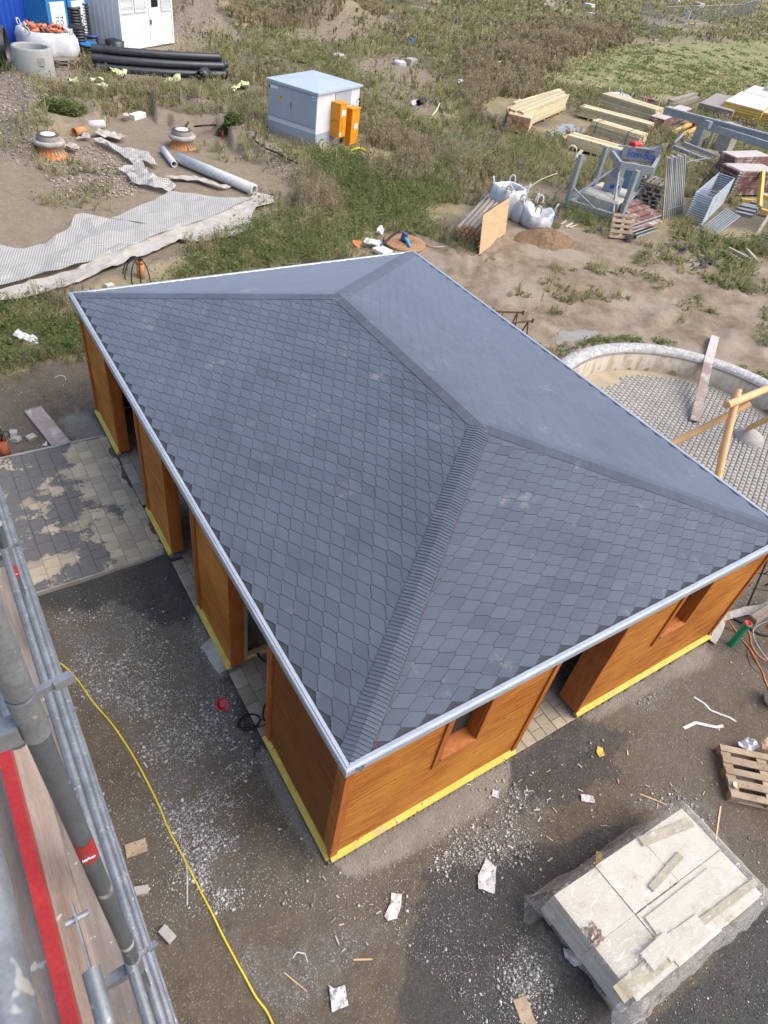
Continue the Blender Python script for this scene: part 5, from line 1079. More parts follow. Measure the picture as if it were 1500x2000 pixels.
# toilets
def toilet(u,v,u2,v2,l):
    o,X,Y,w=axes_from(u,v,u2,v2); o.z=hz(o.x,o.y); t=thing('portable_toilet',tuple(o),l,'portable toilet','blue and white portable toilets'); part('body',obx(o,X,Y,0,w,0,w*1.05,0,2.25,ch=.05),MBLUEL,t); d=part('door',obx(o,X,Y,w*.14,w*.86,-.05,-.001,.08,2.15,ch=.03),MWHITE,t)
    part('roof',obx(o,X,Y,-.02,w+.02,-.02,w*1.07,2.25,2.38,ch=.1),MWHITE,t); q=MB()
    for k in range(9): obx(o,X,Y,w*.25,w*.75,-.062,-.051,1.9-.03*k,1.912-.03*k,q)
    part('vents',q,MSIGN,d); text('TOI\nTOI',.30,MINK,d,o+X*w*.5-Y*.056+UZ*1.35,UZ*-1,X*1.0*-1 if False else X,name='lettering')
toilet(106,107,143,101,'portable toilet with white door next to the blue container, left one'); toilet(146,100,180,94,'portable toilet partly hidden behind the stacked buckets, right one')
# ------------------------------------------------------------------ big bag, ring, pallets, buckets, pipes
def bigbag(u,v,w,h,l,fill=None,fcol=None,open_=True,sag=.0,seed=0,letters=None,group='white big bags'):
    g=G(u,v); t=thing('big_bag',tuple(g),l,'big bag',group); n=28; prof=[(.86,0),(1.02,.12),(1.08,.4),(1.02,.75),(.93,1.0)]; rnd=random.Random(seed); vs=[];fs=[]
    m=len(prof)
    for j in range(m):
        r,z=prof[j]
        for k in range(n):
            an=2*math.pi*k/n; sq=1/max(abs(math.cos(an)),abs(math.sin(an)))**.55; wr=1+.06*math.sin(an*9+j*1.3+seed)+.04*math.sin(an*17+seed)+rnd.uniform(-.02,.02)
            zz=z*h*(1-sag*(.5+.5*math.cos(an*2+seed)) if j==m-1 else 1); vs.append(g+Vector((math.cos(an)*r*sq*wr*w/2,math.sin(an)*r*sq*wr*w/2,zz-.03)))
    for j in range(m-1):
        for k in range(n): q=(k+1)%n; fs.append((j*n+k,j*n+q,(j+1)*n+q,(j+1)*n+k))
    for k in range(n): p=vs[(m-1)*n+k]; c_=Vector((g.x,g.y,p.z)); vs.append(c_+(p-c_)*.84-UZ*.02)
    for k in range(n): p=vs[(m-1)*n+k]; c_=Vector((g.x,g.y,p.z)); vs.append(c_+(p-c_)*.80-UZ*h*.35)
    for j in (m-1,m):
        for k in range(n): q=(k+1)%n; fs.append((j*n+k,j*n+q,(j+1)*n+q,(j+1)*n+k))
    if not open_: vs.append(g+UZ*h*.85); fs+=[(m*n+k,m*n+(k+1)%n,len(vs)-1) for k in range(n)]
    q=MB(); q.add(vs,fs,True,t=.5); part('fabric',q,MFABW,t)
    for k in range(4):
        q=MB(); an=math.pi/4+k*math.pi/2; d=Vector((math.cos(an),math.sin(an),0)); s=Vector((-d.y,d.x,0)); b_=g+d*w*.55+UZ*h*.93; q.tube([b_-s*.1,b_-s*.09+UZ*.18+d*.04,b_+UZ*.25+d*.08,b_+s*.09+UZ*.18+d*.05,b_+s*.1],.028,6); part('loop',q,MFABW,t)
    if fill=='stones':
        q=MB()
        for k in range(90):
            r=w*.42*math.sqrt(rnd.random());an=rnd.random()*6.3; s=rnd.uniform(.04,.075); stone(q,g+Vector((r*math.cos(an),r*math.sin(an),h*.82-.1*r+rnd.uniform(-.03,.03))),s,rnd)
        part('stones',q,mat('field_stone',(.50,.44,.36),(.38,.33,.27),rough=.85,tone=.35),t)
    if fill=='pipes':
        for k in range(34):
            r=w*.36*math.sqrt(rnd.random());an=rnd.random()*6.3; c_=g+Vector((r*math.cos(an),r*math.sin(an),h*1.0+rnd.uniform(-.08,.08))); d=Vector((rnd.uniform(-1,1),rnd.uniform(-1,1),rnd.uniform(-.3,.3))).normalized()
            q=MB(); q.cyl(c_-d*rnd.uniform(.12,.25),c_+d*.2,.085,12,cap=False,hollow=.01,t=rnd.random()); tag(solo('pipe_fitting',q,MTERRA if k%9 else MFABW,'terracotta drain pipe fitting lying in the white bag' if k%9 else 'white pipe piece among the terracotta fittings in the bag','pipe fitting'),None or ('terracotta drain pipe fitting lying in the white bag' if k%9 else 'white pipe piece among the terracotta fittings in the bag'),'pipe fitting','pipe fittings in the bag' if k%9 else 'white pieces in the bag')
    if letters: text(letters,.3,MINKB,t,g+Vector((.45,-.50,h*.62)),(.8,.5,0),(-.1,.1,1))
    return t
ICO=[]
def stone(mb,c,s,rnd,fl=.7):
    a=[rnd.uniform(.7,1.2)*s for _ in range(6)]; c=Vector(c); vs=[c+Vector((a[0],0,0)),c+Vector((-a[1],0,0)),c+Vector((0,a[2],0)),c+Vector((0,-a[3],0)),c+Vector((s*.3*rnd.uniform(-1,1),s*.3*rnd.uniform(-1,1),a[4]*fl)),c+Vector((0,0,-a[5]*fl)),
      c+Vector((a[0]*.7,a[2]*.7,a[4]*.35)),c+Vector((-a[1]*.7,a[2]*.68,a[4]*.3)),c+Vector((-a[1]*.68,-a[3]*.7,a[4]*.35)),c+Vector((a[0]*.68,-a[3]*.7,a[4]*.3))]
    mb.add(vs,[(0,6,4),(6,2,4),(2,7,4),(7,1,4),(1,8,4),(8,3,4),(3,9,4),(9,0,4),(0,5,6),(6,5,2),(2,5,7),(7,5,1),(1,5,8),(8,5,3),(3,5,9),(9,5,0)],t=rnd.random())
bigbag(97,110,2.5,1.2,'white big bag full of terracotta pipe fittings in front of the blue container','pipes',seed=2,group=None)
g=G(71,149); q=MB(); q.lathe(g,[(.84,-.05),(.84,1.12),(.80,1.18),(.68,1.18),(.66,1.12),(.66,.1)],40,t=.5); cr_=thing('concrete_ring',tuple(g),'grey precast concrete manhole ring standing on gravel at the top left','concrete ring'); part('ring',q,mat('precast',(.34,.34,.325),(.27,.27,.26),rough=.85,scale=2,tone=0,bump=.2),cr_)
vdir=(CL-g); vdir.z=0; vdir.normalize(); sd_=Vector((-vdir.y,vdir.x,0)); q=MB(); c_=g+vdir*.80+sd_*.30+UZ*.75; q.box(c_,(.30,.06,.32),(sd_,vdir,UZ)); part('patch',q,MCONCL,cr_); 
q=MB()
for a_ in (.2,-.2): q.tube([g-vdir*.60+sd_*(.25+a_)+UZ*.9,g-vdir*.50+sd_*(.25+a_*.8)+UZ*.86],.03,6,sub=1)
part('step_irons',q,MRUST,cr_)
# dark half pipe / skip at the far left
g=G(5,133); q=MB(); q.cyl(g+UZ*.85+Vector((-1.9,.4,0)),g+UZ*.85+Vector((.35,-.25,0)),.85,30,cap=False,hollow=.07,t=.2); q.tone(.4); q.cyl(g+UZ*.85+Vector((-.1,-.1,0)),g+UZ*.85+Vector((.1,-.17,0)),.93,30,cap=False,hollow=.1,t=.6); solo('large_pipe',q,MBLACK,'huge black plastic pipe end with a rusty bottom at the left edge','pipe')
p0=G(126,126); pallet('pallet',tuple(p0),.2,'grey pallets lying flat behind the concrete ring',MPALLETG,None,1.3,1.0); pallet('pallet',(p0.x,p0.y,p0.z+.146),.24,'grey pallet on top of another behind the concrete ring',MPALLETG,None,1.3,1.0)
pz=G(58,95); up_=pallet('pallet',(pz.x,pz.y,pz.z+.5),0,'grey pallet standing upright against the blue container',MPALLETG); up_.rotation_euler=(math.radians(80),0,-.2)
def bstack(u,v,n_,r,l,lidm,z=0):
    g=G(u,v); t=thing('bucket_stack',tuple(g),l,'bucket stack','stacks of ribbed black tubs'); q=MB(); hh=.125
    for k in range(n_): q.lathe(g+UZ*(k*hh),[(r*.86,0),(r*.88,hh*.45),(r,hh*.5),(r*1.02,hh*.75),(r*.9,hh*.8),(r*.88,hh)],22,t=random.random())
    part('tubs',q,MBLACK,t); q=MB(); q.lathe(g+UZ*(n_*hh),[(r*1.02,-.03),(r*1.03,.02),(r*.9,.03),(0,.02)],22,t=.5); part('lid',q,lidm,t); return t
for a_ in ((152,98,15,.42,'tall stack of ribbed black tubs in front of the toilets',MBLACK),(166,93,16,.46,'tallest stack of black tubs with a blue lid against the white container',MBLUED),(141,108,6,.40,'stack of black tubs under a white sack by the big bag',MFABW),(180,95,5,.40,'low stack of black tubs with a blue lid nearest the container wall',MBLUED),(176,103,4,.38,'low stack of black tubs with a dull lid in the middle',MBLUED),(177,114,5,.42,'front low stack of black tubs with a bright blue lid',MBLUEL),(158,108,10,.40,'stack of rusty wire-tied tubs beside the red hydrant piece',MRUBBER)): bstack(*a_)
g=G(158,109); q=MB(); q.cyl(g,g+UZ*.5,.08,10); q.beam(g+UZ*.3,g+Vector((.3,-.1,.15)),.12,.12); solo('red_fitting',q,MREDP,'small red pipe fitting between the black tub stacks','fitting')
mb=MB(); a=P(86,52,1.3); g0=G(88,92); g1=G(134,88); mb.tube([g0+UZ*.8,g0.lerp(g1,.15)+UZ*1.75,g0.lerp(g1,.5)+UZ*2.1,g0.lerp(g1,.85)+UZ*1.6,g1+UZ*.7],.09,10); solo('yellow_hose',mb,MYFOIL,'thick pale yellow hose arching over the big bag','hose')
# black pipes, curved
PA=G(192,139);PB=G(442,154); PA.z=PB.z=min(PA.z,PB.z); Xp=(PB-PA).normalized(); Yp=UZ.cross(Xp)
for k,(dy,dz,s0,s1,l) in enumerate(((0,0,.0,0,'lowest front black pipe of the long pipe stack'),(.40,0,-.1,.1,'second black pipe in the bottom layer of the stack'),(.80,0,.1,-.1,'third black pipe in the bottom layer of the stack'),(.20,.36,-.15,-.05,'front black pipe of the upper layer of the stack'),(.62,.36,0,.15,'middle black pipe of the upper layer of the stack'),(1.15,.30,.1,-.2,'rear black pipe bending away at the back of the stack'),(.42,.70,-.1,-.2,'topmost black pipe of the long stack'))):
    a=PA+Yp*dy+UZ*(.19+dz)+Xp*s0; b=PB+Yp*(dy*.8)+UZ*(.19+dz)+Xp*s1; bow=-.38+.12*random.random()
    pts=[a+Yp*(-bow*(1-((t-.5)*2)**2)*-1+(.25 if k==5 else 0)*(1-t))+Xp*((b-a).length*t)+(b-a-Xp*(b-a).dot(Xp))*t for t in (0,.2,.4,.6,.8,1)]; q=MB(); q.tube(pts,.180,16,t=random.random(),cap=False); d0=(pts[1]-pts[0]).normalized(); q.cyl(pts[0]-d0*.05,pts[0]+d0*.5,.195,16,cap=False,t=.8)
    d=(pts[-1]-pts[-2]).normalized(); q.cyl(pts[-1]-d*.3,pts[-1]+d*.01,.181,16,cap=False,hollow=.02,t=.2); solo('black_pipe',q,MBLACK,l,'pipe','black pipes in the stack')
pipe_st(393,164,402,157,.30,MBLACK,'short wide black pipe ring in the grass below the pipe stack',hol=.06)
g=G(226,100); q=MB(); q.lathe(g,[(.45,0),(.5,.5),(.3,.55),(0,.5)],14); solo('black_tub',q,MBLACK,'single upturned black tub under the container edge','tub')
# ------------------------------------------------------------------ lumber
def bundle(px,px2,w,h,nx,nz,l,mt=MLUMBER,side=1,name='lumber_bundle',cat='lumber bundle',group='bundles of squared timber',straps=(.2,.8),ends=True,z=.12,jit=.06,fan=0,strapm=None,round_=False):
    a=G(*px);b=G(*px2); a.z=b.z=min(a.z,b.z); X=(b-a);Ln=X.length;X.normalize();Y=UZ.cross(X)*side; t=thing(name,tuple(a),l,cat,group); q=MB(); e=MB()
    for i in range(nx):
        for k in range(nz):
            if round_ and k==nz-1 and (i==0 or i==nx-1): continue
            j0,j1=random.uniform(-jit,jit),random.uniform(-jit,jit); y=(i+.5)*w/nx; zz=z+(k+.5)*h/nz
            p=a+X*j0+Y*y+UZ*zz; r=b+X*j1+Y*(y+fan*(i/nx-.5))+UZ*zz; tt=random.random(); q.beam(p,r,w/nx*.93,h/nz*.90,t=tt)
            if ends:
                for s,d in ((p,-X),): e.beam(s+d*.001,s+d*.022,w/nx*.90,h/nz*.88,t=random.random())
    part('timbers',q,mt,t)
    if ends: part('painted_ends',e,mat('red_ends',(.40,.13,.07),(.52,.34,.20),rough=.7,tone=.3),t)
    q=MB()
    for s in (.15,.5,.85): p=a+X*Ln*s+Y*w/2; q.beam(p-Y*w*.6+UZ*z*.45,p+Y*w*.6+UZ*z*.45,.08,z*.85)
    part('bearer',q,MRAW,t)
    if straps:
        q=MB()
        for s in straps:
            p=a+X*Ln*s
            q.beam(p-Y*.012+UZ*z,p-Y*.012+UZ*(z+h),.03,.012,up=(1,0,0)); q.beam(p-Y*.01+UZ*(z+h+.006),p+Y*(w+.01)+UZ*(z+h+.006),.03,.008)
        part('strap',q,strapm or MRUBBER,t)
    return t
bundle((1015,258),(1101,218),1.0,.8,9,6,'long timber bundle at the left of the lumber yard, red painted near ends',side=1,straps=(),jit=.15,fan=.1)
bundle((985,257),(1006,226),1.2,.75,9,5,'short timbers stacked across the near end of the left bundle',side=-1,straps=(),jit=.05)
for k,(u,v,u2,v2,z) in enumerate(((997,226,1086,192,.78),(1008,232,1092,198,.82))): q=MB(); q.beam(G(u,v+8)+UZ*z,G(u2,v2+12)+UZ*z,.2,.14); solo('beam',q,MLUMBER,'loose squared beam on top of the left bundle, %s'%('farther one' if k==0 else 'nearer one'),'beam')
bundle((1167,213),(1272,243),1.25,.75,10,5,'back timber bundle in the middle, nearest the white sack',side=1,jit=.05,straps=())
bundle((1129,231),(1262,266),.95,.50,8,4,'low long timber bundle in front of the back one',side=1,jit=.12,straps=())
bundle((1145,268),(1242,296),1.1,.70,9,5,'strapped timber bundle in the middle right with dark straps',side=1,jit=.04,straps=(.12,.75),round_=True)
bundle((1103,290),(1205,318),1.0,.5,8,4,'front timber bundle partly hidden behind the tower frame',side=1,jit=.06,straps=())
g=G(1103,282); q=MB(); q.cyl(g+Vector((-.3,.0,.2)),g+Vector((.25,.1,.25)),.2,10); solo('log_stub',q,MLOG,'short log stub at the left end of the front timber bundle','log')
g=G(1113,307); q=MB(); d=(CL-g);d.z=0;d.normalize(); q.cyl(g-d*.4+UZ*.22,g+d*.2+UZ*.3,.26,20,cap=False,hollow=.05,t=.5); solo('clay_pipe',q,mat('cream_pipe',(.62,.50,.32),rough=.7,tone=.1),'short hollow cream pipe pointing at the camera in the grass','pipe')
q=MB(); q.beam(G(1118,318)+UZ*.1,G(1134,302)+UZ*.2,.16,.05); solo('board',q,MLUMBG,'pale board stub lying right of the hollow cream pipe','board')
g=G(1204,205); 
bigbag(1204,207,1.3,.7,'white sack lying behind the back timber bundle',None,seed=5,open_=False)
q=MB()
for k in range(4): q.beam(G(1247,200)+UZ*(.1+.08*k),G(1282,208)+UZ*(.1+.08*k),.8-.1*k,.06)
solo('plate_stack',q,MFORM,'low stack of dark red plates beyond the timber bundles','plate stack'); 
q=MB(); q.beam(G(1252,212)+UZ*.05,G(1252,212)+UZ*.75,.07,.05,up=(1,0,0)); q.beam(G(1257,212)+UZ*.05,G(1257,212)+UZ*.75,.07,.05,up=(1,0,0)); solo('stake_pair',q,MRAW,'two short pale stakes in front of the dark red plates','stakes')
# formwork panels
def panels(px,px2,w,h,n_,l,mt=MFORM,top=MFORMT,side=1,z=.1,cat='formwork stack',shift=.05):
    a=G(*px);b=G(*px2);a.z=b.z=min(a.z,b.z);X=(b-a).normalized();Y=UZ.cross(X)*side; t=thing('formwork_stack',tuple(a),l,cat,'stacks of formwork panels'); th=h/n_
    q=MB()
    for k in range(n_):
        s=random.uniform(-shift,shift); q.beam(a+X*s+Y*w/2+UZ*(z+(k+.5)*th),b+X*s+Y*w/2+UZ*(z+(k+.5)*th),w,th*.82,t=random.random())
    part('panels',q,mt,t); q=MB(); q.beam(a+X*.03+Y*w/2+UZ*(z+h+.0),b-X*.03+Y*w/2+UZ*(z+h+.0),w*.96,.03,t=.6); part('top_sheet',q,top,t); return t
panels((1280,242),(1318,226),.55,.35,4,'small red formwork stack touching the end of the back timber bundle'); panels((1291,254),(1345,232),.9,.5,5,'red formwork stack behind the red plastic bag')
q=MB(); q.beam(G(1312,266)+UZ*.2,G(1352,246)+UZ*.2,.25,.12); solo('yellow_board',q,MBEAMY,'yellow board lying in front of the red formwork stack','board')
q=MB(); q.beam(G(1330,268)+UZ*.12,G(1360,254)+UZ*.12,.2,.12); solo('yellow_board',q,MBEAMY,'lower yellow board beside the red plastic bag','board')
g=G(1353,247); q=MB(); 
for k in range(14): stone(q,g+Vector((random.uniform(-.45,.45),random.uniform(-.3,.3),.35+random.uniform(-.12,.12))),.28,random)
solo('red_bag',q,MREDP,'bright red plastic bag on the formwork under the steel beam','bag')
q=MB(); q.beam(G(1305,208)+UZ*.25,G(1357,192)+UZ*.25,.35,.3); q.beam(G(1312,214)+UZ*.2,G(1360,199)+UZ*.2,.3,.3); solo('old_beam',q,MPALLETG,'pair of old grey beams behind the long steel beam','beam')
panels((1358,222),(1392,200),2.3,.55,6,'grey slatted panel stack at the far right',MPALLETG,mat('slatted_grey',(.34,.31,.28),(.25,.22,.2),scale=3,stretch=(6,.6,1),tone=0),side=-1)
panels((1402,228),(1436,206),2.6,.85,6,'large yellow edged formwork stack with a cream top, the biggest one',MBEAMY,mat('cream_sheet',(.66,.63,.54),(.56,.53,.45),rough=.6,scale=1.5,tone=0),side=-1)
panels((1440,205),(1462,192),2.2,.8,5,'cream topped formwork stack behind the biggest one',MFORM,MATS['cream_sheet'],side=-1); panels((1478,245),(1500,232),2.4,.7,5,'yellow edged formwork stack cut by the right edge',MBEAMY,MATS['cream_sheet'],side=-1)
panels((1462,282),(1490,272),1.6,.3,3,'low stack of yellow frames under the machine arm',MBEAMY,MPALLETG,side=-1)
g=G(1492,205); q=MB(); q.lathe(g,[(.5,0),(.55,.6),(.5,1.1),(.3,1.25),(0,1.25)],16,smooth=True); solo('white_sack',q,MFABW,'white sack standing at the upper right edge behind the stacks','sack')
# ------------------------------------------------------------------ tower frame with the name board
def up(u,v,vt): g=G(u,v); h=H(g,vt); return g,g+UZ*h
tf=thing('tower_base',tuple(G(1180,405)),'grey steel crane base frame with concrete ballast blocks and a blue name board','crane base')
posts=[up(1104,408,302),up(1152,388,286)]; 
F1=G(1112,409);F2=G(1207,440);F3=G(1248,402);F4=G(1160,380)
hT=H(F2,333)
zt=F2.z+hT; hd=[P(1211,322,zt),P(1273,333,zt),P(1284,313,zt+.05),P(1194,299,zt+.05)]
q=MB(); q.beam(posts[0][0],posts[0][1],.17,.17,up=(1,0,0),t=.5); part('post',q,MSTEEL,tf)
q=MB(); q.beam(posts[1][0],posts[1][1],.17,.17,up=(1,0,0),t=.5); part('post',q,MSTEEL,tf)
for a,b in ((F2,F2+UZ*hT),(F3,F3+UZ*hT)): q=MB(); q.beam(a,b,.17,.17,up=(1,0,0),t=.6); part('post',q,MSTEEL,tf)
q=MB()
for i in range(4): q.beam(hd[i],hd[(i+1)%4],.12,.24,t=.7)
q.beam(hd[3],hd[2],.14,.3); part('head_frame',q,MSTEEL,tf)
brd=MB(); bd=(hd[1]-hd[0]); bdn=Vector((bd.y,-bd.x,0)).normalized(); bdn=bdn if bdn.dot(CL-hd[0])>0 else -bdn
bc=hd[3].lerp(hd[2],.5)+UZ*.12; d3=(hd[2]-hd[3]).normalized(); brd.beam(hd[3].lerp(hd[2],.20)+UZ*.12+bdn*.12,hd[3].lerp(hd[2],.97)+UZ*.12+bdn*.12,.03,.46,t=.3); nb_=part('name_board',brd,mat('board_grey',(.26,.28,.30),rough=.6,tone=0),tf); text('Stein-Box',.36,MINKB,nb_,hd[3].lerp(hd[2],.62)+UZ*.12+bdn*.145,d3 if d3.dot(CX)>0 else -d3,UZ,width=1.15)
q=MB(); q.beam(F1+UZ*.25,F2+UZ*.25,.2,.22); q.beam(F1+UZ*.25,F4+UZ*.25,.2,.22); q.beam(F4+UZ*.25,F3+UZ*.25,.2,.22); q.beam(F3+UZ*.25,F2+UZ*.25,.2,.22); part('base_frame',q,MSTEEL,tf)
q=MB()
c0=(F1+F2+F3+F4)/4
q.cyl(F1+UZ*.5,c0+UZ*hT*.85,.055,8); q.cyl(posts[0][0].lerp(posts[0][1],.42),F1.lerp(F2,.5)+UZ*.3,.035,8); q.cyl(F1.lerp(F4,.5)+UZ*.3,posts[1][0].lerp(posts[1][1],.45),.035,8); q.cyl(F2.lerp(F1,.15)+UZ*.2,c0+UZ*hT*.8,.055,8); q.cyl(F2.lerp(F3,.3)+UZ*.2,F3+UZ*hT*.45,.035,8); q.cyl(F2+UZ*hT*.35,F3+UZ*hT*.5,.03,8); part('brace',q,MSTEEL,tf)
q=MB(); q.beam(c0+UZ*.2,c0+UZ*hT*.62,.62,.42,up=(1,0,0),ch=.05,t=.5); q.beam(c0+UZ*hT*.62,c0+UZ*hT*.98,.40,.36,up=(1,0,0),t=.2); ms=part('mast',q,mat('mast_grey',(.40,.39,.36),(.33,.32,.30),rough=.6,scale=3,tone=.15),tf)
q=MB(); q.box(c0+UZ*hT*.28+bdn*.30,(.5,.03,.28),(d3,bdn,UZ)); part('plate',q,MSIGN,ms); q=MB(); q.box(c0+UZ*hT*.46+bdn*.30,(.4,.03,.14),(d3,bdn,UZ)); part('blue_label',q,MINKB,ms)
for k,(s,t_) in enumerate(((.30,.30),(.62,.25),(.35,.68),(.70,.66))):
    c_=F1.lerp(F2,s).lerp(F4.lerp(F3,s),t_); q=MB(); q.box(c_+UZ*.48,(1.0,.85,.42),((F2-F1).normalized(),UZ.cross((F2-F1).normalized()),UZ),ch=.08,t=random.random()); part('ballast_block',q,MSLAB,tf)
q=MB(); q.box(F3.lerp(F4,.4)+UZ*.9+Vector((.2,.1,0)),(.7,.6,1.1),ch=.1); part('blue_tank',q,mat('dusty_blue',(.16,.26,.36),(.12,.20,.28),scale=2,tone=0),tf)
q=MB(); 
for k in range(5): q.cyl(hd[3].lerp(hd[2],.1+.17*k)+UZ*.3,hd[2].lerp(hd[1],.2)+UZ*(.4+.06*k),.03,6)
part('cables',q,MSTEEL,tf); q=MB(); q.box(hd[2].lerp(hd[3],.55)+UZ*.42-bdn*.1,(.4,.3,.16),ch=.05); part('red_bag',q,MREDP,tf)
# gantry machine
gm=thing('gantry_crane',tuple(G(1370,305)),'grey steel lifting machine with a long horizontal beam and a wheel at the right','lifting machine')
g1,t1=up(1355,290,235); g2,t2=up(1404,306,250)
q=MB(); q.beam(g1,t1,.50,.34,up=(1,0,0),t=.5); part('column',q,MSTEEL,gm)
hb=t1.z-g1.z
tA=P(1360,240,t1.z); tB=P(1500,284,t1.z); q=MB(); q.beam(tA,tB+(tB-tA)*.05,.2,.32,t=.6); part('arm',q,MSTEEL,gm)
zb=t1.z+.35; bA=P(1299,209,zb); bB=P(1500,262,zb); q=MB(); q.beam(bA,bB+(bB-bA)*.1,.22,.07,t=.9); q.beam(bA-UZ*.30,bB+(bB-bA)*.1-UZ*.30,.22,.07,t=.3); q.beam(bA-UZ*.15,bB+(bB-bA)*.1-UZ*.15,.04,.28,t=.5); q.beam(P(1385,236,zb)-UZ*.32,P(1385,236,zb),.26,.36); part('long_beam',q,MSTEEL,gm)
q=MB(); q.box(P(1462,250,zb)-UZ*.15+(CL-bB).normalized()*.12,(.9,.02,.2),((bB-bA).normalized(),UZ.cross((bB-bA).normalized()),UZ)); part('name_plate',q,mat('plate_dark',(.10,.12,.15),rough=.6,tone=0),gm)
q=MB(); q.beam(G(1312,298)+UZ*.28,G(1358,318)+UZ*.28,.28,.18); q.beam(G(1358,318)+UZ*.28,G(1400,330)+UZ*.25,.28,.18);q.beam(G(1330,290)+UZ*.28,G(1398,318)+UZ*.28,.22,.16); q.cyl(G(1310,296)+UZ*.4,G(1325,285)+UZ*.6,.07,8); part('chassis',q,MSTEEL,gm)
q=MB(); c_=G(1303,302)+UZ*.26; q.cyl(c_-Vector((.06,-.06,0)),c_+Vector((.06,-.06,0)),.26,20); part('wheel',q,MRUBBER,gm)
q=MB(); q.beam(g2+UZ*.15,t2,.14,.14,up=(1,0,0)); q.cyl(G(1380,290),G(1380,290)+UZ*1.5,.10,10); part('column',q,MSTEEL,gm)
q=MB(); q.beam(g2+UZ*.30+Vector((.1,0,0)),g2+UZ*1.65+Vector((.1,0,0)),.85,.65,up=(1,0,0),ch=.08,t=.5); part('motor_cover',q,MCONCL,gm)
# ------------------------------------------------------------------ pallets, frames, tubes
stk=G(1262,418)
for k in range(9): 
    l='grey pallet in the tall leaning stack behind the crane base'; p_=pallet('pallet',(stk.x+random.uniform(-.08,.08),stk.y+random.uniform(-.08,.08),stk.z+.147*k),.5+random.uniform(-.1,.1),l,MPALLETG,'pallets of the tall stack')
def panelslope(u,v,rz,tilt,l,mt=MPALLETG): g=G(u,v); p_=pallet('pallet',(g.x,g.y,g.z+.55),rz,l,mt); p_.rotation_euler=(tilt,0,rz); return p_
panelslope(1242,385,-.3,-.9,'pale tilted pallet propped behind the crane base'); 
g=G(1205,463); pp2=pallet('pallet',(g.x,g.y,g.z+.40),math.atan2(CX.y,CX.x)+.15,'small pallet standing on edge in front of the red panels',MPALLET,None,.9,.85); pp2.rotation_euler=(math.radians(68),0,math.atan2(CX.y,CX.x)+.10)
t=thing('panel_pile',tuple(G(1245,455)),'fanned pile of red formwork panels and tubes beside the upright pallet','panel pile'); q=MB()
for k,(u,v,u2,v2) in enumerate(((1208,432,1258,413),(1210,440,1272,418),(1212,448,1276,425),(1215,455,1280,432),(1216,458,1284,443))): q.beam(G(u,v)+UZ*(.62-.1*k),G(u2,v2)+UZ*(.55-.08*k),.34,.06,t=random.random())
part('panels',q,MFORM,t); q=MB()
for k in range(5): q.cyl(G(1224,470-3*k)+UZ*.08*k,G(1284,449-3*k)+UZ*.08*k,.035,8)
part('tubes',q,MGALV,t)
# leaning ladders of scaffold frames
t=thing('frame_bundle',tuple(G(1306,425)),'tall bundle of metal and timber ladder frames standing in the weeds','frame bundle')
for k in range(11):
    a=G(1294+3.8*k,428-1.2*k); hh_=H(a,304+(2*(k%3)))*1.0; q=MB(); q.beam(a,P(1303+3.5*k,306+2*(k%3)-.6*k,a.z+H(a,304)*1.0),.075,.05,up=(1,0,0),t=random.random())
    part('stile',q,MALU if k%3 else MLUMBG,t)
q=MB(); a=G(1296,428);b=G(1333,418)
for z_ in np.linspace(.4,H(a,316),2): q.beam(a+UZ*z_,b+UZ*z_,.03,.03)
part('rung',q,MSTEEL,t)
# stacked rectangular frames
def fstack(c1,c2,c3,n_,l,h):
    a,b,c_=G(*c1),G(*c2),G(*c3); z=min(a.z,b.z,c_.z); a.z=b.z=c_.z=z; d_=a+(c_-b); t=thing('frame_stack',tuple((a+c_)/2),l,'frame stack')
    for k in range(n_):
        zz=UZ*(.08+h*k/n_); q=MB(); w_=.055
        for p,r in ((a,b),(b,c_),(c_,d_),(d_,a)): q.cyl(p+zz,r+zz,w_*.45,7,t=random.random())
        for s in (.33,.66): q.cyl(a.lerp(d_,s*.4)+zz,b.lerp(c_,s*.4)+zz,w_*.3,6)
        part('frame',q,MALU,t)
    q=MB(); q.beam(b.lerp(c_,.25)+UZ*.0,b.lerp(c_,.25)+UZ*(h+.1),.06,.04,up=(1,0,0)); q.beam(a.lerp(b,.0)+UZ*.04,a.lerp(b,1.1)+UZ*.04,.08,.06); part('bearer',q,MLUMBG,t); return t
fstack((1336,430),(1368,442),(1412,398),13,'tall stack of galvanised scaffold frames with open centres',H(G(1336,430),376))
t=thing('tube_pile',tuple(G(1390,450)),'pile of galvanised tubes lying beside the frame stack','tube pile'); 
for k in range(8): q=MB(); q.cyl(G(1365+4.0*k,452+1.7*k)+UZ*.06,G(1418+3.6*k,410+2.2*k)+UZ*.06,.045,8,t=random.random()); part('tube',q,MGALV,t)
panels((1423,385),(1497,385),1.1,1.05,12,'stack of dark red formwork panels behind the frame stack, front one',side=1,shift=.12); panels((1412,366),(1480,362),.9,1.25,12,'farther and higher stack of dark red formwork panels',side=1,shift=.08)
q=MB(); c_=G(1424,385); 
for k in range(9): q.cyl(c_+UZ*(.1+.12*k)+Vector((-.1,0,0)),c_+UZ*(.1+.12*k)+Vector((.25,.05,0)),.06,7)
solo('tube_ends',q,MGALV,'column of tube ends between the frame stack and red panels','tubes')
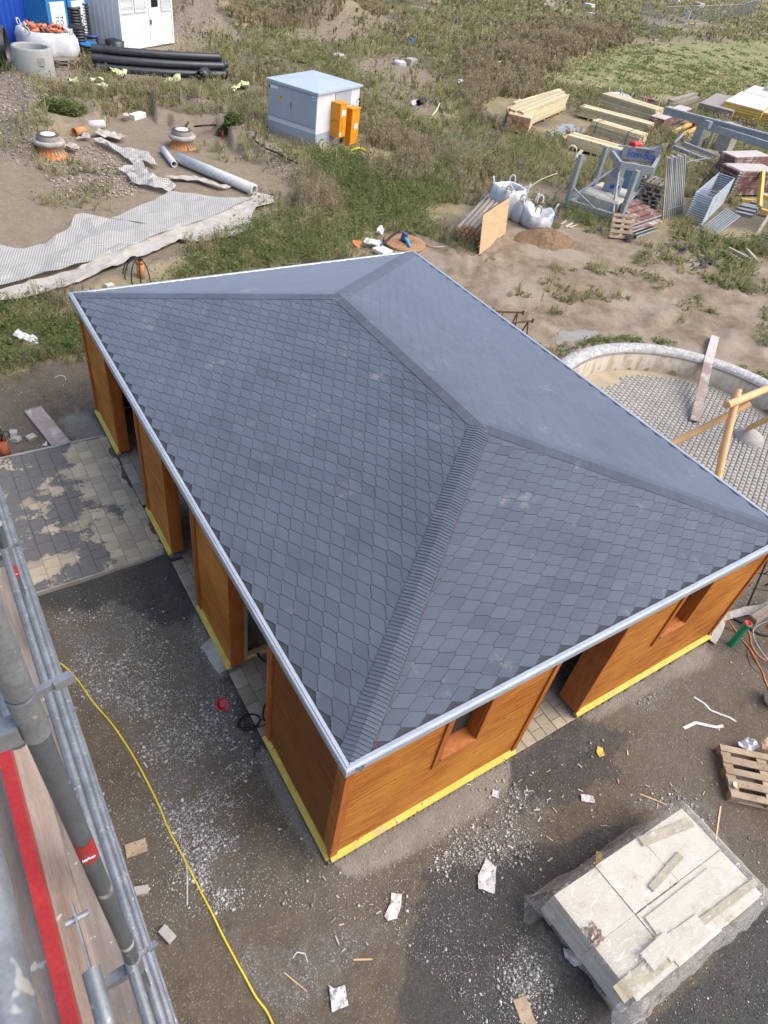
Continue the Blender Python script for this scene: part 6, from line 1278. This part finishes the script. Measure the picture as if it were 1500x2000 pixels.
for l,(u,v,z),(u2,v2,z2) in (('yellow beam sticking up out of the pile at the right edge',(1478,414,.2),(1466,385,1.1)),('yellow beam lying at the left of the yellow pile',(1442,402,.25),(1478,408,.3)),('yellow beam running towards the right edge',(1480,405,.5),(1520,418,.5)),('lower yellow beam running towards the right edge',(1482,420,.2),(1520,430,.2))):
    q=MB(); q.beam(G(u,v)+UZ*z,G(u2,v2)+UZ*z2,.20,.16,up=(0,0,1) if z2-z<.5 else (1,0,0)); solo('yellow_beam',q,MBEAMY,l,'beam')
t=thing('tube_pile',tuple(G(1450,420)),'short galvanised tubes under the yellow beams','tube pile')
for k in range(6): q=MB(); q.cyl(G(1434+3*k,418-3*k)+UZ*(.1+.08*(k%3)),G(1468+3*k,426-3*k)+UZ*(.1+.08*(k%3)),.06,8); part('tube',q,MGALV,t)
q=MB(); q.cyl(G(1476,401)+UZ*.5,G(1530,398)+UZ*.5,.05,8); q.cyl(G(1476,404)+UZ*.55,G(1530,402)+UZ*.55,.05,8); solo('tube_pair',q,MGALV,'two blue grey tubes behind the yellow beams at the right edge','tubes')
t=thing('slat_stack',tuple(G(1492,470)),'stack of grey slatted frames leaning at the right edge','slat stack'); q=MB()
for k in range(9): q.beam(G(1482,482)+UZ*(.08+.1*k),G(1530,500)+UZ*(.08+.1*k),.05,.05)
part('slats',q,MPALLETG,t); q=MB(); q.beam(G(1474,466)+UZ*.1,G(1502,430)+UZ*.9,.12,.08); part('post',q,MLUMBG,t)
for l,(u,v),(u2,v2) in (('pale squared beam lying on the mud at the right, left one',(1421,487),(1465,510)),('second pale beam lying right of the first',(1456,489),(1478,513))):
    q=MB(); q.beam(G(u,v)+UZ*.06,G(u2,v2)+UZ*.06,.11,.09,ch=.01); solo('beam',q,MLUMBG,l,'beam')
q=MB(); 
for a_,b_ in (((1095,440),(1105,434)),((1105,445),(1118,438)),((1112,446),(1128,441))): q.beam(G(*a_)+UZ*.03,G(*b_)+UZ*.05,.08,.03)
solo('wood_scraps',q,MLUMBG,'few pale broken boards beside the earth heap','wood scraps')
# ------------------------------------------------------------------ logs, plywood, big bags, earth heap
t=thing('log_bundle',tuple(G(905,470)),'bundle of grey round logs wrapped in film, lying behind the plywood board','log bundle'); A_=G(888,468);B_=G(948,402); X=(B_-A_).normalized(); X.z=0; X.normalize(); Y=Vector((X.y,-X.x,0)); 
Ld=(B_-A_).length
for r_ in range(4):
    for c in range(6-r_%2):
        if r_==3 and c in (0,4): continue
        q=MB(); p=A_+Y*(.02+.165*c+.08*(r_%2))+UZ*(.08+.145*r_)+X*random.uniform(-.05,.05); q.cyl(p,p+X*Ld,.078,10,t=random.random(),cap=False); lgp=part('log',q,MSPRUCE,t); q=MB(); q.cyl(p-X*.01,p+X*.02,.077,10,t=random.random()); part('cut_end',q,MLOGEND,lgp)
q=MB()
for s in (.2,.25,.8): p=A_+X*Ld*s; q.beam(p-Y*.07+UZ*.05,p-Y*.07+UZ*.60,.02,.01,up=(1,0,0)); q.beam(p+UZ*.61,p+Y*.9+UZ*.61,.02,.01)
part('strap',q,MFABW,t)
a=G(936,498);b_=G(987,458); h1=H(a,422); h2=H(b_,388); lean=Vector((-.25,.12,0)); t=thing('plywood_board',tuple(a),'large light plywood board standing on edge against the log bundle','plywood board')
n_=(b_-a).cross(UZ).normalized(); n_=n_ if n_.dot(CL-a)>0 else -n_
q=MB(); tp=[a+UZ*h1-n_*.18,b_+UZ*h2-n_*.18]; vs=[a,b_,tp[1],tp[0]]; vs=vs+[p-n_*.025 for p in vs]; q.add(vs,[(0,1,2,3),(7,6,5,4),(0,4,5,1),(1,5,6,2),(3,7,4,0)],t=.5)
f0=q.f[0]; part('sheet',q,MPLY,t); q=MB(); q.beam(tp[0]+UZ*.008-n_*.012,tp[1]+UZ*.008-n_*.012,.035,.014); part('dark_edge',q,MPLYD,t)
bigbag(984,418,1.15,1.05,'white big bag full of pale stones behind the plywood board','stones',seed=1); bigbag(1012,428,.8,.85,'slumped white big bag with dark print in the middle of the three','stones',open_=True,sag=.3,seed=7); bigbag(1043,440,1.05,.70,'collapsed white big bag with blue letters at the right of the three',None,open_=False,sag=.5,seed=4,letters='WE')
g=G(1066,474); q=MB(); n_=30; vs=[];fs=[]
for i in range(n_+1):
    for j in range(n_+1):
        x=(i/n_-.5)*2;y=(j/n_-.5)*2; r=math.hypot(x,y); h_=.50*max(0,1-r)**1.0*(.45+1.1*float(fbm(x*3+9,y*3+3,5,4)))+.09*float(vn(x*11+20,y*11+20,3))*(r<1)-.04*(r>.95)-.02
        wob=.85+.4*float(fbm(math.atan2(y,x)*1.2+5,1.5,6,3)); vs.append((g.x+x*1.35*wob,g.y+y*1.05*wob,g.z+h_))
q.add(vs,[(i*(n_+1)+j,(i+1)*(n_+1)+j,(i+1)*(n_+1)+j+1,i*(n_+1)+j+1) for i in range(n_) for j in range(n_)],True,t=.5); solo('earth_heap',q,mat('bark_brown',(.30,.20,.12),(.16,.10,.055),rough=.95,scale=9,tone=0,bump=1,bd=.04),'small heap of orange brown wood mulch in front of the white bags','heap')
q=MB(); q.tube([G(1028,385)+UZ*.35,G(1050,375)+UZ*.5,G(1082,362)+UZ*.5],.02,6); solo('yellow_strap',q,MYFOIL,'thin yellow strap running from the big bags into the weeds','strap')
gtube([(914,425),(930,420),(945,408),(950,400)],.02,MYFOIL,'yellow_strap','thin yellow strap left of the log bundle','strap',z=.2)
# ------------------------------------------------------------------ far fence and far things
def fence(u,v,u2,v2,h,l):
    a=G(u,v);b=G(u2,v2); t=thing('mesh_fence_panel',tuple(a),l,'mesh fence','mesh fence panels across the far field'); q=MB(); q.tube([a,a+UZ*h,b+UZ*h,b,a],.04,6,sub=1); part('frame',q,MGALV,t); q=MB(); L_=(b-a).length
    for k in range(1,int(L_/.35)): p=a.lerp(b,k*.35/L_); q.beam(p,p+UZ*h,.014,.014,up=(1,0,0))
    for k in range(1,5): q.beam(a+UZ*h*k/5,b+UZ*h*k/5,.014,.014)
    part('wire_mesh',q,MGALV,t); q=MB(); 
    for p in (a,b): q.box(p+UZ*.07,(.7,.25,.14),ch=.03)
    part('foot',q,MCONCL,t)
for k,(a_,l) in enumerate((((1281,80,1246,44),'mesh fence panel standing askew at the left end of the far fence'),((1290,52,1340,47),'first mesh panel of the far fence from the left'),((1342,47,1385,44),'second mesh panel of the far fence from the left'),((1387,44,1440,38),'third mesh panel of the far fence from the left'),((1442,37,1470,25),'last mesh panel of the far fence at the right'))): fence(*a_,2.0,l)
for l,(u,v),d,mt in (('white box with an orange top at the end of the gravel path',(1149,18),(1.3,1.0,.6),MFABW),('white slab lying beside the far path',(1157,30),(1.0,.7,.25),MFABW),('white marker behind the far fence',(1341,38),(.5,.5,1.0),MFABW),('pale pallet load behind the far fence',(1363,15),(2.2,1.2,.7),MCONCL),('small white box beyond the far fence',(1320,6),(1.0,.8,.7),MFABW),('white stake box with a blue side at the top edge',(597,12),(.9,.9,1.6),MWHITE)):
    lying('site_box',u,v,d,.3,mt,l,'box',ch=.05)
lying('orange_cover',1150,12,(.8,.5,.25),.3,MPIPEO,'orange cover on the white box by the far path','cover',lift=.6)
crumple('tarpaulin',[(778,2),(800,-2),(812,4),(806,12),(790,14),(780,9)],'grey white tarpaulin heap at the top edge','tarpaulin',MFABW,amp=1.6,res=.4,lift=.5); crumple('tarpaulin',[(814,-2),(835,-4),(838,3),(818,5)],'blue tarpaulin beside the grey one at the top edge','tarpaulin',MBLUE,amp=1.2,res=.4,lift=.5)
lying('stone_slab',824,20,(1.8,.5,.2),-.6,MCONCL,'flat grey stone near the tarpaulins at the top edge','slab')
# ------------------------------------------------------------------ loose stones, chips and vegetation
def weight_pts(n,rmin,rmax,a0=-14,a1=114):
    r=rmin*(rmax/rmin)**RNG.random(n); an=np.radians(a0+(a1-a0)*RNG.random(n)); return CL.x+r*np.cos(an),CL.y+r*np.sin(an),r
def inside_any(ls,x,y): return np.maximum.reduce([pip(l,x,y) for l in ls])
def npstones(name,x,y,s,mt,label,lift=.3):
    n=len(x); z=hgt(x,y)+s*lift
    base=np.array([[1,0,0],[0,1,0],[-1,0,0],[0,-1,0],[.7,.7,.35],[-.7,.7,.3],[-.7,-.7,.35],[.7,-.7,.3],[0,0,.75],[0,0,-.6]])
    V=base[None]*(s[:,None,None])*(RNG.uniform(.65,1.25,(n,10,1))); an=RNG.random(n)*6.28; c,s_=np.cos(an)[:,None],np.sin(an)[:,None]
    V[:,:,1]*=RNG.uniform(.55,1,(n,1)); X=V[:,:,0]*c-V[:,:,1]*s_; Y=V[:,:,0]*s_+V[:,:,1]*c
    V=np.stack([X+x[:,None],Y+y[:,None],V[:,:,2]+z[:,None]],-1)
    T=np.array([(0,4,8),(4,1,8),(1,5,8),(5,2,8),(2,6,8),(6,3,8),(3,7,8),(7,0,8),(4,0,9),(1,4,9),(5,1,9),(2,5,9),(6,2,9),(3,6,9),(7,3,9),(0,7,9)])
    Fc=(T[None]+(np.arange(n)*10)[:,None,None]).reshape(-1,3); tone=np.repeat(RNG.random(n),16)
    return npmesh(name,V.reshape(-1,3),Fc,tone,mt,label)
def npmesh(name,V,Fc,tone,mt,label,kind='stuff'):
    me=bpy.data.meshes.new(name); me.vertices.add(len(V)); me.vertices.foreach_set('co',V.astype(np.float32).ravel()); k=Fc.shape[1]
    me.loops.add(Fc.size); me.loops.foreach_set('vertex_index',Fc.astype(np.int32).ravel()); me.polygons.add(len(Fc)); me.polygons.foreach_set('loop_start',(np.arange(len(Fc))*k).astype(np.int32)); me.update(calc_edges=True)
    a=me.attributes.new('tone','FLOAT','FACE'); a.data.foreach_set('value',tone.astype(np.float32)); me.materials.append(mt); o=link(name,me); o['kind']=kind; o['label']=label; return o
MPEB=mat('pebble',(.47,.455,.43),(.33,.315,.29),rough=.85,scale=40,tone=.5,bump=0)
MPEBD=mat('dark_chip',(.10,.10,.105),(.16,.16,.165),rough=.8,scale=40,tone=.5,bump=0)
def notbld(x,y): return ~((x>-.07)&(x<W+.07)&(y>-.07)&(y<L+.07))&~((x<-.04)&(x>-4.3)&(y>A1.y-.05)&(y<yb+.05))&~((x>1.7)&(x<4.35)&(y>-3.1)&(y<-1.6))
x,y,r=weight_pts(420000,2.6,22,-60,110); wl=inside_any(LIGHT,x+.7*(fbm(x*1.6,y*1.6,8)-.5)+RNG.normal(0,.10,len(x)),y+.7*(fbm(x*1.6,y*1.6,9)-.5)+RNG.normal(0,.10,len(x))); den=fbm(x*2.2,y*2.2,15,4); k=wl&(den>.44)&(RNG.random(len(x))<(den-.36)*3.6)&notbld(x,y)
npstones('light_gravel',x[k],y[k],RNG.uniform(.004,.0115,k.sum())*(1+1.3*(RNG.random(k.sum())>.88)),MPEB,'pale gravel lying in patches on the dirt')
x,y,r=weight_pts(60000,2.6,22,-60,110); k=notbld(x,y)&(RNG.random(len(x))<.55)&inside_any([YARD],x,y); npstones('scattered_stones',x[k],y[k],RNG.uniform(.004,.010,k.sum())*(1+1.6*(RNG.random(k.sum())>.97)),MPEB,'small stones scattered over the yard')
x,y,r=weight_pts(220000,2.6,16,-60,110); k=inside_any(DARK,x+RNG.normal(0,.12,len(x)),y+RNG.normal(0,.12,len(x)))&notbld(x,y)&(RNG.random(len(x))<.8); npstones('dark_grit',x[k],y[k],RNG.uniform(.004,.009,k.sum()),MPEBD,'dark crushed grit')
x,y,r=weight_pts(90000,20,70,20,114); k=inside_any(GRAVL,x,y)&(RNG.random(len(x))<.8); npstones('pit_gravel',x[k],y[k],RNG.uniform(.02,.06,k.sum()),mat('warm_pebble',(.42,.36,.29),(.32,.26,.2),rough=.9,scale=20,tone=.5,bump=0),'coarse gravel on the banks at the left')
q=MB()
for _ in range(75):
    u,v=random.choice([(1040,1540,90,60),(1000,1580,60,60),(1130,1560,90,50),(470,1440,40,60),(1200,1500,120,60),(700,1800,200,100),(330,1500,120,200),(1290,1560,60,40)]) [:2],None
    c=u; p=G(c[0]+random.gauss(0,55),c[1]+random.gauss(0,40)) 
    if not bool(notbld(np.array([p.x]),np.array([p.y]))[0]): continue
    an=random.random()*6.3; d=Vector((math.cos(an),math.sin(an),0)); l_=random.uniform(.015,.05); q.beam(p-d*l_+UZ*.012,p+d*l_+UZ*.014,random.uniform(.006,.018),.006)
stuff('wood_chips',q,MLUMBG,'little wood splinters and chips scattered on the ground')
def leafmat(name,a,b,c,tr=.25):
    m,n,bs=nodes(name); t=attr(n,'tone'); r=N(n,'ShaderNodeValToRGB'); r.color_ramp.elements[0].color=c4(a); r.color_ramp.elements[1].color=c4(c); e=r.color_ramp.elements.new(.5); e.color=c4(b); n.links.new(t,r.inputs[0]); n.links.new(r.outputs[0],bs.inputs['Base Color']); bs.inputs['Roughness'].default_value=.7; bs.inputs['Specular IOR Level'].default_value=.2
    out=n.nodes['Material Output']; tb=N(n,'ShaderNodeBsdfTranslucent'); n.links.new(r.outputs[0],tb.inputs[0]); ms=N(n,'ShaderNodeMixShader'); ms.inputs[0].default_value=tr; n.links.new(bs.outputs[0],ms.inputs[1]); n.links.new(tb.outputs[0],ms.inputs[2]); n.links.new(ms.outputs[0],out.inputs[0]); return m
MLEAF=leafmat('leaf',(.06,.10,.030),(.14,.185,.055),(.32,.33,.13),.45); MDRY=leafmat('dry_stalk',(.19,.15,.095),(.37,.30,.19),(.55,.47,.31),.4); MSTRAW=leafmat('straw_grass',(.24,.25,.095),(.42,.38,.19),(.56,.49,.30),.45)
def leaves(name,x,y,h,rad,per,ls,mt,label,tonec=None,kind='stuff'):
    """broad leaves spread through each plant's small volume, denser low down"""
    n=len(x); per=int(per); X=np.repeat(x,per);Y=np.repeat(y,per);Hh=np.repeat(h,per);R=np.repeat(rad,per);S=np.repeat(ls,per)*RNG.uniform(.6,1.4,n*per); m=n*per
    an=RNG.random(m)*6.283; rr=np.sqrt(RNG.random(m))*R; zz=RNG.random(m)**.8*Hh*(1-.45*(rr/np.maximum(R,1e-3))**2); z0=np.repeat(hgt(x,y),per)
    C=np.stack([X+rr*np.cos(an),Y+rr*np.sin(an),z0+zz],1)
    a2=RNG.random(m)*6.283; el=RNG.uniform(-.5,1.0,m); d=np.stack([np.cos(a2)*np.cos(el),np.sin(a2)*np.cos(el),np.sin(el)],1); s=np.stack([-np.sin(a2),np.cos(a2),RNG.uniform(-.5,.5,m)],1)
    L_=S[:,None]; Wd=(S*.42)[:,None]; V=np.stack([C-d*L_*.5,C+s*Wd,C+d*L_*.6-np.array([0,0,1])*L_*.12,C-s*Wd],1).reshape(-1,3)
    Fc=np.arange(m*4).reshape(-1,4); tb=np.repeat(RNG.random(n) if tonec is None else tonec,per); tone=np.clip(.55*tb+.45*RNG.random(m),0,1); return npmesh(name,V,Fc,tone,mt,label,kind)
def stalks(name,x,y,h,per,wd,mt,label,spread=.25,tuft=True,kind='stuff'):
    n=len(x); m=n*per; X=np.repeat(x,per);Y=np.repeat(y,per);Hh=np.repeat(h,per)*RNG.uniform(.6,1.15,m); S=np.repeat(wd,per); z0=np.repeat(hgt(x,y),per)
    an=RNG.random(m)*6.283; sp=RNG.random(m)*spread; B=np.stack([X+.3*sp*np.cos(an)*Hh,Y+.3*sp*np.sin(an)*Hh,z0],1); T=B+np.stack([np.cos(an)*sp*Hh,np.sin(an)*sp*Hh,Hh],1)
    pa=RNG.random(m)*6.283; s=np.stack([np.cos(pa),np.sin(pa),0*pa],1)*S[:,None]; M_=B*.45+T*.55+np.array([0,0,1])*(Hh*.06)[:,None]
    V=np.stack([B-s*.5,B+s*.5,M_+s*.45,M_-s*.45,M_-s*.45,M_+s*.45,T+s*.12,T-s*.12],1).reshape(-1,3); Fc=np.arange(m*8).reshape(-1,4)
    tone=np.repeat(np.clip(.6*np.repeat(RNG.random(n),per)+.4*RNG.random(m),0,1),2)
    if tuft:
        k=3; c=np.repeat(T-(T-B)*.12,k,0)+RNG.normal(0,1,(m*k,3))*np.repeat(Hh*.07,k)[:,None]*np.array([.6,.6,1]); q=np.repeat(S*1.6,k); d=RNG.normal(0,1,(m*k,3)); d/=np.linalg.norm(d,axis=1)[:,None]; e=np.cross(d,RNG.normal(0,1,(m*k,3))); e/=np.linalg.norm(e,axis=1)[:,None]
        V2=np.stack([c-d*q[:,None]*1.4,c+e*q[:,None]*.5,c+d*q[:,None]*1.4,c-e*q[:,None]*.5],1).reshape(-1,3); Fc=np.vstack([Fc,np.arange(m*k*4).reshape(-1,4)+len(V)]); V=np.vstack([V,V2]); tone=np.concatenate([tone,np.repeat(tone[::2],k)])
    return npmesh(name,V,Fc,tone,mt,label,kind)
# keep the things standing in the field clear of plants in front of them
CLEAR=[]
for o_ in list(bpy.data.objects):
    if o_.parent is None and o_.get('category') and o_.get('kind') is None and o_.name.split('.')[0] not in ('pavilion','scaffold','basin_wall','black_cable','hose'):
        bs=[c for c in bpy.data.objects if c.parent==o_] or [o_]
        for c in bs:
            if c.type!='MESH': continue
            M_=o_.matrix_basis if c is not o_ else o_.matrix_basis
            pts=[M_@Vector(b) for b in c.bound_box]; xs=[p.x for p in pts];ys=[p.y for p in pts]; CLEAR.append((min(xs),max(xs),min(ys),max(ys)))
CL_=np.array(CLEAR)
def clearance(x,y,r):
    ok=np.ones(len(x),bool)
    dx=(CL.x-x)/r;dy=(CL.y-y)/r
    for a,b,c,d in CLEAR:
        if (b-a)*(d-c)>60: continue
        mx,my=(a+b)/2,(c+d)/2; R=.5*math.hypot(b-a,d-c)*.75+.05
        ok&=~((np.hypot(x-mx,y-my)<R))
    return ok
x,y,r=weight_pts(260000,9.5,210,-10,113); w_=zones(x,y); rn=RNG.random(len(x)); keep=(rn<w_['veg'])&clearance(x,y,r); x,y,r=x[keep],y[keep],r[keep]; w_={k:v[keep] for k,v in w_.items()}
kind_=RNG.random(len(x)); br=w_['brown']; lu=w_['lush']; sz=np.clip(r/22,.6,5)
g1=(kind_<.38-.25*br+.40*lu)|(w_['edge']>0); g2=~g1&(kind_<.58+.24*br)&(w_['lawn']<.5); g3=~g1&~g2
hs=np.where(w_['lawn']>.5,.25,np.where((w_['mud']>.5)|(w_['edge']>0),.35,1.))
pn=RNG.random(len(x)); pf=fbm(x*.3,y*.3,88,3)
leaves('weeds',x[g1],y[g1],(.10+.34*pn*(.5+pf))[g1]*hs[g1]*(1+.5*lu[g1]*(hs[g1]>.9))*np.clip(sz[g1],.9,1.8),(.14+.22*pn)[g1]*np.clip(sz[g1],.8,2.4)*np.where(hs[g1]<1,.6,1),13,.060*np.clip(sz[g1],.75,4)**.85,MLEAF,'low green weeds growing over the site',tonec=np.clip(pf[g1]*1.2+.35*(RNG.random(g1.sum())-.5)-.1,0,1))
stalks('dry_weeds',x[g2],y[g2],(.20+.38*pn)[g2]*hs[g2]*(.75+.6*br[g2]),9,.013*np.clip(sz[g2],.6,4.5),MDRY,'brown dry stalks standing among the weeds')
stalks('straw_grass',x[g3],y[g3],(.14+.22*pn)[g3]*np.clip(sz[g3],.8,1.6)*np.where(w_['lawn'][g3]>.5,.4,1),10,.014*np.clip(sz[g3],.6,4.5),MSTRAW,'pale green and straw coloured grass tufts',.6,False)
# single bushes one can tell apart
for l,u,v,R_,h_,mt,lab in (('brown',1085,95,2.6,1.3,MDRY,'large dark brown dry bush left of the far fence'),('brown',1150,72,2.4,1.2,MDRY,'dark brown dry bush touching the broken fence panel'),('brown',1010,120,2.3,1.1,MDRY,'brown bush in the line of dry growth, left of the dark ones'),('brown',808,325,1.1,.65,MDRY,'round brown twiggy bush right of the yellow hose'),('brown',615,400,.85,.85,MDRY,'upright reddish dry bush behind the roof near the mat roll'),('brown',700,20,2.6,1.1,MDRY,'dry brush on top of the soil mound'),('green',125,222,.85,.7,MLEAF,'green bush growing on the pit bank beside the left manhole'),('green',450,262,.5,.5,MLEAF,'small green bush at the right rim of the pit')):
    g=G(u,v); n_=int(150*R_) if mt is MDRY else 220; a_=RNG.random(n_)*6.28; rr_=np.sqrt(RNG.random(n_))*R_; xx=g.x+rr_*np.cos(a_); yy=g.y+rr_*np.sin(a_)*.8; hh_=h_*(1-.6*(rr_/R_)**2)
    if mt is MDRY: o_=stalks('dry_bush',xx,yy,hh_,9,np.full(n_,.012*max(.7,R_)),mt,lab,.7)
    else: o_=leaves('green_bush',xx,yy,hh_,np.full(n_,.16),16,np.full(n_,.075),mt,lab)
    del o_['kind']; z_=g.z; 
    for v_ in o_.data.vertices: v_.co.x-=g.x; v_.co.y-=g.y; v_.co.z-=z_
    o_.location=g; o_['category']='bush'
print('objects',len(bpy.data.objects),'verts',sum(len(m.vertices) for m in bpy.data.meshes))
